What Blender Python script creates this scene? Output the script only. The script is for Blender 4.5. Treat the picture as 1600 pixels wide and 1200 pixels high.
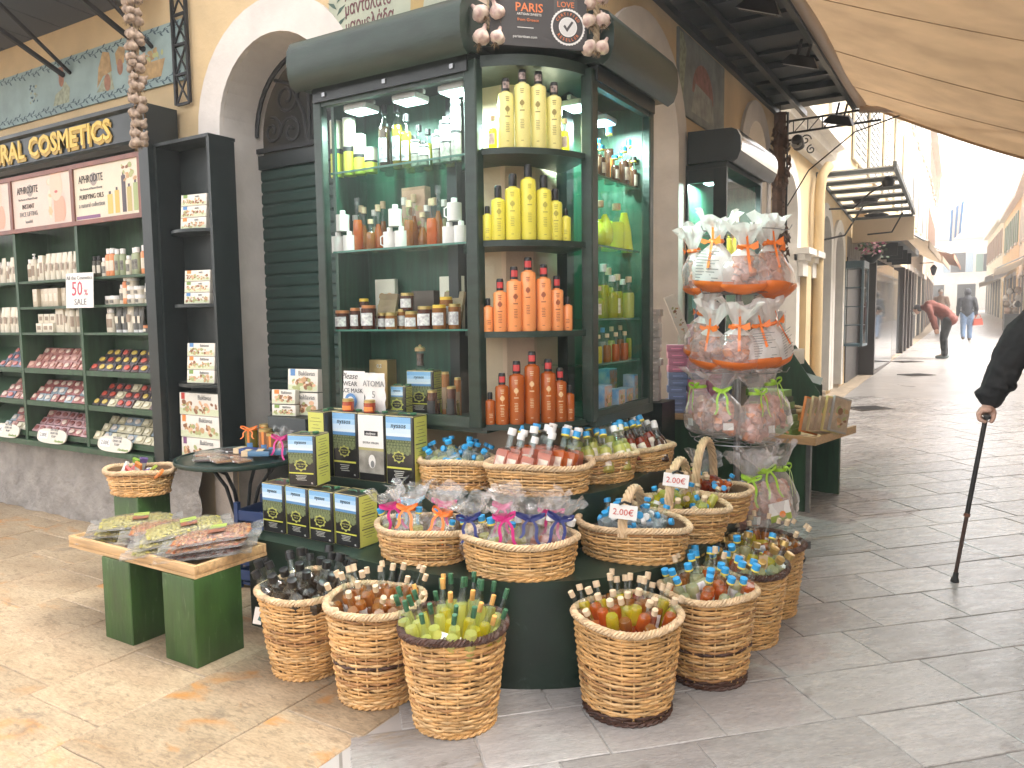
import bpy, math, random
import numpy as np
from mathutils import Vector, Matrix, Euler

for o in list(bpy.data.objects): bpy.data.objects.remove(o)
SC = bpy.context.scene
COL = SC.collection
R = math.radians
PI = math.pi
random.seed(7)

# ---------------------------------------------------------------- camera
YAW, PITCH, ROLL, EYE = R(31.5), math.atan(104 / 1200), R(0.72), 1.5
_f = Vector((-math.sin(YAW) * math.cos(PITCH), math.cos(YAW) * math.cos(PITCH), -math.sin(PITCH)))
_r = Vector((math.cos(YAW), math.sin(YAW), 0)); _u = _r.cross(_f)
_r2 = _r * math.cos(ROLL) - _u * math.sin(ROLL); _u2 = _u * math.cos(ROLL) + _r * math.sin(ROLL)
cam_d = bpy.data.cameras.new('camera'); cam = bpy.data.objects.new('camera', cam_d); COL.objects.link(cam)
cam_d.sensor_width = 36; cam_d.lens = 27.0; cam_d.clip_start = 0.05; cam_d.clip_end = 800
cam.matrix_world = Matrix(((_r2.x, _u2.x, -_f.x, 0), (_r2.y, _u2.y, -_f.y, 0), (_r2.z, _u2.z, -_f.z, EYE), (0, 0, 0, 1)))
SC.camera = cam

# ---------------------------------------------------------------- sky, sun, exposure
SUN_EL, SUN_AZ = R(52), R(62)          # azimuth measured from +Y towards +X
w = bpy.data.worlds.new('World'); SC.world = w; w.use_nodes = True
nt = w.node_tree; bg = nt.nodes['Background']
sky = nt.nodes.new('ShaderNodeTexSky'); sky.sky_type = 'NISHITA'; sky.sun_disc = False
sky.sun_elevation = SUN_EL; sky.sun_rotation = SUN_AZ; sky.dust_density = 4; sky.air_density = 1.0
hs = nt.nodes.new('ShaderNodeHueSaturation'); hs.inputs['Saturation'].default_value = 0.14     # thin overcast
nt.links.new(sky.outputs[0], hs.inputs['Color']); wm = nt.nodes.new('ShaderNodeMix'); wm.data_type = 'RGBA'; wm.blend_type = 'MULTIPLY'; wm.inputs[0].default_value = 1; wm.inputs[7].default_value = (1, .955, .925, 1)     # warm camera white balance
nt.links.new(hs.outputs[0], wm.inputs[6]); nt.links.new(wm.outputs[2], bg.inputs['Color'])
bg.inputs['Strength'].default_value = 0.15
sd = bpy.data.lights.new('sun', 'SUN'); sun = bpy.data.objects.new('sun', sd); COL.objects.link(sun)
sd.energy = 0.8; sd.angle = R(40); sd.color = (1.0, 0.92, 0.81)
_sdir = Vector((math.sin(SUN_AZ) * math.cos(SUN_EL), math.cos(SUN_AZ) * math.cos(SUN_EL), math.sin(SUN_EL)))
sun.rotation_euler = _sdir.to_track_quat('Z', 'Y').to_euler()
SC.view_settings.view_transform = 'Standard'; SC.view_settings.look = 'None'
SC.view_settings.exposure = 2.65; SC.view_settings.gamma = 1.0; SC.view_settings.use_curve_mapping = False
SC.cycles.max_bounces = 7; SC.cycles.diffuse_bounces = 3; SC.cycles.glossy_bounces = 3; SC.cycles.transmission_bounces = 4; SC.cycles.use_adaptive_sampling = True; SC.cycles.adaptive_threshold = .02; SC.cycles.transparent_max_bounces = 24; SC.cycles.caustics_reflective = False; SC.cycles.caustics_refractive = False

# ---------------------------------------------------------------- materials
MATS = {}
def M(name, col=(.5, .5, .5), rough=.6, var=0., vs=8., vcol=None, bump=0., bs=60., metal=0., coat=0., trl=0., stretch=(1, 1, 1), rnd=0., space='Object', spec=.5, detail=5, scuff=None):
    """Principled material with noise colour variation, bump, per-object tone and optional translucency."""
    if name in MATS: return MATS[name]
    m = bpy.data.materials.new(name); m.use_nodes = True; MATS[name] = m
    t = m.node_tree; N, L = t.nodes.new, t.links.new
    b = t.nodes['Principled BSDF']
    b.inputs['Base Color'].default_value = (*col, 1); b.inputs['Roughness'].default_value = rough
    b.inputs['Metallic'].default_value = metal; b.inputs['Coat Weight'].default_value = coat; b.inputs['Coat Roughness'].default_value = .08
    b.inputs['Specular IOR Level'].default_value = spec
    src = None
    if var or bump:
        if space == 'World':
            g = N('ShaderNodeNewGeometry'); vec = g.outputs['Position']
        else:
            g = N('ShaderNodeTexCoord'); vec = g.outputs['Object']
        mp = N('ShaderNodeMapping'); mp.inputs['Scale'].default_value = stretch; L(vec, mp.inputs['Vector'])
        vec = mp.outputs[0]
    if var:
        n = N('ShaderNodeTexNoise'); n.inputs['Scale'].default_value = vs; n.inputs['Detail'].default_value = detail; L(vec, n.inputs['Vector'])
        rp = N('ShaderNodeValToRGB'); c = vcol or tuple(x * (1 - var) for x in col)
        rp.color_ramp.elements[0].position = .32; rp.color_ramp.elements[1].position = .68
        rp.color_ramp.elements[0].color = (*c, 1); rp.color_ramp.elements[1].color = (*(min(1, x * (1 + var * .35)) for x in col), 1)
        L(n.outputs['Fac'], rp.inputs['Fac']); src = rp.outputs[0]
        mr = N('ShaderNodeMapRange'); mr.inputs[3].default_value = max(.02, rough - .12); mr.inputs[4].default_value = min(1, rough + .1)
        L(n.outputs['Fac'], mr.inputs[0]); L(mr.outputs[0], b.inputs['Roughness'])
    if scuff:      # worn spots and scratches: streaky high-contrast noise
        n3 = N('ShaderNodeTexNoise'); n3.inputs['Scale'].default_value = 9; n3.inputs['Detail'].default_value = 9; n3.inputs['Roughness'].default_value = .72; n3.inputs['Distortion'].default_value = 1.2; L(vec, n3.inputs['Vector'])
        r3 = N('ShaderNodeValToRGB'); r3.color_ramp.elements[0].position = .585; r3.color_ramp.elements[1].position = .68; L(n3.outputs['Fac'], r3.inputs['Fac'])
        x3 = N('ShaderNodeMix'); x3.data_type = 'RGBA'; L(r3.outputs[0], x3.inputs[0]); L(src, x3.inputs[6]); x3.inputs[7].default_value = (*scuff, 1); src = x3.outputs[2]
    if rnd:
        oi = N('ShaderNodeObjectInfo'); mr = N('ShaderNodeMapRange'); mr.inputs[3].default_value = 1 - rnd; mr.inputs[4].default_value = 1 + rnd
        L(oi.outputs['Random'], mr.inputs[0])
        h = N('ShaderNodeHueSaturation'); L(mr.outputs[0], h.inputs['Value'])
        if src: L(src, h.inputs['Color'])
        else: h.inputs['Color'].default_value = (*col, 1)
        src = h.outputs[0]
    if src: L(src, b.inputs['Base Color'])
    if bump:
        n2 = N('ShaderNodeTexNoise'); n2.inputs['Scale'].default_value = bs; n2.inputs['Detail'].default_value = 6; L(vec, n2.inputs['Vector'])
        bp = N('ShaderNodeBump'); bp.inputs['Strength'].default_value = min(1, bump); bp.inputs['Distance'].default_value = .01 * max(1, bump)
        L(n2.outputs['Fac'], bp.inputs['Height']); L(bp.outputs[0], b.inputs['Normal'])
    if trl:
        tr = N('ShaderNodeBsdfTranslucent'); mx = N('ShaderNodeMixShader'); mx.inputs[0].default_value = trl
        tr.inputs['Color'].default_value = (*col, 1)
        if src: L(src, tr.inputs['Color'])
        L(b.outputs[0], mx.inputs[1]); L(tr.outputs[0], mx.inputs[2]); L(mx.outputs[0], t.nodes['Material Output'].inputs['Surface'])
    return m

def GL(name, tint=(.95, .98, .97), refl=.06, rough=.02, film=0., filmcol=(1, 1, 1), bump=0., bs=30., fres=1.25, grz=.7):
    """Clear pane or film: transparent body with Fresnel reflection and an optional milky share."""
    if name in MATS: return MATS[name]
    m = bpy.data.materials.new(name); m.use_nodes = True; MATS[name] = m
    t = m.node_tree; N, L = t.nodes.new, t.links.new; t.nodes.remove(t.nodes['Principled BSDF'])
    tp = N('ShaderNodeBsdfTransparent'); tp.inputs[0].default_value = (*tint, 1)
    gl = N('ShaderNodeBsdfGlossy'); gl.inputs['Roughness'].default_value = rough; gl.inputs['Color'].default_value = (1, 1, 1, 1)
    fr = N('ShaderNodeLayerWeight'); fr.inputs[0].default_value = .5
    pw = N('ShaderNodeMath'); pw.operation = 'POWER'; pw.inputs[1].default_value = 5; L(fr.outputs['Facing'], pw.inputs[0])
    ad = N('ShaderNodeMath'); ad.operation = 'MULTIPLY_ADD'; ad.use_clamp = True; ad.inputs[1].default_value = grz; ad.inputs[2].default_value = refl; L(pw.outputs[0], ad.inputs[0])
    mx = N('ShaderNodeMixShader'); L(ad.outputs[0], mx.inputs[0]); L(gl.outputs[0], mx.inputs[2])
    body = tp.outputs[0]
    if film:
        df = N('ShaderNodeBsdfDiffuse'); df.inputs[0].default_value = (*filmcol, 1)
        tl = N('ShaderNodeBsdfTranslucent'); tl.inputs[0].default_value = (*filmcol, 1)
        a = N('ShaderNodeMixShader'); a.inputs[0].default_value = .4; L(df.outputs[0], a.inputs[1]); L(tl.outputs[0], a.inputs[2])
        mf = N('ShaderNodeMixShader'); mf.inputs[0].default_value = film; L(body, mf.inputs[1]); L(a.outputs[0], mf.inputs[2]); body = mf.outputs[0]
    L(body, mx.inputs[1])
    if bump:
        tc = N('ShaderNodeTexCoord'); n2 = N('ShaderNodeTexNoise'); n2.inputs['Scale'].default_value = bs; n2.inputs['Detail'].default_value = 3; L(tc.outputs['Object'], n2.inputs['Vector'])
        bp = N('ShaderNodeBump'); bp.inputs['Strength'].default_value = bump; bp.inputs['Distance'].default_value = .02
        L(n2.outputs['Fac'], bp.inputs['Height']); L(bp.outputs[0], gl.inputs['Normal']); L(bp.outputs[0], fr.inputs['Normal'])
    L(mx.outputs[0], t.nodes['Material Output'].inputs['Surface'])
    return m

def EM(name, col, s):
    if name in MATS: return MATS[name]
    m = M(name, col, .3); b = m.node_tree.nodes['Principled BSDF']
    b.inputs['Emission Color'].default_value = (*col, 1); b.inputs['Emission Strength'].default_value = s
    return m

# ---------------------------------------------------------------- mesh builder
class MB:
    def __init__(s): s.v = []; s.f = []; s.m = []; s.cur = 0
    def mat(s, i): s.cur = i; return s
    def add(s, vs, fs, xf=None):
        o = len(s.v)
        if xf is not None: vs = [xf @ Vector(p) for p in vs]
        s.v.extend([tuple(p) for p in vs])
        for f in fs: s.f.append(tuple(i + o for i in f)); s.m.append(s.cur)
        return s
    def box(s, x0, x1, y0, y1, z0, z1, xf=None, bev=0.):
        if bev <= 0:
            vs = [(x, y, z) for z in (z0, z1) for x, y in ((x0, y0), (x1, y0), (x1, y1), (x0, y1))]
            return s.add(vs, [(0, 3, 2, 1), (4, 5, 6, 7), (0, 1, 5, 4), (1, 2, 6, 5), (2, 3, 7, 6), (3, 0, 4, 7)], xf)
        b = min(bev, (x1 - x0) * .45, (y1 - y0) * .45, (z1 - z0) * .45)
        vs = []
        def ring(d, z): vs.extend([(x0 + d, y0 + b, z), (x0 + b, y0 + d, z), (x1 - b, y0 + d, z), (x1 - d, y0 + b, z), (x1 - d, y1 - b, z), (x1 - b, y1 - d, z), (x0 + b, y1 - d, z), (x0 + d, y1 - b, z)])
        def ringi(z): vs.extend([(x0 + b, y0 + b, z), (x0 + b, y0 + b, z), (x1 - b, y0 + b, z), (x1 - b, y0 + b, z), (x1 - b, y1 - b, z), (x1 - b, y1 - b, z), (x0 + b, y1 - b, z), (x0 + b, y1 - b, z)])
        ring(b * .3, z0 + b * .3); ring(0, z0 + b); ring(0, z1 - b); ring(b * .3, z1 - b * .3)
        fs = [tuple(range(7, -1, -1)), tuple(range(24, 32))]
        for k in range(3):
            for i in range(8): j = (i + 1) % 8; fs.append((k * 8 + i, k * 8 + j, k * 8 + 8 + j, k * 8 + 8 + i))
        return s.add(vs, fs, xf)
    def prism(s, poly, z0, z1, xf=None):
        n = len(poly); vs = [(x, y, z0) for x, y in poly] + [(x, y, z1) for x, y in poly]
        fs = [tuple(range(n - 1, -1, -1)), tuple(range(n, 2 * n))] + [(i, (i + 1) % n, n + (i + 1) % n, n + i) for i in range(n)]
        return s.add(vs, fs, xf)
    def lathe(s, prof, n=16, xf=None, sx=1., sy=1., cap=True, close=False):
        vs = []; fs = []
        for r, z in prof:
            for i in range(n): a = 2 * PI * i / n; vs.append((r * sx * math.cos(a), r * sy * math.sin(a), z))
        k = len(prof)
        for j in range(k - 1):
            for i in range(n): i2 = (i + 1) % n; fs.append((j * n + i, j * n + i2, (j + 1) * n + i2, (j + 1) * n + i))
        if cap: fs.append(tuple(range(n - 1, -1, -1))); fs.append(tuple(range((k - 1) * n, k * n)))
        return s.add(vs, fs, xf)
    def tube(s, pts, r, n=6, closed=False, xf=None, caps=True):
        pts = [Vector(p) for p in pts]; k = len(pts); vs = []; fs = []; prev = None
        rr = r if isinstance(r, (list, tuple)) else [r] * k
        for i, p in enumerate(pts):
            a = pts[i - 1] if (i > 0 or closed) else p; b = pts[(i + 1) % k] if (i < k - 1 or closed) else p
            t = (b - a).normalized() if (b - a).length > 1e-9 else Vector((0, 0, 1))
            if prev is None: x = t.orthogonal().normalized()
            else:
                x = prev - t * prev.dot(t); x = x.normalized() if x.length > 1e-6 else t.orthogonal().normalized()
            prev = x; y = t.cross(x)
            for q in range(n): an = 2 * PI * q / n; vs.append(p + (x * math.cos(an) + y * math.sin(an)) * rr[i])
        for i in range(k if closed else k - 1):
            j = (i + 1) % k
            for q in range(n): q2 = (q + 1) % n; fs.append((i * n + q, i * n + q2, j * n + q2, j * n + q))
        if not closed and caps: fs.append(tuple(range(n - 1, -1, -1))); fs.append(tuple(range((k - 1) * n, k * n)))
        return s.add(vs, fs, xf)
    def bar(s, a, b, wx, wz, up=(0, 0, 1)):
        a, b = Vector(a), Vector(b); t = (b - a).normalized(); u = Vector(up)
        x = t.cross(u); x = x.normalized() if x.length > 1e-6 else Vector((1, 0, 0)); z = x.cross(t)
        m = Matrix(((x.x, t.x, z.x, a.x), (x.y, t.y, z.y, a.y), (x.z, t.z, z.z, a.z), (0, 0, 0, 1)))
        return s.box(-wx / 2, wx / 2, 0, (b - a).length, -wz / 2, wz / 2, m)
    def quad(s, a, b, c, d): return s.add([a, b, c, d], [(0, 1, 2, 3)])
    def mesh(s, name, mats, smooth=True, ang=38):
        me = bpy.data.meshes.new(name); me.from_pydata(s.v, [], s.f)
        for m in (mats if isinstance(mats, (list, tuple)) else [mats]): me.materials.append(m)
        if len(me.materials) > 1: me.polygons.foreach_set('material_index', s.m)
        if smooth: me.shade_smooth(); me.set_sharp_from_angle(angle=R(ang))
        me.update(); return me
    def build(s, name, mats, parent=None, loc=(0, 0, 0), rot=(0, 0, 0), smooth=True, ang=38):
        return OB(name, s.mesh(name, mats, smooth, ang), parent, loc, rot)

def OB(name, data, parent=None, loc=(0, 0, 0), rot=(0, 0, 0), scale=(1, 1, 1)):
    o = bpy.data.objects.new(name, data); COL.objects.link(o); o.parent = parent
    o.location = loc; o.rotation_euler = rot; o.scale = scale
    return o
def tag(o, label=None, cat=None, group=None, kind=None):
    if label: o['label'] = label
    if cat: o['category'] = cat
    if group: o['group'] = group
    if kind: o['kind'] = kind
    return o
def thing(name, label, cat, loc=(0, 0, 0), rotz=0., group=None, rot=None):
    return tag(OB(name, None, None, loc, rot or (0, 0, rotz)), label, cat, group)
def struct(name, mb, mats, smooth=False, loc=(0, 0, 0)):
    return tag(mb.build(name, mats, None, loc, smooth=smooth), kind='structure')
KIDS = {}
def copy_tree(o, loc=None, rot=None, label=None, group=None, parent=None, scale=None):
    c = o.copy(); COL.objects.link(c); c.parent = parent
    for ch in o.children: copy_tree(ch, parent=c)
    if loc is not None: c.location = loc
    if rot is not None: c.rotation_euler = rot
    if scale is not None: c.scale = (scale,) * 3 if isinstance(scale, (int, float)) else scale
    if label: c['label'] = label
    if group: c['group'] = group
    return c
class Proto:
    """A prototype thing: the first use places it, later uses copy it."""
    def __init__(s, o): s.o = o; s.used = False
    def put(s, loc, rot=(0, 0, 0), label=None, group=None, scale=1.):
        sc = (scale,) * 3 if isinstance(scale, (int, float)) else scale
        if not s.used:
            s.used = True; o = s.o; o.location = loc; o.rotation_euler = rot; o.scale = sc
            if label: o['label'] = label
            if group: o['group'] = group
            return o
        return copy_tree(s.o, loc, rot, label, group, None, sc)
def text(name, body, size, mat, parent=None, loc=(0, 0, 0), rot=(PI / 2, 0, 0), ext=.0008, align='CENTER', shear=0., space=1., off=0., xs=1.):
    c = bpy.data.curves.new(name, 'FONT'); c.body = body; c.size = size; c.extrude = ext; c.align_x = align; c.align_y = 'CENTER'
    c.shear = shear; c.space_character = space; c.offset = off; c.resolution_u = 2; c.materials.append(mat)
    return OB(name, c, parent, loc, rot, (xs, 1, 1))
# photograph pixel -> point on a plane of the place (used to read sizes off the photograph)
def _ray(x, y): return _f + _r2 * ((x - 800) / 1200) - _u2 * ((y - 600) / 1200)
_C = Vector((0, 0, EYE))
def onZ(x, y, z): d = _ray(x, y); return _C + d * ((z - EYE) / d.z)
def onX(x, y, X): d = _ray(x, y); return _C + d * (X / d.x)
def onY(x, y, Y): d = _ray(x, y); return _C + d * (Y / d.y)
def gz(y): return max(0., .0215 * (y - 5))
def boxes(name, mat, parent, lst, off=(0, 0, 0), bev=0., **k):
    """One mesh object for each box of the list."""
    return [MB().box(*b, bev=bev).build(name, mat, parent, off, **k) for b in lst]
def rc(): return random.random()
def ru(a, b): return random.uniform(a, b)

# shared colours
m_green = M('dark_green_paint', (.018, .036, .027), .42, .35, 6, bump=.12, bs=25, stretch=(1, 1, 4))
m_greenin = M('green_stained_panel', (.020, .078, .048), .45, .4, 5, stretch=(9, 9, .6), bump=.1, bs=20)
m_greenshelf = M('green_shelf_paint', (.03, .075, .035), .5, .4, 5, stretch=(6, 6, .8))
m_black = M('black_green_paint', (.008, .014, .015), .4, .3, 6)
m_shelfglass = GL('shelf_glass', (.80, .93, .88), .06)
m_pane = GL('pane_glass', (.95, .98, .97), .012, .01, grz=.3)
m_white = M('white_plaster', (.66, .62, .58), .75, .12, 5, bump=.25, bs=30)
m_wallL = M('cream_plaster', (.62, .47, .27), .85, .16, 3, bump=.3, bs=24)
m_pinkcol = M('pink_cream_plaster', (.62, .46, .33), .8, .12, 5, bump=.2)
m_paper = M('white_paper', (.78, .76, .73), .7, .05, 10)
m_ink = M('black_ink', (.015, .015, .018), .6)
m_iron = M('black_iron', (.014, .014, .016), .5, .3, 20, bump=.15, metal=.3)
m_steel = M('steel_grey', (.32, .33, .34), .35, .2, 20, metal=.8)
m_wood = M('pale_pine', (.56, .36, .18), .5, .3, 4, stretch=(1.2, 14, 14), bump=.1, bs=30)
# ================================================================ ground
XB = -1.86
gm = MB()
xs = [-60, -12, XB]
gm.mat(0)
ys = [-12, -4, 5, 60, 96]
for a, b in zip(ys, ys[1:]):
    gm.mat(0); gm.quad((-20, a, gz(a) - .005), (XB, a, gz(a) - .005), (XB, b, gz(b) - .005), (-20, b, gz(b) - .005))
    gm.mat(1); gm.quad((XB, a, gz(a) - .005), (20, a, gz(a) - .005), (20, b, gz(b) - .005), (XB, b, gz(b) - .005))
m_mortar_l = M('sandy_mortar', (.36, .29, .21), .9, .3, 9, bump=.4, space='World')
def street_mat():
    m = bpy.data.materials.new('far_paving'); m.use_nodes = True; t = m.node_tree; N, L = t.nodes.new, t.links.new
    b = t.nodes['Principled BSDF']; g = N('ShaderNodeNewGeometry'); mp = N('ShaderNodeMapping'); mp.inputs['Rotation'].default_value = (0, 0, R(-45)); L(g.outputs['Position'], mp.inputs['Vector'])
    br = N('ShaderNodeTexBrick'); br.inputs['Scale'].default_value = 1; br.inputs['Brick Width'].default_value = .5; br.inputs['Row Height'].default_value = .34; br.inputs['Mortar Size'].default_value = .006
    br.inputs['Color1'].default_value = (.36, .34, .325, 1); br.inputs['Color2'].default_value = (.30, .285, .27, 1); br.inputs['Mortar'].default_value = (.19, .175, .16, 1)
    L(mp.outputs[0], br.inputs['Vector']); L(br.outputs['Color'], b.inputs['Base Color'])
    n = N('ShaderNodeTexNoise'); n.inputs['Scale'].default_value = 2.2; n.inputs['Detail'].default_value = 6; L(g.outputs['Position'], n.inputs['Vector'])
    mr = N('ShaderNodeMapRange'); mr.inputs[3].default_value = .16; mr.inputs[4].default_value = .5; L(n.outputs['Fac'], mr.inputs[0]); L(mr.outputs[0], b.inputs['Roughness'])
    bp = N('ShaderNodeBump'); bp.inputs['Strength'].default_value = .12; bp.inputs['Distance'].default_value = .006; L(n.outputs['Fac'], bp.inputs['Height']); L(bp.outputs[0], b.inputs['Normal'])
    return m
ground = struct('ground', gm, [m_mortar_l, street_mat()])

def slab_mat(name, base, alt, stain, stain_amt, rough, streak, pits):
    m = bpy.data.materials.new(name); m.use_nodes = True; t = m.node_tree; N, L = t.nodes.new, t.links.new
    b = t.nodes['Principled BSDF']; g = N('ShaderNodeNewGeometry'); oi = N('ShaderNodeObjectInfo'); tc = N('ShaderNodeTexCoord')
    cb = N('ShaderNodeCombineXYZ'); mu = N('ShaderNodeMath'); mu.operation = 'MULTIPLY'; mu.inputs[1].default_value = 40; L(oi.outputs['Random'], mu.inputs[0]); L(mu.outputs[0], cb.inputs[2])
    ad = N('ShaderNodeVectorMath'); L(tc.outputs['Object'], ad.inputs[0]); L(cb.outputs[0], ad.inputs[1]); vec = ad.outputs[0]
    def noise(scale, detail=6, st=(1, 1, 1), rough_=.55, dist=0.):
        mp = N('ShaderNodeMapping'); mp.inputs['Scale'].default_value = st; L(vec, mp.inputs['Vector'])
        n = N('ShaderNodeTexNoise'); n.inputs['Scale'].default_value = scale; n.inputs['Detail'].default_value = detail; n.inputs['Roughness'].default_value = rough_; n.inputs['Distortion'].default_value = dist
        L(mp.outputs[0], n.inputs['Vector']); return n.outputs['Fac']
    def ramp(fac, p0, p1, c0=(0, 0, 0), c1=(1, 1, 1)):
        r = N('ShaderNodeValToRGB'); r.color_ramp.elements[0].position = p0; r.color_ramp.elements[1].position = p1
        r.color_ramp.elements[0].color = (*c0, 1); r.color_ramp.elements[1].color = (*c1, 1); L(fac, r.inputs[0]); return r.outputs[0]
    def mix(f, a, c, mode='MIX'):
        x = N('ShaderNodeMix'); x.data_type = 'RGBA'; x.blend_type = mode
        if isinstance(f, float): x.inputs[0].default_value = f
        else: L(f, x.inputs[0])
        for k, q in ((6, a), (7, c)):
            if isinstance(q, tuple): x.inputs[k].default_value = (*q, 1)
            else: L(q, x.inputs[k])
        return x.outputs[2]
    c = ramp(noise(3.2, 7, (1, 1 + streak * 5, 1)), .3, .7, base, alt)
    fine = ramp(noise(38, 5, (1, 1 + streak * 7, 1), .7), .36, .62, (.72, .72, .72), (1.08, 1.08, 1.08))
    c = mix(1.0, c, fine, 'MULTIPLY')
    pit = noise(17, 6, (1.0, 2.4, 1), .68, .6); pf = ramp(pit, .55, .61)
    c = mix(pf, c, mix(.55, c, tuple(x * pits for x in base))) if pits < 1 else c
    if stain_amt:
        sf = ramp(noise(2.6, 5, (1, 1.9, 1), .6, .8), .56, .70); gate = ramp(oi.outputs['Random'], 1 - stain_amt, 1 - stain_amt + .25)
        sm = N('ShaderNodeMix'); sm.data_type = 'FLOAT'; mm = N('ShaderNodeMath'); mm.operation = 'MULTIPLY'; L(sf, mm.inputs[0]); L(gate, mm.inputs[1])
        c = mix(mm.outputs[0], c, stain)
    blot = ramp(noise(5.5, 4, (1, 1, 1), .5, .3), .66, .72); c = mix(blot, c, mix(.4, c, (.10, .085, .075)))      # old spots and spills
    h = N('ShaderNodeHueSaturation'); mr = N('ShaderNodeMapRange'); mr.inputs[3].default_value = .80; mr.inputs[4].default_value = 1.16
    wn = N('ShaderNodeTexWhiteNoise'); wn.noise_dimensions = '1D'; L(mu.outputs[0], wn.inputs['W']); L(wn.outputs['Value'], mr.inputs[0]); L(mr.outputs[0], h.inputs['Value']); L(c, h.inputs['Color'])
    L(h.outputs[0], b.inputs['Base Color'])
    r2 = N('ShaderNodeMapRange'); r2.inputs[3].default_value = rough - .14; r2.inputs[4].default_value = rough + .16; L(noise(6, 5, (1, 1 + streak * 4, 1)), r2.inputs[0]); L(r2.outputs[0], b.inputs['Roughness'])
    bp = N('ShaderNodeBump'); bp.inputs['Strength'].default_value = .35; bp.inputs['Distance'].default_value = .006; L(pit, bp.inputs['Height'])
    b2 = N('ShaderNodeBump'); b2.inputs['Strength'].default_value = .22; b2.inputs['Distance'].default_value = .003; L(noise(60, 4, (1, 1 + streak * 6, 1)), b2.inputs['Height']); L(bp.outputs[0], b2.inputs['Normal'])
    L(b2.outputs[0], b.inputs['Normal'])
    return m
m_slab_l = slab_mat('worn_limestone', (.345, .25, .155), (.44, .34, .225), (.44, .20, .05), .68, .55, .25, .52)
m_slab_s = slab_mat('grey_street_stone', (.305, .288, .277), (.375, .358, .347), (.33, .25, .16), .12, .27, .8, .85)

def slab_mesh(w_, h_, seed):
    """One paving stone: uneven edge, chamfered top."""
    rnd = random.Random(seed); n = 5; top = []
    def edge(a, b):
        out = []
        for i in range(n):
            t = i / n; out.append((a[0] + (b[0] - a[0]) * t + rnd.uniform(-.0025, .0025), a[1] + (b[1] - a[1]) * t + rnd.uniform(-.0025, .0025)))
        return out
    hw, hh = w_ / 2 - .0025, h_ / 2 - .0025
    poly = edge((-hw, -hh), (hw, -hh)) + edge((hw, -hh), (hw, hh)) + edge((hw, hh), (-hw, hh)) + edge((-hw, hh), (-hw, -hh))
    k = len(poly); vs = [(x, y, -.03) for x, y in poly] + [(x, y, -.003) for x, y in poly] + [(x * (1 - .0035 / hw), y * (1 - .0035 / hh), 0) for x, y in poly]
    fs = [(i, (i + 1) % k, k + (i + 1) % k, k + i) for i in range(k)] + [(k + i, k + (i + 1) % k, 2 * k + (i + 1) % k, 2 * k + i) for i in range(k)] + [tuple(range(2 * k, 3 * k))]
    b = MB(); b.add(vs, fs); return b
slab_cache = {}
def slab(w_, h_, mat, x, y, rz, parent, seed):
    key = (round(w_, 2), round(h_, 2), mat.name, seed % 4)
    if key not in slab_cache: slab_cache[key] = slab_mesh(w_, h_, seed).mesh('paving_stone', mat, True, 25)
    tilt = math.atan(.0215) if y > 5 else 0
    e = (Matrix.Rotation(tilt + ru(-.0015, .0015), 3, 'X') @ Matrix.Rotation(ru(-.0015, .0015), 3, 'Y') @ Matrix.Rotation(rz, 3, 'Z')).to_euler()
    o = OB('paving_stone', slab_cache[key], parent, (x, y, gz(y) + ru(-.001, .001)), e)
    return o
pave_l = tag(OB('forecourt_paving', None), kind='structure')
pave_s = tag(OB('street_paving', None), kind='structure')
# warm stones laid parallel to the shop wall: courses run along Y
rs = random.Random(3)
xl = [-1.86, -2.255, -2.76, -3.26, -3.74, -4.28, -4.8, -5.3, -5.85, -6.4, -7.0]
for a, b in zip(xl, xl[1:]):
    y = .75 + rs.uniform(-.3, .1)
    while y < 3.3:
        ln = rs.choice((.46, .58, .70, .84)); 
        if y + ln > 1.0 and not (b < -5.2 and y + ln < 1.4): slab(a - b, ln, m_slab_l, (a + b) / 2, y + ln / 2, 0, pave_l, rs.randrange(99))
        y += ln
# grey street stones laid at 45 degrees
q = math.sqrt(.5)
for k in range(-2, 30):
    v = 1.02 + .34 * k + .17; u = -3.5 + (k % 3) * .19
    while u < 12:
        ln = rs.choice((.44, .5, .5, .58, .66)); uc = u + ln / 2
        x, y = q * uc - q * v, q * uc + q * v
        u += ln
        if x < XB + .0 or y < 1.2 or y > 13.2 or x > .25 + .1 * y: continue
        if -1.1 > x and y > 4.6 and y > 3.2 and x < -2.05: continue
        slab(ln, .34, m_slab_s, x, y, R(45), pave_s, rs.randrange(99))

# ================================================================ shop building
XW, YW = -2.05, 3.35
m_stucco = M('rough_grey_stucco', (.30, .275, .25), .95, .3, 7, bump=2.2, bs=22)
shop = thing('shop_building', 'cream plastered corner shop building with white arches and grey plinth', 'building', (0, 0, 0))
def arch_wall(mb, u0, u1, z1, arches, place, z0=0.):
    """Wall strip along u with arched openings (uc, half width, spring z, sill z); place(u,z,d) gives the point."""
    us = sorted(arches)
    cur = u0
    for uc, hw, zs, zb in us:
        mb.quad(place(cur, z0, 0), place(uc - hw, z0, 0), place(uc - hw, z1, 0), place(cur, z1, 0))
        n = 16
        for i in range(n):
            a0, a1 = PI - PI * i / n, PI - PI * (i + 1) / n
            p0 = (uc + hw * math.cos(a0), zs + hw * math.sin(a0)); p1 = (uc + hw * math.cos(a1), zs + hw * math.sin(a1))
            mb.quad(place(p0[0], p0[1], 0), place(p1[0], p1[1], 0), place(p1[0], z1, 0), place(p0[0], z1, 0))
        if zb > z0: mb.quad(place(uc - hw, z0, 0), place(uc + hw, z0, 0), place(uc + hw, zb, 0), place(uc - hw, zb, 0))
        cur = uc + hw
    mb.quad(place(cur, z0, 0), place(u1, z0, 0), place(u1, z1, 0), place(cur, z1, 0))
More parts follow.
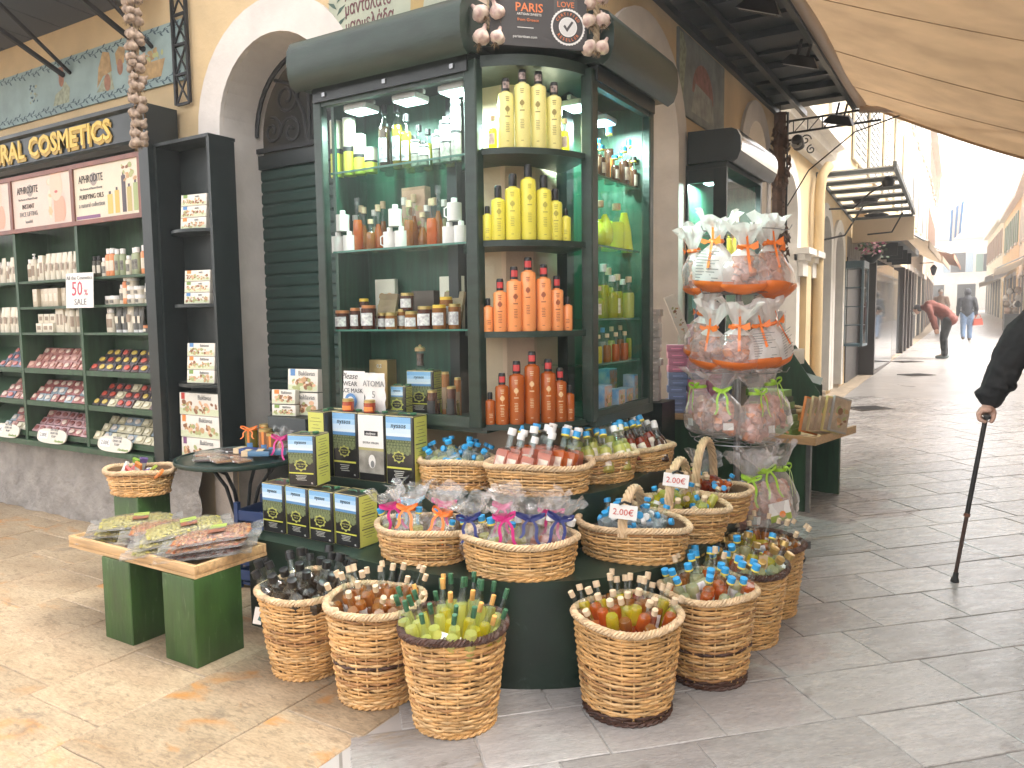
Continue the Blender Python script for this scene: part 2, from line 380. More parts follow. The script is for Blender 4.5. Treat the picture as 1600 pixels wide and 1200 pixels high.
def arch_band(mb, uc, r0, r1, zs, zb, place, d0, d1, rev=0.):
    """Raised surround between r0 and r1, proud from depth d0 to d1, with a reveal of depth rev going into the wall."""
    path = [(-1, zb)] + [(-math.cos(PI * i / 20), zs + 1j * math.sin(PI * i / 20)) for i in range(21)] + [(1, zb)]
    def pt(r, k):
        c, z = path[k]
        if isinstance(z, complex): return (uc + r * c, z.real + r * z.imag)
        return (uc + r * c, z)
    for k in range(len(path) - 1):
        a0, a1, b0, b1 = pt(r0, k), pt(r0, k + 1), pt(r1, k), pt(r1, k + 1)
        mb.quad(place(*b0, d1), place(*b1, d1), place(*a1, d1), place(*a0, d1))
        mb.quad(place(*b0, d0), place(*b1, d0), place(*b1, d1), place(*b0, d1))
        mb.quad(place(*a0, d1), place(*a1, d1), place(*a1, -rev), place(*a0, -rev))
pL = lambda u, z, d: (u, YW - d, z)
pR = lambda u, z, d: (XW + d, u, z)
ARL = (-3.70, .50, 2.72, .0)
mb = MB(); arch_wall(mb, -13, XW + .0, 6.5, [ARL], pL); mb.build('left_wall', m_wallL, shop, smooth=False)
ARR = [(5.15, .62, 2.75, 0.), (8.15, .40, 3.05, 0.)]
mb = MB(); arch_wall(mb, YW, 9.15, 6.5, ARR, pR); mb.quad((XW, 9.15, 0), (XW - 4, 9.15, 0), (XW - 4, 9.15, 6.5), (XW, 9.15, 6.5)); mb.build('right_wall', m_wallL, shop, smooth=False)
mb = MB(); arch_band(mb, -3.70, .50, .71, 2.72, .56, pL, 0, .03, .32); mb.build('arch_surround', m_white, shop, smooth=True, ang=30)
for uc, hw, zs, zb in ARR:
    mb = MB(); arch_band(mb, uc, hw, hw + .2, zs, .3, pR, 0, .03, .25); mb.build('arch_surround', m_white, shop, smooth=True, ang=30)
boxes('stone_jamb_base', M('pale_stone_block', (.55, .47, .40), .8, .2, 9, bump=.4), shop, [(-4.40, -4.21, YW - .035, YW + .25, .0, .555), (-3.2, -3.0, YW - .035, YW + .25, .0, .555)])
# rough stucco plinth with an uneven face
pl_ = MB(); nx, nz = 70, 10; rs = random.Random(11)
grid = [[(-12 + 7.6 * i / nx, YW - .13 - .05 * (1 - j / nz) + rs.uniform(-.018, .018) - (.0 if j < nz else -.1), .62 * j / nz + (rs.uniform(-.02, .02) if j == nz else 0)) for i in range(nx + 1)] for j in range(nz + 1)]
vs = [p for row in grid for p in row]
pl_.add(vs, [(j * (nx + 1) + i, j * (nx + 1) + i + 1, (j + 1) * (nx + 1) + i + 1, (j + 1) * (nx + 1) + i) for j in range(nz) for i in range(nx)])
pl_.build('plinth', m_stucco, shop, smooth=True, ang=80)
# chamfered corner pier seen between the curved shelves
mb = MB(); mb.prism([(-2.30, 3.352), (-2.22, 3.27), (-2.03, 3.27), (-1.93, 3.37), (-1.93, 3.62), (-2.048, 3.62)], 0, 3.4); mb.build('corner_pier', m_pinkcol, shop, smooth=False)
# roller shutter in the left arch, one slat at a time
m_shut = M('shutter_green_black', (.018, .046, .038), .45, .35, 5, stretch=(1, 1, 6), bump=.1)
rsx = thing('roller_shutter', 'dark green roller shutter closed inside the white arch', 'shutter', (-3.70, YW + .30, 0))
sl = MB(); sl.add([(-.5, .0, 0), (.5, 0, 0), (.5, -.012, .012), (-.5, -.012, .012), (-.5, -.012, .062), (.5, -.012, .062), (.5, 0, .078), (-.5, 0, .078)], [(0, 1, 2, 3), (3, 2, 5, 4), (4, 5, 6, 7)])
slm = sl.mesh('slat', m_shut, False)
for i in range(32): OB('slat', slm, rsx, (0, 0, .0 + i * .0785))
mb = MB(); mb.box(-.5, .5, -.03, .05, 2.51, 2.60); mb.build('transom', m_black, rsx)
mb = MB(); mb.quad((-.9, .12, 0), (.9, .12, 0), (.9, .12, 3.6), (-.9, .12, 3.6)); mb.build('backing', M('dark_void', (.012, .013, .014), .8), rsx)
fg = thing('fanlight_grille', 'wrought iron scroll grille in the fanlight above the shutter', 'grille', (-3.70, YW + .26, 2.62))
mb = MB()
def scroll(cx, cz, r, turns, a0, sgn): return [(cx + sgn * r * (1 - t * .8) * math.cos(a0 + t * turns * 2 * PI), 0, cz + r * (1 - t * .8) * math.sin(a0 + t * turns * 2 * PI)) for t in [i / 22 for i in range(23)]]
for sg in (-1, 1):
    for cx, cz, r, a in ((.16, .1, .1, 0), (.34, .12, .09, 1.5), (.2, .32, .11, 2.5), (.1, .48, .07, .5)): mb.tube(scroll(sg * cx, cz, r, 1.4, a, sg), .011, 6)
    mb.tube([(sg * .02, 0, 0), (sg * .05, 0, .2), (sg * .16, 0, .4), (sg * .3, 0, .44)], .012, 6)
mb.tube([(0, 0, 0), (0, 0, .58)], .013, 6)
mb.build('scroll', m_iron, fg)
mb = MB(); mb.tube([(-.49 * math.cos(PI * i / 20), 0, .1 + .49 * math.sin(PI * i / 20)) for i in range(21)], .015, 6); mb.box(-.49, .49, -.012, .012, -.01, .02); mb.build('frame', m_iron, fg)

# ================================================================ stepped podium
m_pod = M('podium_green', (.012, .030, .020), .4, .45, 5, bump=.08, bs=18, scuff=(.045, .075, .058))
Z1, Z2 = .45, .70
def podium_outline(yl, cx, cy, r, yr, xl_, back):
    pts = [(xl_, yl)] + [(cx + r * math.sin(t), cy - r * math.cos(t)) for t in [PI / 2 * i / 24 for i in range(25)]] + [(cx + r, yr), (back, yr), (back, YW - .02), (xl_, YW - .02)]
    return pts
pod = thing('stepped_podium', 'dark green two-step podium with rounded front below the corner cabinet', 'podium', (-1.95, 3.35, 0))
def off(poly): return [(x + 1.95, y - 3.35) for x, y in poly]
P1 = podium_outline(2.45, -1.95, 3.35, .90, 4.0, -3.05, -1.88)
P2 = podium_outline(2.81, -1.95, 3.36, .52, 4.0, -2.92, -1.88)
def inset(poly, c, k): return [(c[0] + (x - c[0]) * k, c[1] + (y - c[1]) * k) for x, y in poly]
mb = MB(); mb.prism(off(inset(P1, (-2.0, 3.2), .985)), .0, Z1 - .03); lo = mb.build('lower_riser', m_pod, pod, ang=25)
mb = MB(); mb.prism(off(P1), Z1 - .03, Z1); mb.build('lower_tread', m_pod, pod, ang=25)
mb = MB(); mb.prism(off(inset(P2, (-2.0, 3.2), .98)), Z1 + .001, Z2 - .03); mb.build('upper_riser', m_pod, pod, ang=25)
mb = MB(); mb.prism(off(P2), Z2 - .03, Z2); mb.build('upper_tread', m_pod, pod, ang=25)
mb = MB(); mb.box(-.142, -.134, -.912, -.88, .0, Z1 + .001); mb.build('panel_joint', M('joint_dark', (.004, .008, .006), .8), pod)

# ================================================================ corner display cabinet
CZ0, CZ1 = .985, 2.66
cab = thing('display_cabinet', 'dark green corner display cabinet with glass sides and curved open shelves', 'cabinet', (-1.95, 3.3, CZ0))
def cb(mb, name, mat=m_green, parent=cab, **k): return mb.build(name, mat, parent, (1.95, -3.3, -CZ0), **k)
YC, XC = 2.95, -1.60
# case posts
for nm, (x0, x1, y0, y1) in dict(a=(-3.0, -2.94, YC, YC + .05), b=(-2.05, -1.98, YC, YC + .06), c=(XC - .06, XC, 3.36, 3.43), d=(XC - .05, XC, 4.10, 4.16)).items():
    mb = MB(); mb.box(x0, x1, y0, y1, CZ0, CZ1, bev=.006); cb(mb, 'post')
CO = (1.95, -3.3, -CZ0)
boxes('rail', m_green, cab, [(-2.94, -2.05, YC + .005, YC + .04, CZ0, CZ0 + .05), (-2.94, -2.05, YC + .005, YC + .04, CZ1 - .07, CZ1), (XC - .04, XC - .005, 3.43, 4.10, CZ0, CZ0 + .05), (XC - .04, XC - .005, 3.43, 4.10, CZ1 - .07, CZ1)], CO)
boxes('base_board', m_green, cab, [(-3.0, -1.98, YC + .05, YW - .01, CZ0 - .03, CZ0 + .02), (XW + .01, XC, 3.4, 4.16, CZ0 - .03, CZ0 + .02)], CO)
mb = MB(); mb.box(-2.99, -2.36, YW - .03, YW - .005, CZ0, CZ1); cb(mb, 'back_panel', m_greenin)
mb = MB(); mb.box(XW + .005, XW + .03, 3.66, 4.15, CZ0, CZ1); cb(mb, 'back_panel', m_greenin)
mb = MB(); mb.quad((-2.985, YC + .05, CZ0 + .02), (-2.985, YC + .13, CZ0 + .02), (-2.985, YC + .13, CZ1), (-2.985, YC + .05, CZ1)); cb(mb, 'side_glass', m_pane)
mb = MB(); mb.box(-2.995, -2.975, YC + .13, YW - .03, CZ0 + .02, CZ1); cb(mb, 'side_panel', m_greenin)
mb = MB(); mb.box(XW + .03, XC - .05, 4.135, 4.155, CZ0 + .02, CZ1); cb(mb, 'side_panel', m_greenin)
boxes('ceiling_board', m_black, cab, [(-3.0, -1.98, YC, YW - .01, CZ1, CZ1 + .02), (XW + .01, XC, 3.4, 4.16, CZ1, CZ1 + .02)], CO)
# sliding glass panes
for a, b, d in ((-2.94, -2.05, .012),):
    mb = MB(); mb.quad((a, YC + .012, CZ0 + .05), (b, YC + .012, CZ0 + .05), (b, YC + .012, CZ1 - .07), (a, YC + .012, CZ1 - .07)); cb(mb, 'glass_pane', m_pane)
mb = MB(); mb.quad((XC - .02, 3.43, CZ0 + .05), (XC - .02, 4.10, CZ0 + .05), (XC - .02, 4.10, CZ1 - .07), (XC - .02, 3.43, CZ1 - .07)); cb(mb, 'glass_pane', m_pane)
mb = MB(); mb.box(-2.05, -2.044, YC + .06, YW - .1, CZ0 + .03, CZ1 - .03); cb(mb, 'glass_pane', m_pane)
mb = MB(); mb.box(XW + .1, XC - .06, 3.395, 3.40, CZ0 + .03, CZ1 - .03); cb(mb, 'glass_pane', m_pane)
# inner uprights beside the pier
mb = MB(); mb.box(-2.36, -2.30, 3.24, 3.34, CZ0, CZ1); cb(mb, 'inner_upright', m_black)
mb = MB(); mb.box(-1.93, -1.87, 3.62, 3.7, CZ0, CZ1); cb(mb, 'inner_upright', m_black)
# glass shelves
SHL = [2.262, 1.857, 1.448]
SHR = [2.205, 1.86, 1.49, 1.26]
for z in SHL:
    mb = MB(); mb.box(-2.93, -2.06, YC + .05, YW - .035, z - .010, z); cb(mb, 'glass_shelf', m_shelfglass)
    mb = MB(); mb.box(-2.93, -2.06, YC + .046, YC + .05, z - .010, z); cb(mb, 'shelf_edge', M('glass_edge', (.05, .16, .12), .15))
for z in SHR:
    mb = MB(); mb.box(XW + .035, XC - .06, 3.44, 4.09, z - .010, z); cb(mb, 'glass_shelf', m_shelfglass)
    mb = MB(); mb.box(XC - .06, XC - .056, 3.44, 4.09, z - .010, z); cb(mb, 'shelf_edge', M('glass_edge'))
# curved open shelves across the corner
def curved_shelf(z, th, bulge=.085):
    a, b = Vector((-2.0, 2.985)), Vector((XC - .03, 3.385)); n = Vector((.7071, -.7071)); mid = (a + b) / 2
    pts = []
    for i in range(17):
        t = i / 16; p = a.lerp(b, t) + n * bulge * (1 - (2 * t - 1) ** 2); pts.append((p.x, p.y))
    pts += [(-1.90, 3.62), (-1.93, 3.37), (-2.03, 3.268), (-2.28, 3.26)]
    mb = MB(); mb.prism(pts, z - th, z); return mb
CSH = [2.27, 1.855, 1.435, 1.0]
for z in CSH: cb(curved_shelf(z, .028), 'curved_shelf', m_green, ang=25)
cb(curved_shelf(CZ1 + .02, .05), 'curved_fascia', m_green, ang=25)
cb(curved_shelf(CZ1 + .09, .03, .06), 'top_board', m_green, ang=25)
# roller boxes over both glass faces
def roller_profile(s): return [(0, 0), (.0, .0), (-.03, -.10), (-.075, -.125), (-.13, -.10), (-.155, -.03), (-.165, .06), (-.14, .15), (-.07, .19), (.06, .2), (.06, .0)]
def extrude_profile(mb, prof, place, u0, u1):
    n = len(prof); vs = [place(u0, d, z) for d, z in prof] + [place(u1, d, z) for d, z in prof]
    mb.add(vs, [(i, (i + 1) % n, n + (i + 1) % n, n + i) for i in range(n)] + [tuple(range(n)), tuple(range(2 * n - 1, n - 1, -1))])
PROF = [(.10, .0), (-.02, .0), (-.05, -.02), (-.085, .0), (-.105, .05), (-.11, .11), (-.105, .17), (-.08, .215), (-.04, .235), (.3, .245), (.3, .0)]
mb = MB(); extrude_profile(mb, PROF, lambda u, d, z: (u, YC + d, CZ1 + .025 + z), -3.06, -1.985); rb = cb(mb, 'roller_box', m_green, ang=50)
mb = MB(); extrude_profile(mb, PROF, lambda u, d, z: (XC - d, u, CZ1 + .025 + z), 3.37, 4.24); cb(mb, 'roller_box', m_green, ang=50)
boxes('track', m_black, cab, [(-2.98, -2.02, YC - .012, YC, CZ1 - .05, CZ1 + .02), (XC, XC + .012, 3.4, 4.14, CZ1 - .05, CZ1 + .02)], CO)
for x in (-2.9, -2.5, -2.1):
    mb = MB(); mb.box(x - .01, x + .01, YC - .02, YC - .012, CZ1 - .03, CZ1 - .01); cb(mb, 'latch', m_steel)
# LED floodlights inside the cases
def led(x, y, z, label, rz=0., power=1.5):
    t = thing('led_floodlight', label, 'lamp', (x, y, z), rz, 'small floodlights inside the display cases')
    mb = MB(); mb.box(-.075, .075, -.06, .06, -.02, .012, bev=.008); mb.box(-.085, .085, -.01, .01, .01, .03); mb.build('housing', M('lamp_grey', (.42, .42, .42), .4), t)
    mb = MB(); mb.box(-.066, .066, -.051, .051, -.0225, -.0205); mb.build('lens', EM('led_lens', (.55, .95, .90), 2.2), t)
    mb = MB(); mb.lathe([(.024, -.0245), (.024, -.023)], 14); mb.build('led_chip', EM('led_chip', (.9, 1, .98), 22), t)
    ld = bpy.data.lights.new('led_light', 'AREA'); ld.energy = power; ld.size = .1; ld.color = (.74, 1.0, .92)
    OB('led_light', ld, t, (0, 0, -.03))
    return t
led(-2.76, 3.06, CZ1 - .08, 'floodlight nearest the left end of the left glass case')
led(-2.44, 3.06, CZ1 - .08, 'middle floodlight of the left glass case')
led(-2.16, 3.06, CZ1 - .08, 'floodlight beside the corner post of the left glass case')
led(-1.78, 3.56, CZ1 - .1, 'floodlight nearest the curved shelves in the right glass case', R(90), 3.5)
led(-1.80, 3.90, CZ1 - .1, 'floodlight at the far end of the right glass case', R(90), 3.5)
# ================================================================ wicker baskets
m_wk = [M('wicker_honey', (.66, .375, .14), .5, .35, 14, bump=.1, bs=90, rnd=.06), M('wicker_pale', (.74, .47, .215), .5, .3, 16, bump=.1, bs=90), M('wicker_brown', (.44, .22, .08), .55, .35, 14)]
m_wkdark = M('wicker_dark_band', (.075, .030, .018), .55, .4, 30)
m_wkrim = M('wicker_rim_pale', (.66, .47, .28), .5, .3, 18, bump=.1)
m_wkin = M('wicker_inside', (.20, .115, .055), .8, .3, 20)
def ell(rx, ry, a, sq=2.0): 
    c, s_ = math.cos(a), math.sin(a); return rx * math.copysign(abs(c) ** (2 / sq), c), ry * math.copysign(abs(s_) ** (2 / sq), s_)
def wicker(name, label, loc, rb, rt, h, rows, stakes, asp=1., rz=0., group=None, rim='pale', band=None, dark_base=False, handle=0., sag=0., seed=0, flare=1.4, belly=0.):
    """Woven basket: stakes, one wavy weaver per row, braided rim, optional arched handle."""
    rnd = random.Random(seed); t = thing(name, label, 'basket', loc, rz, group)
    def rad(k): return rb + (rt - rb) * k ** (1 / flare) + belly * math.sin(PI * k)
    seg = stakes * 3; mb = MB(); rh = h / rows; n = 6
    wob = [rnd.uniform(0, 6.28) for _ in range(4)]
    def zoff(a, k): return (sag * math.cos(2 * a) + .006 * math.sin(3 * a + wob[0])) * k
    vs, fs, ms = [], [], []
    for j in range(rows):
        k = (j + .5) / rows; r = rad(k); ph = PI * (j % 2)
        mi = rnd.choices((0, 1, 2), (6, 3, 1.2))[0]
        if band and band[0] <= j <= band[1]: mi = 3
        if dark_base and j < 3: mi = 3
        o = len(vs); rr = rh * .50 * rnd.uniform(.9, 1.12); j1, j2, ph2 = rnd.uniform(0, 6.28), rnd.uniform(-.25, .25), rnd.uniform(0, 6.28)
        for i in range(seg):
            a = 2 * PI * i / seg; d = .0040 * math.cos(stakes / 2 * a + ph) + .002 * math.sin(5 * a + j1)
            zc = k * h + zoff(a, k) + rh * .22 * math.sin(2 * a + ph2) + .0012 * math.sin(stakes * a + j1)
            for q_ in range(n):
                an = 2 * PI * q_ / n; e = r + d + rr * .75 * math.cos(an)
                x, y = ell(e, e * asp, a); vs.append((x, y, zc + rr * 1.0 * math.sin(an)))
        for i in range(seg):
            i2 = (i + 1) % seg
            for q_ in range(n):
                q2 = (q_ + 1) % n; fs.append((o + i * n + q_, o + i2 * n + q_, o + i2 * n + q2, o + i * n + q2)); ms.append(mi)
    mb.v, mb.f, mb.m = vs, fs, ms
    wv = tag(mb.build('weave', m_wk + [m_wkdark], t, ang=80), kind='stuff')
    mb = MB()
    for i in range(stakes):
        a = 2 * PI * i / stakes; mb.tube([(*ell(rad(k) - .001, (rad(k) - .001) * asp, a), k * h + zoff(a, k)) for k in (0, .25, .5, .75, 1)], .0042, 4, caps=False)
    tag(mb.build('stakes', m_wk[1], t), kind='stuff')
    mb = MB()
    vs = []; kk = [0, .3, .6, 1]; S = 28
    for k in kk:
        for i in range(S): a = 2 * PI * i / S; e = rad(k) - .011; vs.append((*ell(e, e * asp, a), k * h + zoff(a, k)))
    mb.add(vs, [(j * S + i, j * S + (i + 1) % S, (j + 1) * S + (i + 1) % S, (j + 1) * S + i) for j in range(3) for i in range(S)] + [tuple(range(S))])
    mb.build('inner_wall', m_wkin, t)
    mb = MB(); tw = 22
    for st in range(4):
        pts = []
        for i in range(tw * 6):
            a = 2 * PI * i / (tw * 6); ph = a * tw + st * PI / 2; e = rt + .003 + .0105 * math.cos(ph)
            pts.append((*ell(e, e * asp, a), h + .004 + zoff(a, 1) + .0095 * math.sin(ph)))
        mb.tube(pts, .0065, 5, closed=True)
    mb.build('braided_rim', m_wkdark if rim == 'dark' else m_wkrim, t)
    mb = MB()
    for st in range(2):
        pts = []
        for i in range(90):
            a = 2 * PI * i / 90; ph = a * 18 + st * PI; e = rb + .004 + .006 * math.cos(ph); pts.append((*ell(e, e * asp, a), .008 + .005 * math.sin(ph)))
        mb.tube(pts, .0062, 5, closed=True)
    mb.build('foot_rim', m_wkdark if dark_base else m_wk[0], t)
    if handle:
        mb = MB()
        for st in range(5):
            pts = []
            for i in range(64):
                s_ = i / 63; a = PI * s_; ph = s_ * 2 * PI * 3 + st * 2 * PI / 5
                base = Vector((0, -rt * asp * math.cos(a), h - .02 + (handle) * math.sin(a) ** .8)); tng = Vector((0, math.sin(a), math.cos(a)))
                nrm = Vector((1, 0, 0)); bi = Vector((0, -math.cos(a), math.sin(a)))
                pts.append(base + nrm * .014 * math.cos(ph) + bi * .011 * math.sin(ph))
            mb.tube(pts, .0085, 6)
        mb.build('handle', m_wkrim, t)
    return t
GT = 'tall wicker baskets standing on the paving'
GS = 'shallow wicker baskets on the podium'
TALL = [  # x, y, r bottom, r top, h, rim, band, dark base, label
    (-2.449, 2.278, .140, .198, .355, 'pale', None, False, 'tall wicker basket of black bottles, leftmost of the tall baskets'),
    (-2.035, 2.255, .145, .190, .380, 'pale', (13, 13), False, 'tall wicker basket with dark stripe halfway, filled with corked amber bottles'),
    (-1.645, 2.245, .145, .192, .366, 'dark', None, False, 'tall wicker basket with brown rim and slim green-stoppered bottles at the front'),
    (-1.125, 2.657, .160, .200, .366, 'pale', None, True, 'tall wicker basket with dark base filled with corked yellow and orange bottles'),
    (-.940, 3.072, .150, .193, .372, 'pale', (12, 12), True, 'tall wicker basket with thin dark stripe and many blue-capped bottles'),
    (-.920, 3.520, .155, .200, .345, 'dark', None, False, 'tall wicker basket with brown rim holding gold and blue capped bottles and a tag'),
    (-.916, 3.920, .155, .195, .345, 'dark', None, False, 'tall brown-rimmed wicker basket of loose corked bottles, rearmost by the bag rack')]
TB = []
for i, (x, y, rb, rt, h, rim, band, db, lab) in enumerate(TALL):
    TB.append(wicker('wicker_basket', lab, (x, y, 0), rb, rt, h, 30, 26, 1., random.uniform(0, 6), GT, rim, band, db, seed=i + 1, sag=.004))
SHAL = [  # x, y, z, r bottom, r top, aspect, h, rz, handle, label
    (-2.130, 2.960, Z2, .165, .180, .74, .125, R(15), 0, 'shallow wicker basket of tiny blue-capped bottles beside the oil tins on the upper step'),
    (-1.735, 3.060, Z2, .215, .245, .66, .125, R(28), 0, 'shallow wicker basket of pink-orange cork-topped bottles at the middle of the upper step'),
    (-1.600, 3.430, Z2, .170, .195, .80, .125, R(60), 0, 'shallow wicker basket of pale yellow bottles on the upper step, right of the middle'),
    (-1.520, 3.800, Z2, .150, .175, .85, .115, R(70), 0, 'small shallow wicker basket of red-brown bottles at the right end of the upper step'),
    (-2.090, 2.640, Z1, .190, .215, .76, .135, R(5), 0, 'shallow wicker basket of ribbon-tied cellophane packets beside the oil tins on the lower step'),
    (-1.620, 2.690, Z1, .215, .238, .74, .142, R(20), 0, 'shallow wicker basket of cellophane-wrapped bottles at the front of the lower step'),
    (-1.290, 3.110, Z1, .215, .245, .70, .142, R(8), .17, 'handled wicker basket of clear miniature bottles with a price tag'),
    (-1.215, 3.500, Z1, .200, .235, .74, .150, R(4), .23, 'handled wicker basket of yellow miniature bottles'),
    (-1.215, 3.905, Z1, .200, .235, .74, .150, R(2), .27, 'handled wicker basket of red miniature bottles with a price tag, beside the bag rack')]
SB = []
for i, (x, y, z, rb, rt, asp, h, rz, hd, lab) in enumerate(SHAL):
    SB.append(wicker('wicker_basket', lab, (x, y, z), rb, rt, h, 12 if h > .13 else 10, 30, asp, rz, GS, 'pale', None, False, hd, seed=i + 20, flare=1.0, belly=.006, sag=-.002))

# ================================================================ bottles
m_cork = M('cork', (.66, .50, .33), .8, .2, 40, bump=.1)
m_clear = GL('clear_glass', (.90, .95, .94), .05, .03)
m_blackcap = M('black_cap', (.012, .012, .013), .35)
m_bluecap = M('blue_cap', (.03, .30, .62), .35)
m_yelcap = M('yellow_ring', (.80, .66, .10), .4)
m_goldcap = M('gold_cap', (.50, .34, .12), .3, metal=.7)
m_grncap = M('green_stopper', (.035, .13, .06), .45)
m_orgcap = M('orange_stopper', (.72, .38, .10), .45)
m_whcap = M('white_cap', (.75, .74, .72), .45)
m_lab = M('cream_label', (.72, .66, .54), .6, .25, 45, vcol=(.45, .33, .28))
m_labw = M('white_label', (.78, .77, .74), .6, .18, 60, vcol=(.42, .38, .42))
LIQ = {}
def liq(name, col, trl=.35):
    if name in ('dark', 'brown'): LIQ[name] = M('liquor_' + name, col, .05, coat=.6)
    else: LIQ[name] = GL('liquor_' + name, tuple(min(1, c ** .5 * .98 + .05) for c in col), .05, .03, .30 if name == 'clear' else .48, tuple(min(1, c * 1.15) for c in col))
    return LIQ[name]
liq('yellow', (.78, .68, .05)); liq('lemon', (.74, .74, .22)); liq('orange', (.75, .20, .03)); liq('amber', (.50, .19, .03)); liq('red', (.42, .06, .02)); liq('olive', (.30, .26, .03)); liq('dark', (.03, .018, .010), .05)
liq('clear', (.62, .68, .70), .5); liq('pale', (.66, .66, .40)); liq('pink', (.72, .28, .18)); liq('brown', (.055, .022, .012), .1)
def bottle_proto(name, kind, liquid, cap, h=.16, r=.022, lab=None, neck=None, capr=1., capb=False, square=False, fill=.62, n=10):
    """Bottle: glass shell as the root mesh, liquid, cap and paper label as its parts. Origin at the base."""
    nk = neck or r * .42; sh = h * fill
    mb = MB(); prof = [(r * .86, 0), (r, .004), (r, sh * .86), (r * .93, sh * .95), (nk * 1.25, sh * 1.13), (nk, sh * 1.22), (nk, h * .93)]
    if kind == 'flask': prof = [(r * .5, 0), (r, h * .1), (r * 1.05, h * .25), (r * .8, h * .42), (nk, h * .58), (nk, h * .93)]
    if kind == 'cone': prof = [(r * 1.1, 0), (r * 1.12, .006), (r * .9, h * .3), (nk * 1.3, h * .62), (nk, h * .75), (nk, h * .93)]
    mats = [liquid]
    xf = Matrix.Rotation(PI / 4, 4, 'Z') if square else None
    nn = 4 if square else n
    # liquid-filled lower body opaque colour, clear neck above
    top = .985 if liquid in (LIQ['dark'],) else 1.
    lv = sh * .98
    cut = [p for p in prof if p[1] <= lv] + [(np.interp(lv, [p[1] for p in prof], [p[0] for p in prof]), lv)]
    sc = 1.3 if square else 1.
    mb.lathe([(a * sc, b) for a, b in cut], nn, xf)
    mb.mat(1); upper = [cut[-1]] + [p for p in prof if p[1] > lv]; mb.lathe([(a * (sc if b < sh else 1), b) for a, b in upper], n if not square else n, None if not square else None, cap=False) if not square else mb.lathe([(sc * r * .95, lv), (nk, lv + h * .05), (nk, h * .93)], 4, xf, cap=False)
    root = mb.build(name, [liquid, m_clear], None, ang=50)
    c = MB(); cr = nk * 1.25 * capr; c.lathe([(cr, h * .86), (cr, h * .995), (cr * .85, h)], n)
    cp = c.build('cap', cap, root)
    if capb:
        c = MB(); c.lathe([(cr * 1.03, h * .845), (cr * 1.03, h * .88)], n); c.build('cap_ring', m_yelcap, cp)
    if lab:
        l = MB(); a0 = -1.0; k = 6; rr = r * 1.015
        vs = []
        if square:
            e = r * 1.3 * .7071 + .0006; vs = [(-e * .75, -e, sh * .16), (e * .75, -e, sh * .16), (e * .75, -e, sh * .74), (-e * .75, -e, sh * .74)]; l.add(vs, [(0, 1, 2, 3)])
        else:
            for i in range(k + 1):
                a = -PI / 2 + a0 + 2 * -a0 * i / k
                for z in (sh * .18, sh * .72): vs.append((rr * math.cos(a), rr * math.sin(a), z))
            l.add(vs, [(2 * i, 2 * i + 2, 2 * i + 3, 2 * i + 1) for i in range(k)])
        l.build('paper_label', lab, root)
    tag(root, 'x', 'bottle')
    return root
_bp = {}
def bproto(key, label, group):
    """One prototype for each look; every basket gets its own label."""
    spec = dict(
        black=('round', 'dark', m_blackcap, .20, .030, None, .012, 1.15, False, False, .55),
        amber=('round', 'amber', m_cork, .17, .021, m_labw, .008, 1.0, False, False, .50),
        slimg=('round', 'lemon', m_grncap, .25, .021, None, .0085, .80, False, False, .66),
        slimo=('round', 'yellow', m_orgcap, .25, .021, None, .0085, .80, False, False, .60),
        corky=('round', 'yellow', m_cork, .15, .021, None, .0085, 1.1, False, False, .60),
        corko=('round', 'orange', m_cork, .15, .021, None, .0085, 1.1, False, False, .60),
        corkr=('round', 'red', m_cork, .15, .021, None, .0085, 1.1, False, False, .60),
        blue=('round', 'pale', m_bluecap, .17, .023, m_labw, .0095, 1.2, True, False, .52),
        blueo=('round', 'orange', m_bluecap, .17, .023, m_labw, .0095, 1.2, True, False, .52),
        goldy=('round', 'yellow', m_goldcap, .15, .024, None, .0115, 1.2, False, False, .62),
        goldp=('round', 'pale', m_goldcap, .15, .024, None, .0115, 1.2, False, False, .62),
        minib=('round', 'pale', m_bluecap, .105, .0175, None, .008, 1.25, False, False, .62),
        minic=('round', 'clear', m_bluecap, .105, .0185, None, .009, 1.25, False, False, .62),
        minid=('round', 'clear', m_whcap, .100, .0185, None, .009, 1.25, False, False, .62),
        miniy=('flask', 'yellow', m_bluecap, .105, .021, None, .008, 1.25, False, False, .62),
        minil=('round', 'lemon', m_cork, .105, .0185, None, .008, 1.25, False, False, .62),
        minir=('round', 'red', m_cork, .105, .0185, m_lab, .008, 1.25, False, False, .62),
        minio=('round', 'orange', m_bluecap, .105, .0185, m_lab, .008, 1.25, False, False, .62),
        pinkw=('round', 'pink', m_whcap, .20, .030, m_lab, .011, 1.25, False, True, .56),
        orgb=('round', 'orange', m_bluecap, .20, .028, m_lab, .011, 1.2, True, True, .56),
        lemb=('round', 'lemon', m_bluecap, .20, .027, m_lab, .011, 1.2, True, False, .56),
        lemw=('round', 'lemon', m_whcap, .20, .027, m_lab, .011, 1.2, False, False, .56),
        brnb=('round', 'red', m_bluecap, .20, .026, m_lab, .011, 1.2, True, False, .56),
        brnw=('round', 'brown', m_whcap, .20, .026, m_lab, .011, 1.2, False, False, .56))[key]
    k, l, cap, h, r, lab, nk, cr, cbn, sq, fl = spec
    if key not in _bp:
        _bp[key] = Proto(bottle_proto('miniature_bottle' if key.startswith('mini') else 'corked_bottle' if cap is m_cork else 'liqueur_bottle', k, LIQ[l], cap, h, r, lab, nk, cr, cbn, sq, fl))
    return _bp[key]
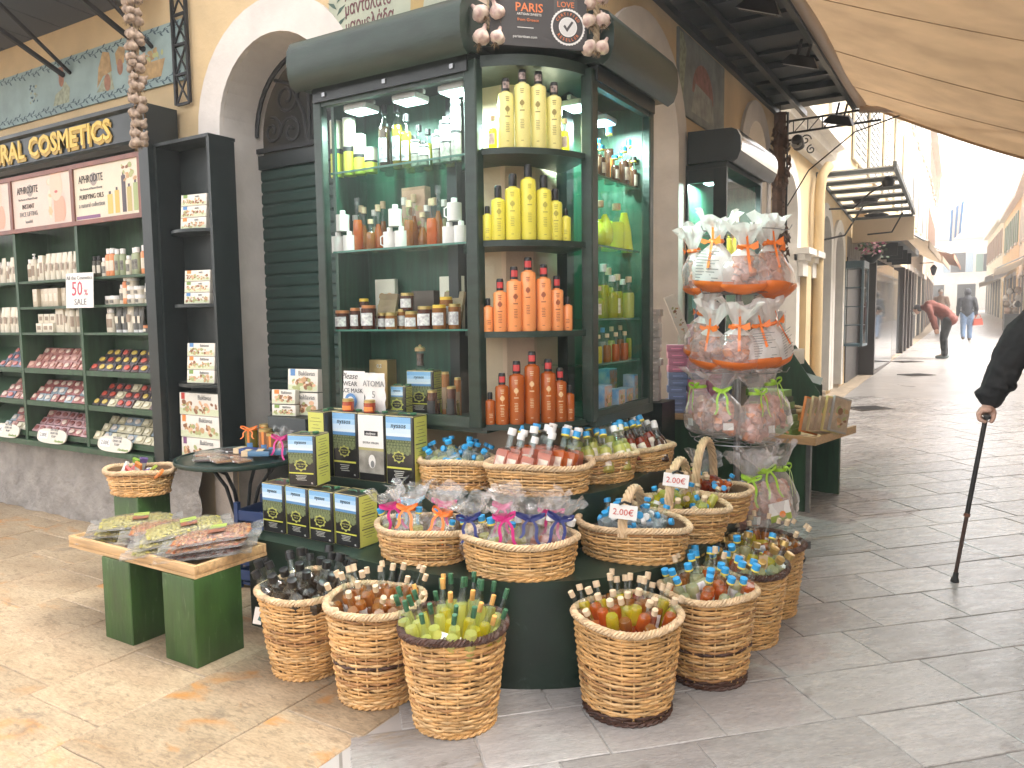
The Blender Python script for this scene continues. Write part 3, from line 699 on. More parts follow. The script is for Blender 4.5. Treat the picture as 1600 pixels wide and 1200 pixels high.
LOOK = dict(black='black-capped dark', amber='cork-topped amber', slimg='green-stoppered slim', slimo='orange-stoppered slim', corky='corked yellow', corko='corked orange', corkr='corked red',
    blue='blue-capped pale', blueo='blue-capped orange', goldy='gold-capped yellow', goldp='gold-capped pale', minib='blue-capped tiny pale', minic='blue-capped clear', minid='white-capped clear',
    miniy='blue-capped yellow', minil='cork-topped yellow', minir='cork-topped red', minio='blue-capped orange', pinkw='white-capped pink', orgb='blue-capped orange', lemb='blue-capped lemon', lemw='white-capped lemon', brnb='blue-capped red', brnw='white-capped brown')
def fill_basket(basket, keys, nrings, z, tiltmax, where, group, lay=0., seed=1, ax=None, jitter=.012, rot=None, bsc=1.12):
    """Bottles packed in rings in a basket; outer ones lean on the rim. lay > 0 lets that share lie flat."""
    rnd = random.Random(seed); bx, by, bz = basket.location; rzb = basket.rotation_euler[2]; rx, asp = ax
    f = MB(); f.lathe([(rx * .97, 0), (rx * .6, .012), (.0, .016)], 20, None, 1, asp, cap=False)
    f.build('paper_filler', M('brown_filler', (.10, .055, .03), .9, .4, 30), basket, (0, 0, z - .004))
    for ring, cnt in enumerate(nrings):
        rr = 0 if len(nrings) == 1 and cnt == 1 else rx * (.86 * (len(nrings) - ring) / len(nrings) - .02)
        for i in range(cnt):
            a = 2 * PI * (i + rnd.uniform(-.25, .25)) / cnt + ring * .5
            ex, ey = rr * math.cos(a) + rnd.uniform(-jitter, jitter), rr * asp * math.sin(a) + rnd.uniform(-jitter, jitter)
            X = bx + ex * math.cos(rzb) - ey * math.sin(rzb); Y = by + ex * math.sin(rzb) + ey * math.cos(rzb)
            key = rnd.choice(keys); P = bproto(key, '', group)
            fw = (X - bx) * .5225 - (Y - by) * .8526; sd_ = (X - bx) * .8526 + (Y - by) * .5225; lim = rx * .3
            side = 'in the middle' if abs(fw) < lim and abs(sd_) < lim else ('at the front' if fw > abs(sd_) else 'at the back' if -fw > abs(sd_) else 'at the right' if sd_ > 0 else 'at the left')
            label = LOOK[key] + ' bottle ' + side + ' of the ' + where
            if rnd.random() < lay:
                X, Y = bx + (X - bx) * .6, by + (Y - by) * .6
                d = rnd.uniform(0, 2 * PI); tl = R(rnd.uniform(68, 88)); zz = bz + z + .022 + rnd.uniform(0, .02) + .018 * ring
                hh = .05 if key.startswith('mini') else .075
                P.put((X - math.cos(d) * hh, Y - math.sin(d) * hh, zz), (0, tl, d), label, group, bsc * rnd.uniform(.95, 1.05))
            else:
                d = a + rzb + rnd.uniform(-.5, .5); tl = R(tiltmax) * (rr / rx) * rnd.uniform(.5, 1.15) + R(rnd.uniform(0, 7))
                if rot is not None: d = rot + rnd.uniform(-.25, .25); tl = R(tiltmax) * rnd.uniform(.8, 1.15)
                e = Euler((0, tl, d)) ; m_ = Matrix.Rotation(d, 4, 'Z') @ Matrix.Rotation(tl, 4, 'Y') @ Matrix.Rotation(rnd.uniform(0, 6.28) if rot is None else rnd.uniform(-.2, .2) - d - PI / 2 + PI / 2, 4, 'Z')
                P.put((X - (math.sin(tl) * .05 * math.cos(d)), Y - (math.sin(tl) * .05 * math.sin(d)), bz + z + rnd.uniform(-.006, .012) + .01 * ring), m_.to_euler(), label, group, bsc * rnd.uniform(.94, 1.07))
fill_basket(TB[0], ['black'], (13, 8, 3), .25, 26, 'leftmost tall basket', 'dark bottles in the leftmost tall basket', 0., 1, (.175, 1))
fill_basket(TB[1], ['amber'], (13, 9, 4), .30, 34, 'dark-striped second tall basket', 'corked amber bottles', .12, 2, (.175, 1))
fill_basket(TB[2], ['slimg', 'slimg', 'slimo'], (14, 10, 5), .21, 20, 'front brown-rimmed tall basket', 'slim stoppered bottles', .0, 3, (.170, 1))
fill_basket(TB[3], ['corky', 'corko', 'corkr', 'amber'], (15, 11, 6), .285, 30, 'dark-based tall basket', 'corked fruit liqueur bottles', .13, 4, (.185, 1))
fill_basket(TB[4], ['blue', 'blueo', 'blue', 'amber'], (15, 10, 6), .30, 26, 'thin-striped right tall basket', 'blue-capped bottles in the striped basket', .03, 5, (.178, 1))
fill_basket(TB[5], ['goldy', 'goldp', 'blueo', 'goldp', 'blue'], (13, 9, 5), .275, 34, 'tagged brown-rimmed tall basket', 'gold and blue capped bottles', .08, 6, (.185, 1))
fill_basket(TB[6], ['amber', 'corky', 'corkr', 'amber'], (11, 8, 5), .27, 34, 'rearmost tall basket', 'loose corked bottles in the rearmost basket', .5, 7, (.18, 1))
fill_basket(SB[0], ['minib', 'minic', 'minib', 'minib'], (15, 10, 5), .085, 35, 'upper basket beside the tins', 'tiny blue-capped bottles', .55, 8, (.17, .74))
fill_basket(SB[1], ['pinkw', 'pinkw', 'pinkw', 'orgb'], (13, 8, 3), .06, 18, 'middle upper-step basket', 'square pink liqueur bottles', .0, 9, (.19, .62), rot=R(75))
fill_basket(SB[2], ['lemb', 'lemw', 'lemb'], (11, 6, 2), .05, 30, 'third upper-step basket', 'pale yellow bottles on the upper step', .0, 10, (.18, .8), rot=R(140))
fill_basket(SB[3], ['brnb', 'brnw', 'brnw'], (9, 5), .05, 38, 'right-end upper-step basket', 'red-brown bottles on the upper step', .0, 11, (.155, .85), rot=R(150))
fill_basket(SB[6], ['minic', 'minid', 'minic'], (16, 11, 6), .105, 35, 'nearest handled basket', 'clear miniature bottles', .8, 12, (.228, .70))
fill_basket(SB[7], ['miniy', 'minil', 'minil'], (15, 10, 6), .115, 35, 'middle handled basket', 'yellow miniature bottles', .8, 13, (.215, .74))
fill_basket(SB[8], ['minir', 'minio', 'minir'], (15, 10, 6), .115, 35, 'rear handled basket', 'red miniature bottles', .8, 14, (.215, .74))
# ================================================================ helpers for printed goods
def plate(par, name, x0, x1, z0, z1, y, mat):
    mb = MB(); mb.quad((x0, y, z0), (x1, y, z0), (x1, y, z1), (x0, y, z1)); return mb.build(name, mat, par, smooth=False)
def disc(par, name, x, z, rx, rz, y, mat, n=16):
    mb = MB(); mb.add([(x + rx * math.cos(2 * PI * i / n), y, z + rz * math.sin(2 * PI * i / n)) for i in range(n)], [tuple(range(n))]); return mb.build(name, mat, par, smooth=False)
def blobs(par, name, x0, x1, z0, z1, y, mats, cnt, s, seed=1):
    """Printed picture: overlapping small ovals of several colours on one sheet."""
    rnd = random.Random(seed); mb = MB()
    for i in range(cnt):
        x, z = rnd.uniform(x0 + s, x1 - s), rnd.uniform(z0 + s * .8, z1 - s * .8); a = rnd.uniform(.6, 1.3) * s; b = a * rnd.uniform(.5, .9); t = rnd.uniform(0, 3)
        mb.mat(rnd.randrange(len(mats)))
        mb.add([(x + a * math.cos(q) * math.cos(t) - b * math.sin(q) * math.sin(t), y - i * .00001, z + (a * math.cos(q) * math.sin(t) + b * math.sin(q) * math.cos(t)) * .8) for q in [2 * PI * k / 9 for k in range(9)]], [tuple(range(9))])
    return tag(mb.build(name, mats, par, smooth=False), kind='stuff')
m_food = [M('print_tan', (.50, .30, .15), .5), M('print_brown', (.25, .11, .05), .5), M('print_peach', (.70, .42, .25), .5), M('print_olive', (.36, .38, .16), .5)]
m_red = M('print_red', (.55, .06, .05), .5); m_grnp = M('print_green', (.20, .32, .08), .5); m_bluep = M('print_blue', (.10, .25, .50), .5); m_org = M('print_orange', (.80, .25, .05), .5)
m_cart = M('cream_carton', (.74, .70, .62), .55, .06, 12); m_cartside = M('white_carton_side', (.66, .63, .57), .6, .1, 20)
m_purple = M('print_purple', (.22, .09, .20), .5); m_grey = M('print_grey', (.22, .22, .22), .6)
def baklava(label, loc, rot, w_=.24, h_=.105, d_=.05, acc=None, seed=1, txt='Baklavas', grp=None, band=m_grnp):
    t = thing('sweet_box', label, 'box', loc, 0, grp, rot)
    MB().box(-w_ / 2, w_ / 2, -d_ / 2, d_ / 2, 0, h_, bev=.002).build('carton', m_cart, t)
    y = -d_ / 2 - .0008
    plate(t, 'picture_strip', -w_ / 2 + .004, w_ / 2 - .004, .004, h_ * .30, y, M('print_sage', (.58, .62, .42), .5))
    blobs(t, 'food_picture', -w_ / 2 + .01, w_ / 2 - .01, .006, h_ * .68, y - .0004, m_food, 34, h_ * .13, seed)
    if acc: plate(t, 'corner_mark', -w_ / 2 + .02, -w_ / 2 + .055, h_ * .70, h_ - .001, y - .0006, acc)
    text('lettering', txt, h_ * .30, m_grey, t, (w_ * .13, y - .001, h_ * .80), xs=.9)
    return t

# ================================================================ goods on the curved corner shelves
m_cream = M('yellow_cream_liqueur', (.86, .78, .30), .2, coat=.4, trl=.1)
m_limon = M('limoncello_frosted', (.84, .76, .10), .3, coat=.2, trl=.15)
m_orcrm = M('orange_cream_liqueur', (.88, .33, .11), .22, coat=.4, trl=.1)
m_kumq = M('kumquat_liqueur', (.55, .13, .015), .05, coat=.6, trl=.4)
m_neckp = M('neck_seal_print', (.40, .30, .27), .5, .9, 60, vcol=(.015, .013, .013)); m_neckr = M('neck_seal_red', (.5, .05, .05), .5)
m_sub = M('olive_print', (.30, .24, .07), .6); m_sub2 = M('brown_print', (.30, .08, .03), .6); m_sub3 = M('gold_print', (.70, .45, .22), .5)
def liqueur(name, label, h, r, body, prn, seal, grp):
    t = thing(name, label, 'bottle', group=grp)
    ch = min(.062, h * .24); s_ = h - ch
    MB().lathe([(r * .93, 0), (r, .006), (r, s_ * .93), (r * .9, s_ * .975), (r * .5, s_), (r * .45, s_ + .005)], 20).build('glass_body', body, t)
    MB().lathe([(r * .52, s_ + .004), (r * .52, h * .95), (r * .47, h - .003), (r * .40, h)], 14).build('neck_cap', m_blackcap, t)
    if seal: 
        mb = MB(); k = 7; a = [-PI / 2 - .9 + 1.8 * i / k for i in range(k + 1)]; rr = r * .535
        vs = [(rr * math.cos(q), rr * math.sin(q), z) for q in a for z in (s_ + ch * .25, s_ + ch * .72)]
        mb.add(vs, [(2 * i, 2 * i + 2, 2 * i + 3, 2 * i + 1) for i in range(k)]); mb.build('neck_seal', seal, t)
    # tree emblem and small print lines on the glass
    mb = MB(); rr = r * 1.012
    def patch(x0, x1, z0, z1):
        a0, a1 = -PI / 2 + x0 / r, -PI / 2 + x1 / r; n = 3; vs = []
        for i in range(n + 1):
            a = a0 + (a1 - a0) * i / n; vs += [(rr * math.cos(a), rr * math.sin(a), z0), (rr * math.cos(a), rr * math.sin(a), z1)]
        mb.add(vs, [(2 * i, 2 * i + 2, 2 * i + 3, 2 * i + 1) for i in range(n)])
    if h > .2:
        zc = s_ * .68
        for dz, hw in ((.010, .005), (.005, .009), (0, .011), (-.005, .010), (-.010, .006)): patch(-hw, hw, zc + dz - .0026, zc + dz + .0024)
        patch(-.001, .001, zc - .024, zc - .012); patch(-.011, .011, zc - .036, zc - .031)
        for k in range(3): patch(-.009 + .001 * k, .009 - .001 * k, s_ * .88 - k * .008, s_ * .88 - k * .008 + .0035)
    for k in range(6 if h > .2 else 3): patch(-.009 + .0015 * (k % 2), .009 - .0015 * ((k + 1) % 2), s_ * .42 - k * .0075, s_ * .42 - k * .0075 + .0028)
    patch(-.006, .006, s_ * .1, s_ * .1 + .003)
    tag(mb.build('printed_text', prn, t), kind='stuff')
    return t
ca, cb_ = Vector((-2.0, 2.985)), Vector((XC - .03, 3.385)); cn = Vector((.7071, -.7071))
def on_chord(px, py, o):
    d = _ray(px, py); p = ca + cn * o; e = cb_ - ca
    # solve s*d.xy = p + t*e
    det = d.x * (-e.y) + d.y * e.x; s_ = (p.x * (-e.y) + p.y * e.x) / det; t = (d.x * p.y - d.y * p.x) / det
    return Vector((s_ * d.x, s_ * d.y)), t
NTH = ['leftmost', 'second', 'third', 'fourth', 'fifth', 'sixth', 'rightmost']
rows = [
    (CSH[0], 228, [(770, 50), (791, 106), (817, 120), (842, 118), (866, 103), (883, 50)], m_cream, m_sub, m_neckp, 'pale yellow cream liqueur bottle', 'top curved shelf', 'cream liqueur bottles on the top curved shelf'),
    (CSH[1], 370, [(762, 53), (779, 84), (802, 102), (826, 116), (850, 100), (868, 80), (884, 50)], m_limon, M('pale_print', (.42, .37, .06), .6), m_neckp, 'frosted yellow limoncello bottle', 'second curved shelf', 'limoncello bottles on the second curved shelf'),
    (CSH[2], 517, [(763, 52), (782, 82), (804, 100), (826, 114), (850, 103), (870, 85), (887, 52)], m_orcrm, m_sub2, m_neckr, 'orange cream liqueur bottle', 'third curved shelf', 'orange cream bottles on the third curved shelf'),
    (CSH[3], 657, [(766, 50), (785, 80), (808, 98), (832, 112), (857, 99), (875, 84), (890, 56)], m_kumq, m_sub3, m_neckr, 'clear amber kumquat bottle', 'bottom curved shelf', 'amber bottles on the bottom curved shelf')]
for z, by, lst, body, prn, seal, nm, sh, grp in rows:
    for i, (px, hp) in enumerate(lst):
        xy, t = on_chord(px, by, .0); off_ = .055 * (1 - (2 * t - 1) ** 2) - .01
        xy, t = on_chord(px, by, off_)
        dep = (Vector((xy.x, xy.y, z)) - _C).dot(_f); h = hp * dep / 1200; small = hp < 60
        lab = f"{NTH[i if i < len(lst) - 1 else 6]} {nm} on the {sh}"
        if small and z == CSH[0]:
            o = bottle_proto('cream_liqueur_bottle', 'round', LIQ['yellow'], m_cork, h, .020, m_lab, .008, 1.1, False, False, .62, 12); tag(o, lab, 'bottle', grp); o.location = (xy.x, xy.y, z)
            continue
        b = liqueur('cream_liqueur_bottle' if body in (m_cream, m_orcrm) else 'liqueur_bottle', lab, h, .024 if small else (.0325 if hp < 90 else .0365), body, prn, None if (small or (seal is m_neckp and z == CSH[1])) else seal, grp)
        b.location = (xy.x, xy.y, z); b.rotation_euler = (0, 0, YAW + ru(-.15, .25))

# ================================================================ goods in the left glass case
def at(px, py, y, z): p = onY(px, py, y); return (p.x, y, z)
def hgt(px, hp, y): p = onY(px, 500, y); return hp * (p - _C).dot(_f) / 1200
G1 = 'goods in the left glass case'
def cyl(name, label, cat, loc, h, r, mats_z, cap=None, grp=G1, rz=0., lab=None, top=None):
    """Can or jar: bands of colour stacked by height share, optional lid."""
    t = thing(name, label, cat, loc, rz, grp); z = 0
    for i, (share, m_) in enumerate(mats_z):
        MB().lathe([(r, z * h), (r, (z + share) * h)], 16, cap=True).build('body' if i == 0 else 'printed_band', m_, t); z += share
    if cap: MB().lathe([(cap[0] * r, h - .001), (cap[0] * r, h + cap[1] * .92), (cap[0] * r * .93, h + cap[1])], 16).build('lid', cap[2], t)
    if lab:
        mb = MB(); a0, a1, z0, z1, m_ = lab; k = 8; vs = []
        for i in range(k + 1):
            a = a0 + (a1 - a0) * i / k; vs += [(r * 1.012 * math.cos(a), r * 1.012 * math.sin(a), z0 * h), (r * 1.012 * math.cos(a), r * 1.012 * math.sin(a), z1 * h)]
        mb.add(vs, [(2 * i, 2 * i + 2, 2 * i + 3, 2 * i + 1) for i in range(k)]); mb.build('paper_label', m_, t)
    return t
FRONT = (-PI * .92, -PI * .12, .12, .85)
m_lime = M('lime_print', (.52, .56, .05), .4); m_creamc = M('cream_can', (.66, .65, .50), .4, .15, 40); m_tinmetal = M('tin_metal', (.5, .5, .48), .3, metal=.8)
for i, (px, hp) in enumerate(((527, 83), (547, 84), (563, 58), (580, 36))):
    cyl('olive_tin', f"{NTH[i]} lime and cream olive oil tin from the left in the glass case", 'tin', at(px, 262, 3.12, SHL[0]), hgt(px, hp, 3.12), .034, ((.42, m_lime), (.09, m_ink), (.49, m_creamc)), (1.02, .006, m_tinmetal))
for i, (px, hp, r) in enumerate(((602, 98, .031), (622, 98, .028), (636, 80, .027))):
    h = hgt(px, hp, 3.12)
    o = bottle_proto('oil_bottle', 'round', LIQ['olive'] if i else LIQ['dark'], m_blackcap, h, r, M('oil_label', (.50, .56, .62), .5, .7, 25, vcol=(.05, .05, .04)), .009, 1.4, False, False, .68, 14)
    tag(o, f"{NTH[i]} dark olive oil bottle with blue-grey label on the top glass shelf", 'bottle', G1); o.location = at(px, 257, 3.12, SHL[0])
for i, (px, hp, r) in enumerate(((649, 44, .022), (662, 33, .027), (684, 48, .026), (698, 68, .031), (713, 100, .026))):
    cyl('oil_can', ['small bottle-shaped can with dark label', 'squat white and grey oil can', 'short white oil can with black print', 'medium white oil can with black print', 'tallest white oil can beside the post'][i] + ' on the top glass shelf', 'can', at(px, 247 - i, 3.12, SHL[0]), hgt(px, hp, 3.12) * .9, r, ((.45, M('grey_photo_print', (.30, .29, .25), .5, .6, 30)), (.05, m_ink), (.38, m_paper), (.07, m_ink), (.05, m_paper)), (.5, .02, m_blackcap if i < 2 else m_tinmetal))
m_mug = M('white_ceramic', (.74, .70, .68), .25)
def mug(label, loc, h=.105, r=.036):
    t = cyl('white_canister', label, 'canister', loc, h * .82, r, ((1., m_mug),), (.42, h * .22, m_mug), lab=(-2.2, -1.2, .2, .75, M('red_arc_print', (.52, .10, .07), .5)))
    MB().tube([(r * .9, 0, h * .15), (r * 1.5, 0, h * .25), (r * 1.5, 0, h * .6), (r * .9, 0, h * .7)], .004, 6).build('handle', m_mug, t); t.rotation_euler = (0, 0, ru(2.4, 3.4)); return t
for j, (nm, lst) in enumerate((('left', ((529, 0), (547, 0), (537, 1))), ('middle', ((610, 0), (628, 0), (619, 1))), ('right', ((703, 0), (721, 0), (711, 1))))):
    for k, (px, lv) in enumerate(lst):
        z = SHL[1] + lv * .112; mug(('upper' if lv else ('left lower', 'right lower')[k]) + f" white canister of the {nm} pile on the second glass shelf", at(px, 390, 3.08, z))
for i, (px, hp) in enumerate(((560, 82), (570, 70), (580, 48), (592, 72), (640, 72), (661, 55), (675, 72), (686, 95))):
    o = bottle_proto('grappa_bottle', ('round', 'flask')[i % 2], LIQ['amber'] if i % 3 else LIQ['orange'], m_clear if i in (0, 7) else m_cork, hgt(px, hp, 3.12), .025, None, .010, 1.2, False, False, .6, 12)
    tag(o, ('slim' if i % 2 == 0 else 'rounded') + f" amber bottle, {['first', 'second', 'third', 'fourth', 'fifth', 'sixth', 'seventh', 'last'][i]} from the left on the second glass shelf", 'bottle', G1); o.location = at(px, 388, 3.10 + .05 * (i % 2), SHL[1])
for i, (px, hp) in enumerate(((556, 60), (566, 74), (586, 66), (600, 78), (633, 80), (648, 84), (668, 66), (680, 78), (695, 74))):
    o = bottle_proto('grappa_bottle', ('cone', 'round', 'flask')[i % 3], LIQ['amber'] if i % 2 else LIQ['pale'], m_cork if i % 2 else m_whcap, hgt(px, hp, 3.2), .024, None, .010, 1.2, False, False, .62, 12)
    tag(o, f"{['first', 'second', 'third', 'fourth', 'fifth', 'sixth', 'seventh', 'eighth', 'ninth'][i]} bottle from the left in the back row of the second glass shelf", 'bottle', G1); o.location = at(px, 388, 3.21 if px < 630 or px > 672 else 3.185, SHL[1])
for i, (px, hp) in enumerate(((608, 78), (642, 56), (655, 70), (669, 62), (690, 66), (704, 74))):
    o = bottle_proto('oil_bottle', 'round', LIQ['olive'] if i % 2 else LIQ['dark'], m_blackcap, hgt(px, hp, 3.24), .026, m_labw, .009, 1.4, False, False, .66, 12)
    tag(o, f"{['first', 'second', 'third', 'fourth', 'fifth', 'sixth'][i]} oil bottle from the left in the back row of the top glass shelf", 'bottle', G1); o.location = at(px, 250, 3.24, SHL[0])
def carton(name, label, loc, w_, d_, h_, mat, rz=0., grp=G1, cat='box', panel=None, seed=1, rot=None):
    t = thing(name, label, cat, loc, rz, grp, rot); MB().box(-w_ / 2, w_ / 2, -d_ / 2, d_ / 2, 0, h_, bev=.0015).build('carton', mat, t)
    if panel:
        plate(t, 'printed_panel', -w_ / 2 + .005, w_ / 2 - .005, h_ * .05, h_ * .95, -d_ / 2 - .0008, panel)
        blobs(t, 'picture', -w_ / 2 + .008, w_ / 2 - .008, h_ * .08, h_ * .75, -d_ / 2 - .0014, m_food, 16, min(w_, h_) * .14, seed)
    return t
carton('gift_box', 'tall reddish printed gift box standing behind amber bottles', at(652, 388, 3.24, SHL[1]), .155, .05, hgt(652, 96, 3.24), M('reddish_carton', (.42, .24, .17), .5, .3, 25), panel=M('reddish_print', (.50, .30, .22), .5))
# third shelf: jars, honey, boxes
m_jam = M('dark_jam', (.07, .018, .010), .12, coat=.5); m_honey = M('honey', (.32, .12, .03), .1, coat=.5, trl=.2); m_goldlid = M('gold_lid', (.50, .36, .14), .3, metal=.6); m_orlid = M('copper_lid', (.52, .20, .08), .35, metal=.3); m_yellid = M('yellow_lid', (.78, .50, .05), .4)
JN = [(536, 26, .040, m_jam, m_orlid, 'wide jam jar with copper lid', 0), (556, 30, .028, m_jam, m_orlid, 'small jam jar with copper lid', 0), (577, 34, .040, m_jam, m_orlid, 'large chocolate jar with copper lid and white label', 0), (570, 46, .027, m_jam, m_yellid, 'tall dark jar with yellow lid', .09),
      (598, 22, .026, m_jam, m_goldlid, 'small dark jar with gold lid, left of centre', .05), (612, 22, .032, m_honey, m_goldlid, 'olive paste jar with ribbon and gold lid', 0), (629, 28, .024, m_honey, m_goldlid, 'narrow honey jar with gold lid', .05), (644, 24, .036, m_honey, m_goldlid, 'amber marmalade jar with gold lid', 0),
      (665, 32, .040, m_jam, m_goldlid, 'large dark jar with gold lid and white label', 0), (687, 34, .036, m_honey, m_yellid, 'honey squeeze bottle with yellow cap', 0), (698, 48, .034, m_honey, m_yellid, 'tall honey squeeze bottle with yellow cap behind', .08), (711, 36, .032, m_honey, m_goldlid, 'honey jar with white label beside the post', .04)]
for px, hp, r, body, lid, nm, dy in JN:
    cyl('jar', nm + ' on the third glass shelf', 'jar', at(px, 516, 3.07 + dy, SHL[2]), hgt(px, hp, 3.07) * .95, r, ((1., body),), (.93, .016, lid), lab=(*FRONT[:2], .18, .78, m_labw))
cyl('jar', 'dark fig jam jar with fig picture stacked above the third shelf row', 'jar', at(637, 490, 3.14, SHL[2] + .095), .075, .036, ((1., m_jam),), (.95, .016, m_goldlid), lab=(*FRONT[:2], .2, .8, m_labw))
for k in range(2): cyl('jar', ('left', 'right')[k] + ' small dark jar under the fig jam jar', 'jar', at((628, 648)[k], 500, 3.18, SHL[2]), .078, .034, ((1., m_jam),), (.95, .014, m_goldlid))
m_kraft = M('brown_packet', (.30, .20, .12), .6, .2, 18)
for s0, px0 in ((0, 605), (1, 707)):
    carton('gift_box', ('left', 'right')[s0] + ' white topped printed sweet box standing on the third glass shelf', at(px0, 490, 3.28, SHL[2]), .14, .03, .27, m_cart, panel=m_cart, seed=4 + s0)
    for k in range(3): carton('spice_packet', ['bottom', 'middle', 'top'][k] + f" brown packet of the {('left', 'right')[s0]} tiered packets", at(px0 - 3 + k * 2, 500, 3.17 + k * .032, SHL[2] + .02 + k * .035), .125, .02, .10 + .0 * k, m_kraft, rot=(R(-14), 0, 0))
carton('gift_box', 'dark brown upright box behind the fig jar', at(665, 480, 3.29, SHL[2]), .15, .05, .20, M('dark_carton', (.09, .06, .045), .5))
# bottom of the case
def oil_tin(label, loc, w_=.15, d_=.115, h_=.245, rz=0., plain=False, grp='square olive oil tins'):
    t = thing('oil_tin', label, 'tin', loc, rz, grp); x0, x1, y = -w_ / 2, w_ / 2, -d_ / 2 - .0008
    MB().box(x0, x1, -d_ / 2, d_ / 2, 0, h_, bev=.006).build('body', M('tin_black', (.016, .015, .016), .3, coat=.3), t)
    mb = MB()
    for zz in (.003, h_ - .002): mb.tube([(x0 + .004, -d_ / 2 + .004, zz), (x1 - .004, -d_ / 2 + .004, zz), (x1 - .004, d_ / 2 - .004, zz), (x0 + .004, d_ / 2 - .004, zz)], .0035, 5, closed=True)
    tag(mb.build('seam_rim', M('tin_gold_rim', (.42, .36, .20), .3, metal=.7), t), kind='stuff')
    xa, xb = x0 + .004, x1 - .016
    if plain:
        plate(t, 'printed_panel', x0 + .004, x1 - .004, h_ * .5, h_ * .985, y, m_paper); plate(t, 'photo_print', x0 + .004, x1 - .004, h_ * .12, h_ * .46, y, M('grey_photo', (.34, .32, .28), .5, .5, 14))
        disc(t, 'jar_picture', .005, h_ * .30, .022, .034, y - .0005, m_paper); disc(t, 'olive_picture', .008, h_ * .26, .012, .018, y - .001, m_grey)
        plate(t, 'brush_mark', -.04, .045, h_ * .68, h_ * .75, y - .0005, m_ink); plate(t, 'gold_band', x0 + .004, x1 - .004, h_ * .46, h_ * .5, y, M('print_gold', (.40, .36, .15), .5))
        text('lettering', 'EXTRA VIRGIN', .015, m_grey, t, (.0, y - .001, h_ * .575)); text('lettering', 'molyvos', .018, m_paper, t, (0, y - .0016, h_ * .713), shear=.3)
    else:
        # sky, sea and orchard picture as stacked printed strips
        cs = [(.985, .90, (.20, .42, .68)), (.90, .82, (.34, .55, .76)), (.82, .75, (.55, .68, .80)), (.75, .705, (.62, .72, .78)), (.705, .655, (.09, .24, .46))]
        for i, (a, b, c) in enumerate(cs): plate(t, 'sky_print', xa, xb, h_ * b, h_ * a, y, M(f'sky_print_{i}', c, .35))
        plate(t, 'orchard_print', xa, xb, h_ * .46, h_ * .655, y, M('orchard_print', (.10, .13, .05), .4, .6, 90))
        mb = MB(); rnd = random.Random(5)
        for k in range(5):
            zc = h_ * (.635 - .042 * k)
            for j in range(9 - k): 
                s_ = .005 + .0018 * k; xx = xa + (xb - xa) * (j + .5 + .3 * (k % 2)) / (9.3 - k)
                if xx + s_ < xb: mb.add([(xx + s_ * math.cos(q), y - .0004, zc + s_ * .8 * math.sin(q)) for q in [2 * PI * i / 7 for i in range(7)]], [tuple(range(7))])
        tag(mb.build('tree_print', M('tree_print', (.17, .20, .09), .5), t, smooth=False), kind='stuff')
        text('lettering', 'nyssos', h_ * .10, m_ink, t, ((xa + xb) / 2, y - .0008, h_ * .86), shear=.15)
        # scalloped emblem
        mb = MB(); zc = h_ * .41; xc = (xa + xb) / 2; n = 48
        mb.add([(xc + (.034 + .004 * math.cos(8 * q)) * math.cos(q), y - .0008, zc + (.027 + .004 * math.cos(8 * q)) * math.sin(q)) for q in [2 * PI * i / n for i in range(n)]], [tuple(range(n))]); mb.build('emblem', M('emblem_lime', (.42, .43, .10), .45), t, smooth=False)
        disc(t, 'emblem_centre', xc, zc, .027, .020, y - .0012, M('tin_black')); text('lettering', 'EXTRA VIRGIN', .0085, M('emblem_lime'), t, (xc, y - .0016, zc + .005)); text('lettering', 'olive oil', .0085, M('emblem_lime'), t, (xc, y - .0016, zc - .006))
        plate(t, 'stripe', xa, xb, h_ * .235, h_ * .262, y - .0004, M('stripe_lime', (.58, .58, .08), .45))
        for k in range(4): plate(t, 'fine_print', xc - .03 + .006 * (k % 2), xc + .03 - .004 * (k % 3), h_ * (.195 - .028 * k), h_ * (.205 - .028 * k), y - .0004, M('print_pale', (.55, .55, .5), .5))
        text('lettering', '5L', .011, m_paper, t, (xb - .008, y - .001, h_ * .06)); 
        for side in (1, -1):
            X = side * (w_ / 2 + .0008); mb = MB(); mb.quad((X, -side * (d_ / 2 - .004), .004), (X, side * (d_ / 2 - .004), .004), (X, side * (d_ / 2 - .004), h_ - .004), (X, -side * (d_ / 2 - .004), h_ - .004)); sp = mb.build('side_print', M('side_lime', (.56, .57, .12), .45), t, smooth=False)
            if side == 1:
                mb = MB(); X += .0006
                for k in range(15):
                    wv = .03 + .012 * math.sin(k * 2.1); zz = h_ * (.9 - .052 * k)
                    if k in (6, 11): wv = .045
                    mb.quad((X, -wv, zz), (X, wv, zz), (X, wv, zz + (.006 if k in (6, 11) else .0025)), (X, -wv, zz + (.006 if k in (6, 11) else .0025)))
                tag(mb.build('side_text', M('dim_print', (.12, .12, .05), .5), sp, smooth=False), kind='stuff')
    mb = MB(); mb.lathe([(.016, h_), (.016, h_ + .008), (.012, h_ + .009)], 14, Matrix.Translation((.03, .02, 0))); mb.build('spout_cap', m_grncap, t)
    mb = MB(); mb.tube([(-.045, .0, h_), (-.04, 0, h_ + .006), (.0, 0, h_ + .008), (.01, 0, h_)], .003, 6); mb.build('carry_handle', m_grncap, t)
    return t
ZB = CZ0 + .021
oil_tin('small olive oil tin at the front inside the bottom of the glass case', at(628, 650, 3.02, ZB), .088, .07, .155, R(10), grp='olive oil tins inside the glass case')
oil_tin('large olive oil tin with a pepper mill on top inside the glass case', at(664, 646, 3.16, ZB), .16, .09, .225, R(8), grp='olive oil tins inside the glass case')
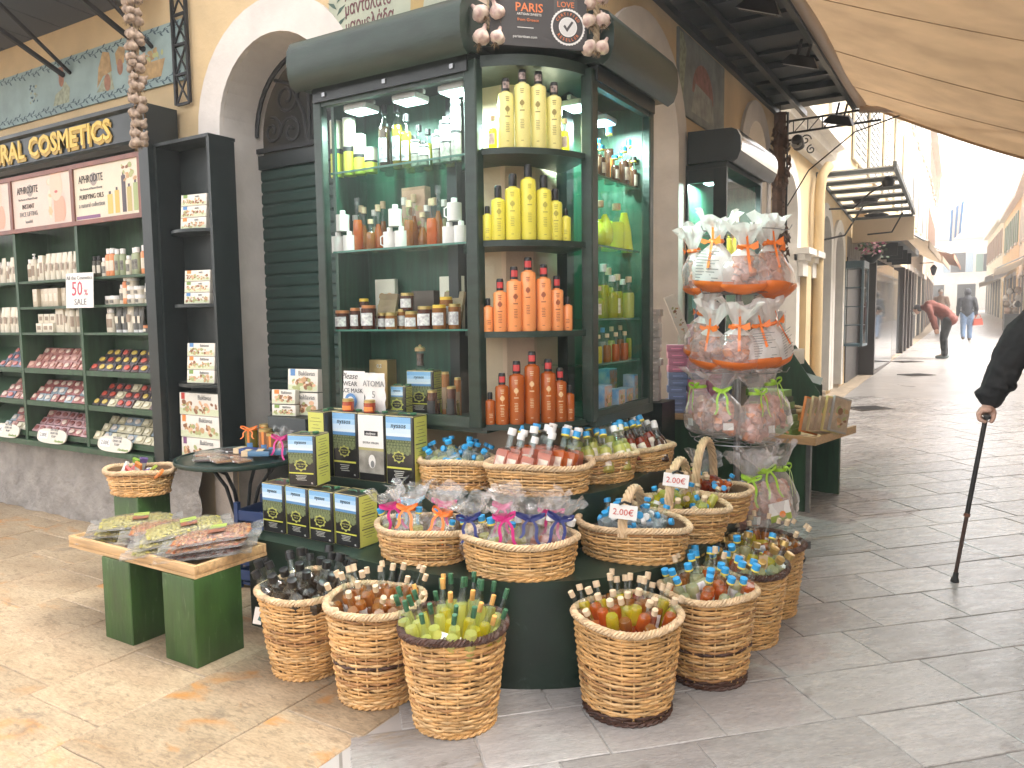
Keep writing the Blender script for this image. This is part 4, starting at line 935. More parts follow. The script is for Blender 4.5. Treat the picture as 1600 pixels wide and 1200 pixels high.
t = carton('gold_tin', 'gold and silver tin marked 0,2 behind the face mask notice', at(600, 640, 3.27, ZB), .13, .08, .27, M('gold_foil', (.50, .33, .14), .3, metal=.5), cat='tin'); text('lettering', '0,2', .03, m_paper, t, (.01, -.042, .235)); plate(t, 'silver_panel', -.063, -.02, .01, .2, -.042, m_tinmetal)
t = thing('pepper_mill', 'clear pepper mill with wooden top standing on the large oil tin', 'mill', (*at(657, 577, 3.15, ZB)[:2], ZB + .226), 0, G1)
MB().lathe([(.025, 0), (.027, .006), (.022, .04), (.020, .06), (.024, .1)], 16).build('glass_body', m_clear, t); MB().lathe([(.018, .025), (.017, .06), (.02, .088)], 12).build('peppercorns', M('peppercorns', (.14, .07, .055), .8, .5, 120), t)
MB().lathe([(.027, .1), (.028, .115), (.02, .122), (.008, .124), (.008, .13), (.004, .134)], 16).build('wooden_top', m_wood, t)
for i, (px, hp, r) in enumerate(((676, 42, .026), (679, 24, .03), (697, 70, .020), (706, 50, .024), (708, 26, .034), (716, 62, .018))):
    cyl('jar', ['black labelled jar on the case floor, upper', 'squat dark jar on the case floor, front', 'tall wrapped golden bottle on the case floor, left', 'black lidded jar on the case floor, right', 'olive tapenade jar in the front right corner of the case', 'tall wrapped golden bottle on the case floor, right'][i], 'jar', at(px, 650, 3.0 + .04 * (i % 3), ZB), hgt(px, hp, 3.02), r, ((1., m_honey if i in (2, 5) else m_jam if i < 4 else LIQ['olive']),), (.9, .012, m_goldlid), lab=(*FRONT[:2], .2, .7, m_kraft if i in (2, 5) else m_ink))

# ================================================================ goods in the right glass case
G2 = 'bottles in the right glass case'
def atx(py_, x, z): return (x, py_, z)
ypos = lambda px, x: onX(px, 300, x).y
for i, (px, hp, x, blue) in enumerate(((934, 62, -1.73, 1), (940, 48, -1.68, 1), (952, 88, -1.74, 1), (961, 40, -1.68, 1), (968, 52, -1.72, 1), (975, 58, -1.68, 1), (983, 78, -1.74, 1), (990, 50, -1.70, 0))):
    y = ypos(px, x); dep = (Vector((x, y, 2)) - _C).dot(_f)
    o = bottle_proto('liqueur_bottle', 'round', LIQ['brown'], m_bluecap if blue else m_blackcap, hp * dep / 1200, .029 if hp > 55 else .022, m_lab if i % 2 else M('orange_label', (.75, .25, .06), .5, .5, 20), .011, 1.25, True, False, .62, 12)
    tag(o, f"{['first', 'second', 'third', 'fourth', 'fifth', 'sixth', 'seventh', 'eighth'][i]} dark blue-capped bottle on the top shelf of the right glass case", 'bottle', G2); o.location = (x, y, SHR[0]); o.rotation_euler = (0, 0, R(90))
m_neon = M('neon_yellow_liquor', (.76, .78, .08), .12, coat=.4, trl=.35, bump=.5, bs=120)
for i, (px, hp, x, k) in enumerate(((936, 70, -1.70, 'flask'), (945, 84, -1.68, 'flask'), (952, 78, -1.78, 'cone'), (963, 70, -1.70, 'round'), (975, 96, -1.68, 'cone'), (983, 80, -1.75, 'cone'), (990, 60, -1.78, 'round'))):
    y = ypos(px, x); dep = (Vector((x, y, 2)) - _C).dot(_f)
    o = bottle_proto('liqueur_bottle', k, m_neon, m_clear if i % 3 else m_cork, hp * dep / 1200, .042, None, .011, 1.7, False, False, .6, 14)
    tag(o, f"{NTH[i]} fancy bright yellow decanter on the second shelf of the right glass case", 'bottle', G2); o.location = (x, y, SHR[1])
for i, (px, hp, x, c) in enumerate(((934, 50, -1.70, 'olive'), (942, 84, -1.72, 'olive'), (950, 78, -1.76, 'yellow'), (956, 66, -1.68, 'olive'), (964, 68, -1.70, 'olive'), (973, 60, -1.73, 'lemon'), (982, 64, -1.68, 'lemon'))):
    y = ypos(px, x); dep = (Vector((x, y, 1.6)) - _C).dot(_f)
    o = bottle_proto('liqueur_bottle', 'round', LIQ[c] if c != 'olive' else GL('liquor_chartreuse', (.80, .80, .25), .05, .03, .5, (.60, .60, .04)), m_cork if i % 2 == 0 else m_whcap, hp * dep / 1200, .033, m_lab if i in (0, 4) else None, .011, 1.3, False, False, .62, 12)
    tag(o, f"{NTH[i]} olive-yellow corked bottle on the third shelf of the right glass case", 'bottle', G2); o.location = (x, y, SHR[2])
for i, px in enumerate((934, 941, 948, 955, 962, 969, 976, 984)):
    x = -1.69 - .05 * (i % 2); y = ypos(px, x); dep = (Vector((x, y, 1.3)) - _C).dot(_f)
    o = bottle_proto('liqueur_bottle', 'round', LIQ[('yellow', 'clear', 'amber', 'lemon', 'orange', 'amber', 'orange', 'yellow')[i]], m_bluecap if i == 1 else m_cork, (44 + 8 * (i % 2)) * dep / 1200, .021, None, .008, 1.2, False, False, .6, 10)
    tag(o, f"{['first', 'second', 'third', 'fourth', 'fifth', 'sixth', 'seventh', 'eighth'][i]} small corked bottle on the lowest glass shelf of the right case", 'bottle', G2); o.location = (x, y, SHR[3])
for i, (px, hp, w_, x) in enumerate(((940, 44, .10, -1.68), (962, 34, .09, -1.66), (975, 30, .10, -1.70), (990, 50, .14, -1.72), (950, 60, .12, -1.85), (972, 60, .12, -1.85))):
    y = ypos(px, x); t = carton('gift_box', f"{['first', 'second', 'third', 'fourth', 'fifth', 'last'][i]} blue miniature bottle gift box on the floor of the right glass case", (x, y, ZB), w_, .07, hp * .0032, M('blue_carton', (.06, .22, .45), .4, .5, 18, vcol=(.45, .5, .55)), R(90), G2, panel=M('gift_print', (.30, .36, .44), .4, .8, 30, vcol=(.6, .25, .12)), seed=i)
for i, (px, z, x) in enumerate(((985, SHR[1] + .16, -1.9), (988, SHR[2] + .02, -1.88))):
    y = ypos(px, x); mb = MB(); mb.lathe([(.05, 0), (.09, .05), (.095, .14), (.05, .2), (.03, .23), (.07, .3)], 14, None, 1, .6); o = tag(mb.build('candy_bag', GL('cellophane', (.97, .96, .96), .08, .12, .08, (1, .97, .95), bump=.8, bs=26), None, (x, y, z)), ('upper', 'lower')[i] + ' clear bag of orange sweets at the far end of the right glass case', 'bag', G2)
    mb = MB(); rnd = random.Random(i)
    for k in range(14): s_ = .022; mb.box(-s_, s_, -s_, s_, -s_, s_, Matrix.Translation((rnd.uniform(-.05, .05), rnd.uniform(-.03, .03), rnd.uniform(.03, .14))) @ Matrix.Rotation(rnd.uniform(0, 3), 4, 'X'), bev=.005)
    tag(mb.build('sweets', M('peach_sweet', (.62, .22, .12), .5, .3, 20), o), kind='stuff')
# ================================================================ olive oil tins on the podium
GTIN = 'square olive oil tins stacked on the podium'
for i in range(4): oil_tin(f"{['leftmost', 'second', 'third', 'rightmost'][i]} olive oil tin of the lower row on the podium", (-2.965 + .163 * i, 2.625 + .004 * (i % 2), Z1 + .001), .155, .125, .245, R((2, -1, 1, -2)[i]), grp=GTIN)
oil_tin('single olive oil tin standing on top of the lower row of tins', (-2.78, 2.635, Z1 + .256), .155, .125, .245, R(14), grp=GTIN)
UP = [(-2.875, R(-90), False, 'olive oil tin turned to its yellow side at the left of the upper row'), (-2.725, R(3), False, 'olive oil tin at the centre of the upper row'), (-2.552, R(2), True, 'white and grey extra virgin olive oil tin in the upper row'), (-2.372, R(4), False, 'tall olive oil tin at the right end of the upper row, beside a wicker basket')]
for x, rz, plain, lab in UP: oil_tin(lab, (x, 2.883 if rz > -1 else 2.862, Z2 + .001), .165, .115, .335, rz, plain, grp=GTIN)

# face mask notice and two red jars on the tins
t = thing('face_mask_notice', 'white paper notice asking to wear a face mask, behind the oil tins', 'sign', (-2.72, 2.935, 1.02), 0)
MB().box(-.115, .03, -.001, .001, 0, .215, Matrix.Rotation(R(-4), 4, 'X')).build('sheet', m_paper, t)
text('lettering', 'Please', .045, m_ink, t, (-.05, -.017, .19), shear=.35); text('lettering', 'WEAR', .034, m_ink, t, (-.045, -.015, .15)); text('lettering', 'FACE MASK', .032, m_ink, t, (-.045, -.013, .115))
disc(t, 'mask_symbol', -.05, .06, .042, .042, -.009, m_bluep); disc(t, 'mask_face', -.05, .055, .026, .03, -.0100, m_paper); plate(t, 'mask_shape', -.072, -.028, .035, .058, -.0105, m_bluep)
t = thing('handwritten_notice', 'crumpled white bag paper with handwritten letters beside the face mask notice', 'sign', (-2.605, 2.93, 1.02), 0)
mb = MB(); rnd = random.Random(2)
g = [[(-.068 + .136 * i / 8, -.004 + rnd.uniform(-.006, .006), .21 * j / 10) for i in range(9)] for j in range(11)]
mb.add([p for r_ in g for p in r_], [(j * 9 + i, j * 9 + i + 1, (j + 1) * 9 + i + 1, (j + 1) * 9 + i) for j in range(10) for i in range(8)]); mb.build('sheet', m_paper, t, ang=60)
text('lettering', 'ATOMA', .042, m_grey, t, (0, -.014, .155), xs=.95); text('lettering', '5', .05, m_grey, t, (0, -.014, .10))
for i, x in enumerate((-2.745, -2.60)): cyl('jar', ('left', 'right')[i] + ' small red jar on the upper oil tins in front of the notices', 'jar', (x, 2.88, Z2 + .337), .048, .03, ((1., M('red_jam', (.36, .05, .02), .15, coat=.5)),), (.95, .014, m_goldlid), grp='red jars on the oil tins', lab=(*FRONT[:2], .15, .6, m_org))

# ================================================================ cellophane gift packets
m_cello = GL('cellophane'); m_cellow = GL('cellophane_white', (.95, .95, .95), .08, .25, .55, (.95, .93, .92), bump=.5, bs=30)
m_rib = dict(pink=M('ribbon_pink', (.62, .03, .22), .35), orange=M('ribbon_orange', (.85, .20, .03), .35), blue=M('ribbon_blue', (.02, .03, .16), .35), lightblue=M('ribbon_light_blue', (.25, .55, .75), .35), green=M('ribbon_lime', (.36, .62, .04), .35))
def bag_mesh(w_, d_, h_, neck=.68, seed=1, mats=(0,), crump=.012, n=30, rows=26, flare=.42, nr=.028):
    rnd = random.Random(seed); ph = [rnd.uniform(0, 6.28) for _ in range(8)]; mb = MB(); vs = []; ms = []
    for j in range(rows + 1):
        k = j / rows
        if k < neck:
            q = k / neck; prof = (min(1, q * 7) ** .5) * (1 - max(0, (q - .45) / .55) ** 1.7)
            a, b = max(nr, w_ / 2 * prof), max(nr * .8, d_ / 2 * (prof if q > .1 else prof))
        else:
            q = (k - neck) / (1 - neck); a, b = nr + w_ * flare * q ** 1.2, nr * .8 + d_ * .35 * q ** 1.2
        for i in range(n):
            t = 2 * PI * i / n
            pl = crump * (math.sin(9 * t + ph[0] + 5 * k) * .5 + math.sin(5 * t + 14 * k + ph[1]) * .5 + math.sin(3 * t - 23 * k + ph[2]) * .6)
            ru_ = (.35 * math.sin(11 * t + ph[3]) + .2 * math.sin(7 * t + ph[4])) * max(0, (k - neck * .75) / (1 - neck * .75)) * (.25 if k < neck else .5)
            e = 1 + ru_; z = k * h_ + (.02 * math.sin(2 * t + ph[5]) + .014 * math.sin(5 * t + ph[6]) if k > .9 else 0)
            vs.append(((a * e + pl * (1 if k > .03 else 0)) * math.cos(t), (b * e + pl * .8) * math.sin(t), z))
    for j in range(rows):
        for i in range(n):
            i2 = (i + 1) % n; mb.f.append((j * n + i, j * n + i2, (j + 1) * n + i2, (j + 1) * n + i)); mb.m.append(mats(j / rows, i / n) if callable(mats) else 0)
    mb.f.append(tuple(range(n - 1, -1, -1))); mb.m.append(mats(0, 0) if callable(mats) else 0)
    mb.v = vs; return mb
def ribbon(mb, z, r, seed=0, tails=.10, wd=.010):
    """Tied bow: collar, two loops, two hanging tails, in front (-Y)."""
    mb.lathe([(r * 1.12, z - wd * .7), (r * 1.18, z), (r * 1.12, z + wd * .7)], 14, cap=False)
    rnd = random.Random(seed)
    def strip(pts):
        vs = []
        for p in pts: vs += [(p[0], p[1] - .001, p[2] - wd / 2), (p[0] + .002, p[1], p[2] + wd / 2)]
        mb.add(vs, [(2 * i, 2 * i + 2, 2 * i + 3, 2 * i + 1) for i in range(len(pts) - 1)])
    def vstrip(pts):
        vs = []
        for p in pts: vs += [(p[0] - wd / 2, p[1], p[2]), (p[0] + wd / 2, p[1], p[2])]
        mb.add(vs, [(2 * i, 2 * i + 2, 2 * i + 3, 2 * i + 1) for i in range(len(pts) - 1)])
    y = -r * 1.2
    for sg in (-1, 1):
        L_ = rnd.uniform(.045, .065)
        strip([(sg * L_ * math.sin(PI * q) * (1.0), y - .014 * math.sin(2 * PI * q), z + .022 * math.sin(PI * q) + .012 * (q - .5)) for q in [i / 10 for i in range(11)]])
        T = tails * rnd.uniform(.7, 1.2); vstrip([(sg * (.008 + .035 * q + .008 * math.sin(6 * q)), y - .012 - .02 * q, z - T * q) for q in [i / 8 for i in range(9)]])
def packet(label, loc, rz, rib, keys, seed, h_=.27, w_=.15, grp=None, tilt=(0, 0), contents=True):
    t = thing('gift_packet', label, 'packet', loc, 0, grp, (tilt[0], tilt[1], rz))
    bag_mesh(w_, w_ * .72, h_, .70, seed, crump=.007).build('cellophane_wrap', m_cello, t, ang=70)
    mb = MB(); ribbon(mb, h_ * .70, .028, seed, wd=.013); mb.build('ribbon', m_rib[rib], t)
    for i, (key, dx, dy) in enumerate(keys):
        src = bproto(key, '', ''); lb = copy_tree(src.o, (dx, dy, .012), (R(4) * (1 if dy > 0 else -1), R(6) * (1 if dx > 0 else -1), ru(-.4, .4)), parent=t, scale=(h_ * .70) / .205)
        lb.name = 'wrapped_bottle'
        for kx in ('label', 'category', 'group'):
            if kx in lb.keys(): del lb[kx]
    return t
def in_basket(B, ex, ey): 
    x, y, z = B.location; a = B.rotation_euler[2]; return (x + ex * math.cos(a) - ey * math.sin(a), y + ex * math.sin(a) + ey * math.cos(a), z)
g5 = 'ribboned packets in the left lower-step basket'
L5 = [(-.13, .0, 'pink', ['lemb', 'lemb'], 'packet with pink bow at the left of the lower basket beside the tins'), (-.03, -.06, 'orange', ['blueo', 'lemb'], 'packet with orange bow at the front of the lower basket beside the tins'), (.11, -.04, 'orange', ['orgb', 'blueo'], 'packet with orange bow at the right of the lower basket beside the tins'),
      (.05, .07, 'pink', ['lemw'], 'packet with pink ribbon at the back of the lower basket beside the tins'), (-.07, .07, 'lightblue', ['lemb'], 'packet with light blue ribbon at the back of the lower basket beside the tins')]
for i, (ex, ey, rib, ks, lab) in enumerate(L5):
    x, y, z = in_basket(SB[4], ex, ey); packet(lab, (x, y, z + .03), YAW + ru(-.5, .5), rib, [(k, (-.026, .026, 0)[j] if len(ks) > 1 else 0, -.01 + .02 * j) for j, k in enumerate(ks)], 30 + i, .27, .155, g5, (R(ru(-8, 4)), R(ex * 90)))
g6 = 'ribboned packets in the front lower-step basket'
L6 = [(-.16, -.02, 'blue', ['lemb', 'lemb'], 'packet of two pale yellow bottles at the left of the front lower basket'), (-.05, -.06, 'pink', ['lemb', 'blueo'], 'packet with pink bow and pale bottles at the front of the lower basket'), (.04, -.02, 'blue', ['lemw', 'pinkw'], 'packet with navy bow and white corked bottles in the front lower basket'),
      (.14, -.02, 'blue', ['pinkw', 'pinkw'], 'packet with navy bow at the right of the front lower basket'), (.09, .08, 'pink', ['pinkw'], 'packet with pink bow at the right back of the front lower basket'), (-.07, .08, 'pink', ['lemw', 'lemw'], 'packet with pink bow at the back left of the front lower basket')]
for i, (ex, ey, rib, ks, lab) in enumerate(L6):
    x, y, z = in_basket(SB[5], ex, ey); packet(lab, (x, y, z + .03), YAW + ru(-.4, .4), rib, [(k, (-.028, .028, 0)[j] if len(ks) > 1 else 0, -.01 + .02 * j) for j, k in enumerate(ks)], 50 + i, .275 + .02 * (i % 2), .155, g6, (R(ru(-8, 4)), R(ex * 70)))
for B, rx, asp in ((SB[4], .185, .76), (SB[5], .205, .74)):
    MB().lathe([(rx, 0), (.0, .004)], 20, None, 1, asp, cap=False).build('paper_filler', M('brown_filler'), B, (0, 0, .022))
# price cards
def price(label, loc, rz, txt='2.00€', w_=.115, h_=.06, tilt=R(-8), back=False):
    t = thing('price_card', label, 'price tag', loc, 0, 'handwritten price cards', (tilt, R(6), rz)); MB().box(-w_ / 2, w_ / 2, -.001, .001, 0, h_).build('card', m_paper, t)
    text('lettering', txt, h_ * .62, M('red_marker', (.55, .05, .03), .6), t, (0, -.0022, h_ * .46), ext=.0004)
    mb = MB(); mb.tube([(-.02, -.004, h_), (0, .0, h_ + .012), (.03, .004, h_ + .004)], .006, 6); mb.build('tie', m_blackcap, t)
    if back: MB().box(-.05, .05, .004, .007, .0, .075).build('backing_card', M('kraft_card', (.48, .34, .2), .7), t)
    return t
p_ = in_basket(SB[6], -.0, -.172); price('price card hanging on the handle of the clear miniature basket', (p_[0] + .01, p_[1] - .02, p_[2] + .205), YAW * .75)
p_ = in_basket(SB[7], -.0, -.16); price('price card on the yellow miniature basket handle in front of the red miniatures', (p_[0] + .03, p_[1] - .01, p_[2] + .27), YAW * .6, back=True)
t = thing('white_tag', 'white card with black scribble lying in the front brown-rimmed basket', 'tag', (-1.60, 2.135, .345), 0, None, (R(-52), R(18), YAW)); MB().box(-.05, .05, -.001, .001, -.035, .035).build('card', m_paper, t)
mb = MB(); mb.tube([(-.02, -.003, -.01), (-.01, -.003, .015), (.01, -.003, .012), (0, -.003, -.005), (.012, -.003, -.02)], .002, 5); mb.tube([(-.025, -.003, -.02), (.0, -.003, -.012), (.02, -.003, -.022)], .0035, 5); tag(mb.build('scribble', m_ink, t), kind='stuff')
t = thing('card_tag', 'kraft cardboard tag standing in the brown-rimmed basket', 'tag', (-.80, 3.43, .335), 0, None, (R(-10), R(4), YAW)); MB().box(-.02, .02, -.001, .001, 0, .09).build('card', M('kraft_card'), t)
t = thing('paper_tag', 'small white and teal tag hanging outside the leftmost tall basket', 'tag', (-2.62, 2.15, .20), 0, None, (0, R(12), YAW)); MB().box(-.018, .018, -.001, .001, 0, .075).build('card', m_paper, t); MB().box(-.004, .018, -.0035, -.0015, .02, .12, Matrix.Rotation(R(14), 4, 'Y')).build('strip', M('teal_card', (.07, .16, .17), .6), t); MB().tube([(0, 0, .075), (.02, .01, .13), (.05, .02, .155)], .0015, 5).build('string', m_ink, t)

# ================================================================ bench with nut bags
m_bench = M('bench_green', (.032, .085, .016), .45, .4, 5, bump=.15, bs=20, stretch=(3, 3, .7), scuff=(.09, .15, .065))
bench = thing('display_bench', 'low bench with pine tray on two green box legs', 'bench', (-3.34, 2.22, 0))
for x in (-3.42, -2.955): MB().box(x - .115 + 3.34, x + .105 + 3.34, -.205, .045, 0, .395, bev=.004).build('leg', m_bench, bench)
MB().box(-.49, .49, -.195, .195, .395, .41).build('tray_board', m_wood, bench)
for nm, b in dict(a=(-.49, .49, -.195, -.175), c=(-.49, .49, .175, .195)).items(): MB().box(*b, .4105, .452, bev=.003).build('tray_edge', m_wood, bench)
for b in ((-.4895, -.47, -.1745, .1745), (.47, .4895, -.1745, .1745)): MB().box(*b, .4105, .4515, bev=.003).build('tray_edge', m_wood, bench)
m_nut = dict(green=M('pistachio_nuts', (.36, .31, .07), .45, .3, 40, rnd=.05), red=M('red_almonds', (.22, .045, .02), .35, .5, 60, vcol=(.40, .22, .08)), brown=M('dark_almonds', (.075, .022, .014), .35, .5, 50))
def nut_mesh(kind, seed, w_=.19, l_=.27):
    rnd = random.Random(seed); mb = MB()
    for i in range(11):
        for j in range(15):
            x = (i - 5) / 5.5; y = (j - 7) / 7.5; e = (1 - x ** 4) * (1 - y ** 4)
            if e < .1: continue
            s_ = .0105 * rnd.uniform(.85, 1.15); X, Y_ = x * w_ / 2 + rnd.uniform(-.004, .004), y * l_ / 2 + rnd.uniform(-.004, .004)
            mb.lathe([(s_ * .55, -s_ * .5), (s_, 0), (s_ * .55, s_ * .5)], 6, Matrix.Translation((X, Y_, .009 + .014 * e + rnd.uniform(-.002, .003))) @ Matrix.Rotation(rnd.uniform(0, 3), 4, 'Z') @ Matrix.Rotation(rnd.uniform(-.5, .5), 4, 'X'), 1.35, .85)
    mb.box(-w_ * .42, w_ * .42, -l_ * .42, l_ * .42, .002, .014)
    return mb.mesh('nuts', m_nut[kind])
nm_ = {k: nut_mesh(k, i) for i, k in enumerate(m_nut)}
def film_mesh(seed, w_=.215, l_=.36):
    mb = MB(); rnd = random.Random(seed); n, m = 10, 16; v = []
    for s_ in (1, -1):
        for j in range(m + 1):
            for i in range(n + 1):
                x, y = i / n * 2 - 1, j / m * 2 - 1; e = max(0, (1 - x ** 4)) * max(0, 1 - min(1, abs(y * 1.22)) ** 4)
                v.append((x * w_ / 2 + rnd.uniform(-.002, .002), y * l_ / 2, (.036 * e if s_ > 0 else 0) + .004 + rnd.uniform(-.002, .002) + .01 * math.sin(7 * x + seed) * (abs(y) > .82)))
    for o in (0, (n + 1) * (m + 1)): 
        for j in range(m):
            for i in range(n): a = o + j * (n + 1) + i; mb.f.append((a, a + 1, a + n + 2, a + n + 1)); mb.m.append(0)
    mb.v = v; return mb.mesh('film', GL('thin_film', (.96, .96, .95), .05, .12, .10, (1, 1, 1), bump=.6, bs=30))
fm_ = [film_mesh(i) for i in range(3)]
def nutbag(label, kind, loc, rz, tilt=0., roll=0., lab=True, s_=1.):
    t = thing('nut_bag', label, 'bag', loc, 0, 'flat bags of nuts on the bench', (tilt, roll, rz)); OB('nuts', nm_[kind], t)['kind'] = 'stuff'; OB('film', fm_[int(rc() * 3)], t)
    if lab:
        MB().box(-.05, .01, -.01, .05, .0395, .0402).build('green_sticker', M('sticker_lime', (.30, .38, .07), .5), t); MB().box(.011, .07, -.01, .05, .0395, .0402).build('dark_sticker', M('sticker_dark', (.05, .045, .05), .5, .6, 40, vcol=(.3, .1, .05)), t)
    t.scale = (s_ * 1.15, s_ * 1.2, s_)
    return t
a_ = R(-28)
TZ = .412
for k in range(3): nutbag(['bottom', 'middle', 'top'][k] + ' green nut bag of the left rear stack on the bench', 'green', (-3.66 + .015 * k, 2.24 + .01 * k, TZ + .036 * k), R(-50) + .12 * k, lab=k == 2)
for k in range(3): nutbag(['bottom', 'middle', 'top'][k] + ' dark red nut bag of the second stack on the bench', 'brown' if k < 2 else 'red', (-3.42 + .01 * k, 2.27 + .006 * k, TZ + .034 * k), R(-48) + .1 * k, lab=False)
for k in range(3): nutbag(['bottom', 'middle', 'top'][k] + ' green nut bag of the third stack on the bench, hanging over the front', 'green', (-3.21 + .012 * k, 2.17 + .025 * k, TZ + .04 + .034 * k), R(-42) + .08 * k, R(6), 0, k == 2)
for k in range(3): nutbag(['bottom', 'middle', 'top'][k] + ' red almond bag of the right front stack on the bench', 'brown' if k < 1 else 'red', (-3.00 + .01 * k, 2.20 + .012 * k, TZ + .035 + .034 * k), R(-52) + .07 * k, R(5), 0, k == 2)

# ================================================================ round bistro table and its goods
TX, TY, TH = -3.68, 2.96, .715
tb = thing('bistro_table', 'round dark green metal bistro table with curved iron legs', 'table', (TX, TY, 0))
MB().lathe([(.35, TH - .028), (.365, TH - .026), (.37, TH - .012), (.366, TH), (.35, TH + .001), (.345, TH - .006)], 44).build('table_top', M('table_green', (.012, .035, .028), .35, .3, 8), tb)
for k in range(4):
    a = R(25) + PI / 2 * k; c, s_ = math.cos(a), math.sin(a)
    MB().tube([(c * r_, s_ * r_, z) for r_, z in ((.28, TH - .03), (.19, TH - .07), (.10, TH - .19), (.05, TH - .36), (.05, .22), (.1, .1), (.22, .0))], .011, 7).build('leg', m_iron, tb)
MB().lathe([(.055, .3), (.06, .31), (.055, .32)], 14, cap=False).build('leg_ring', m_iron, tb)
G3 = 'sweets on the round table'
m_film = GL('thin_film')
rnd = random.Random(4)
for i, (dx, dy, kind) in enumerate(((-.20, -.05, 'brown'), (-.11, -.13, 'red'), (-.02, -.20, 'brown'), (.07, -.20, 'red'), (.15, -.14, 'red'), (-.14, .03, 'brown'), (.0, -.08, 'red'))):
    t = thing('sweet_tray', f"{['first', 'second', 'third', 'fourth', 'fifth', 'sixth', 'seventh'][i]} film-wrapped brittle pack from the left on the round table", 'packet', (TX + dx, TY + dy, TH + .002 + .004 * (i % 2)), ru(-.4, .6), G3)
    MB().box(-.075, .075, -.04, .04, 0, .012, bev=.004).build('brittle', m_nut[kind], t); MB().box(-.085, .085, -.048, .048, -.001, .017, bev=.006).build('film_wrap', m_film, t)
    plate(t, 'price_sticker', .02, .04, .004, .013, -.0485, m_paper)
for i, (dx, dy, c) in enumerate(((.07, .0, (.02, .06, .22)), (.18, -.03, (.10, .22, .36)), (.23, .03, (.08, .20, .34)))):
    t = carton('sweet_pack', ['navy and cream', 'slate blue', 'outer slate blue'][i] + ' flat sweet pack on the round table', (TX + dx, TY + dy, TH + .02), .16, .07, .028, M(f'pack_{i}', c, .35), R(12 + 14 * i), G3)
    MB().box(-.082, -.045, -.037, .037, -.0005, .0295).build('cream_end', M('pack_cream', (.7, .55, .35), .5), t)
HJ = [(-.05, .12, .085, .034, 'olive', 'square olive oil jar with orange ribbon'), (.03, .16, .10, .034, 'honey', 'tall honey jar with gold lid at the back'), (.09, .11, .088, .038, 'honey', 'round honey jar in the middle'), (.16, .10, .075, .034, 'honey', 'honey jar with orange tag'), (.22, .12, .062, .032, 'honey', 'short honey jar at the right')]
for i, (dx, dy, h, r, k, nm) in enumerate(HJ):
    h *= 1.5; r *= 1.12
    t = cyl('jar', nm + ' on the round table', 'jar', (TX + dx, TY + dy, TH + .002), h, r, ((1., m_honey if k == 'honey' else LIQ['olive']),), (.95, .016, m_goldlid), G3, YAW, (-2.0, -1.1, .05, .45, m_bluep))
    MB().box(-.012, .002, -r - .003, -r - .0015, h * .45, h * 1.02).build('orange_strip', m_org, t)
    if i == 0: mb = MB(); ribbon(mb, h + .008, r * .9, 3, .05, .008); mb.build('ribbon', m_rib['orange'], t)
t = packet('small clear packet with pink ribbon at the right of the round table', (TX + .28, TY + .07, TH), .3, 'pink', [('minir', 0, 0)], 9, .16, .08, G3)
baklava('tall sweet box standing on the round table in front of the shutter, upper', (-3.43, 3.24, 1.075), (R(-4), 0, R(8)), .22, .135, .05, m_bluep, 3, grp='sweet boxes behind the round table')
baklava('sweet box standing on the round table in front of the shutter, lower', (-3.43, 3.235, .935), (R(-2), 0, R(8)), .22, .135, .05, m_grnp, 4, grp='sweet boxes behind the round table')
baklava('small sweet box leaning in front of the taller sweet boxes', (-3.52, 3.165, 1.005), (R(-4), 0, R(10)), .17, .085, .04, m_org, 5, grp='sweet boxes behind the round table')
baklava('small lower sweet box with green band on the round table', (-3.52, 3.165, .935), (R(-2), 0, R(10)), .17, .066, .04, m_grnp, 6, grp='sweet boxes behind the round table')
bs_ = thing('box_stand', 'dark stand behind the round table under the sweet boxes', 'stand', (-3.46, 3.21, 0)); MB().box(-.16, .16, -.10, .10, 0, .934, bev=.004).build('box', m_black, bs_)
# crate stand that carries the sweet boxes behind the table, blue crate under the table
t = thing('blue_crate', 'blue plastic crate on the floor under the round table', 'crate', (-3.40, 2.93, 0), R(10)); m_blc = M('blue_plastic', (.02, .05, .16), .45)
for k in range(5): boxes('side_rail', m_blc, t, [(-.16, .16, -.12, -.108, .05 + .085 * k, .105 + .085 * k), (-.16, .16, .108, .12, .05 + .085 * k, .105 + .085 * k), (-.16, -.148, -.107, .107, .05 + .085 * k, .105 + .085 * k), (.148, .16, -.107, .107, .05 + .085 * k, .105 + .085 * k)])
boxes('corner_post', m_blc, t, [(sx * .15 - .013, sx * .15 + .013, sy * .11 - .013, sy * .11 + .013, 0, .49) for sx in (-1, 1) for sy in (-1, 1)])
boxes('crate_floor', m_blc, t, [(-.15, .15, -.11, .11, .02, .035)])
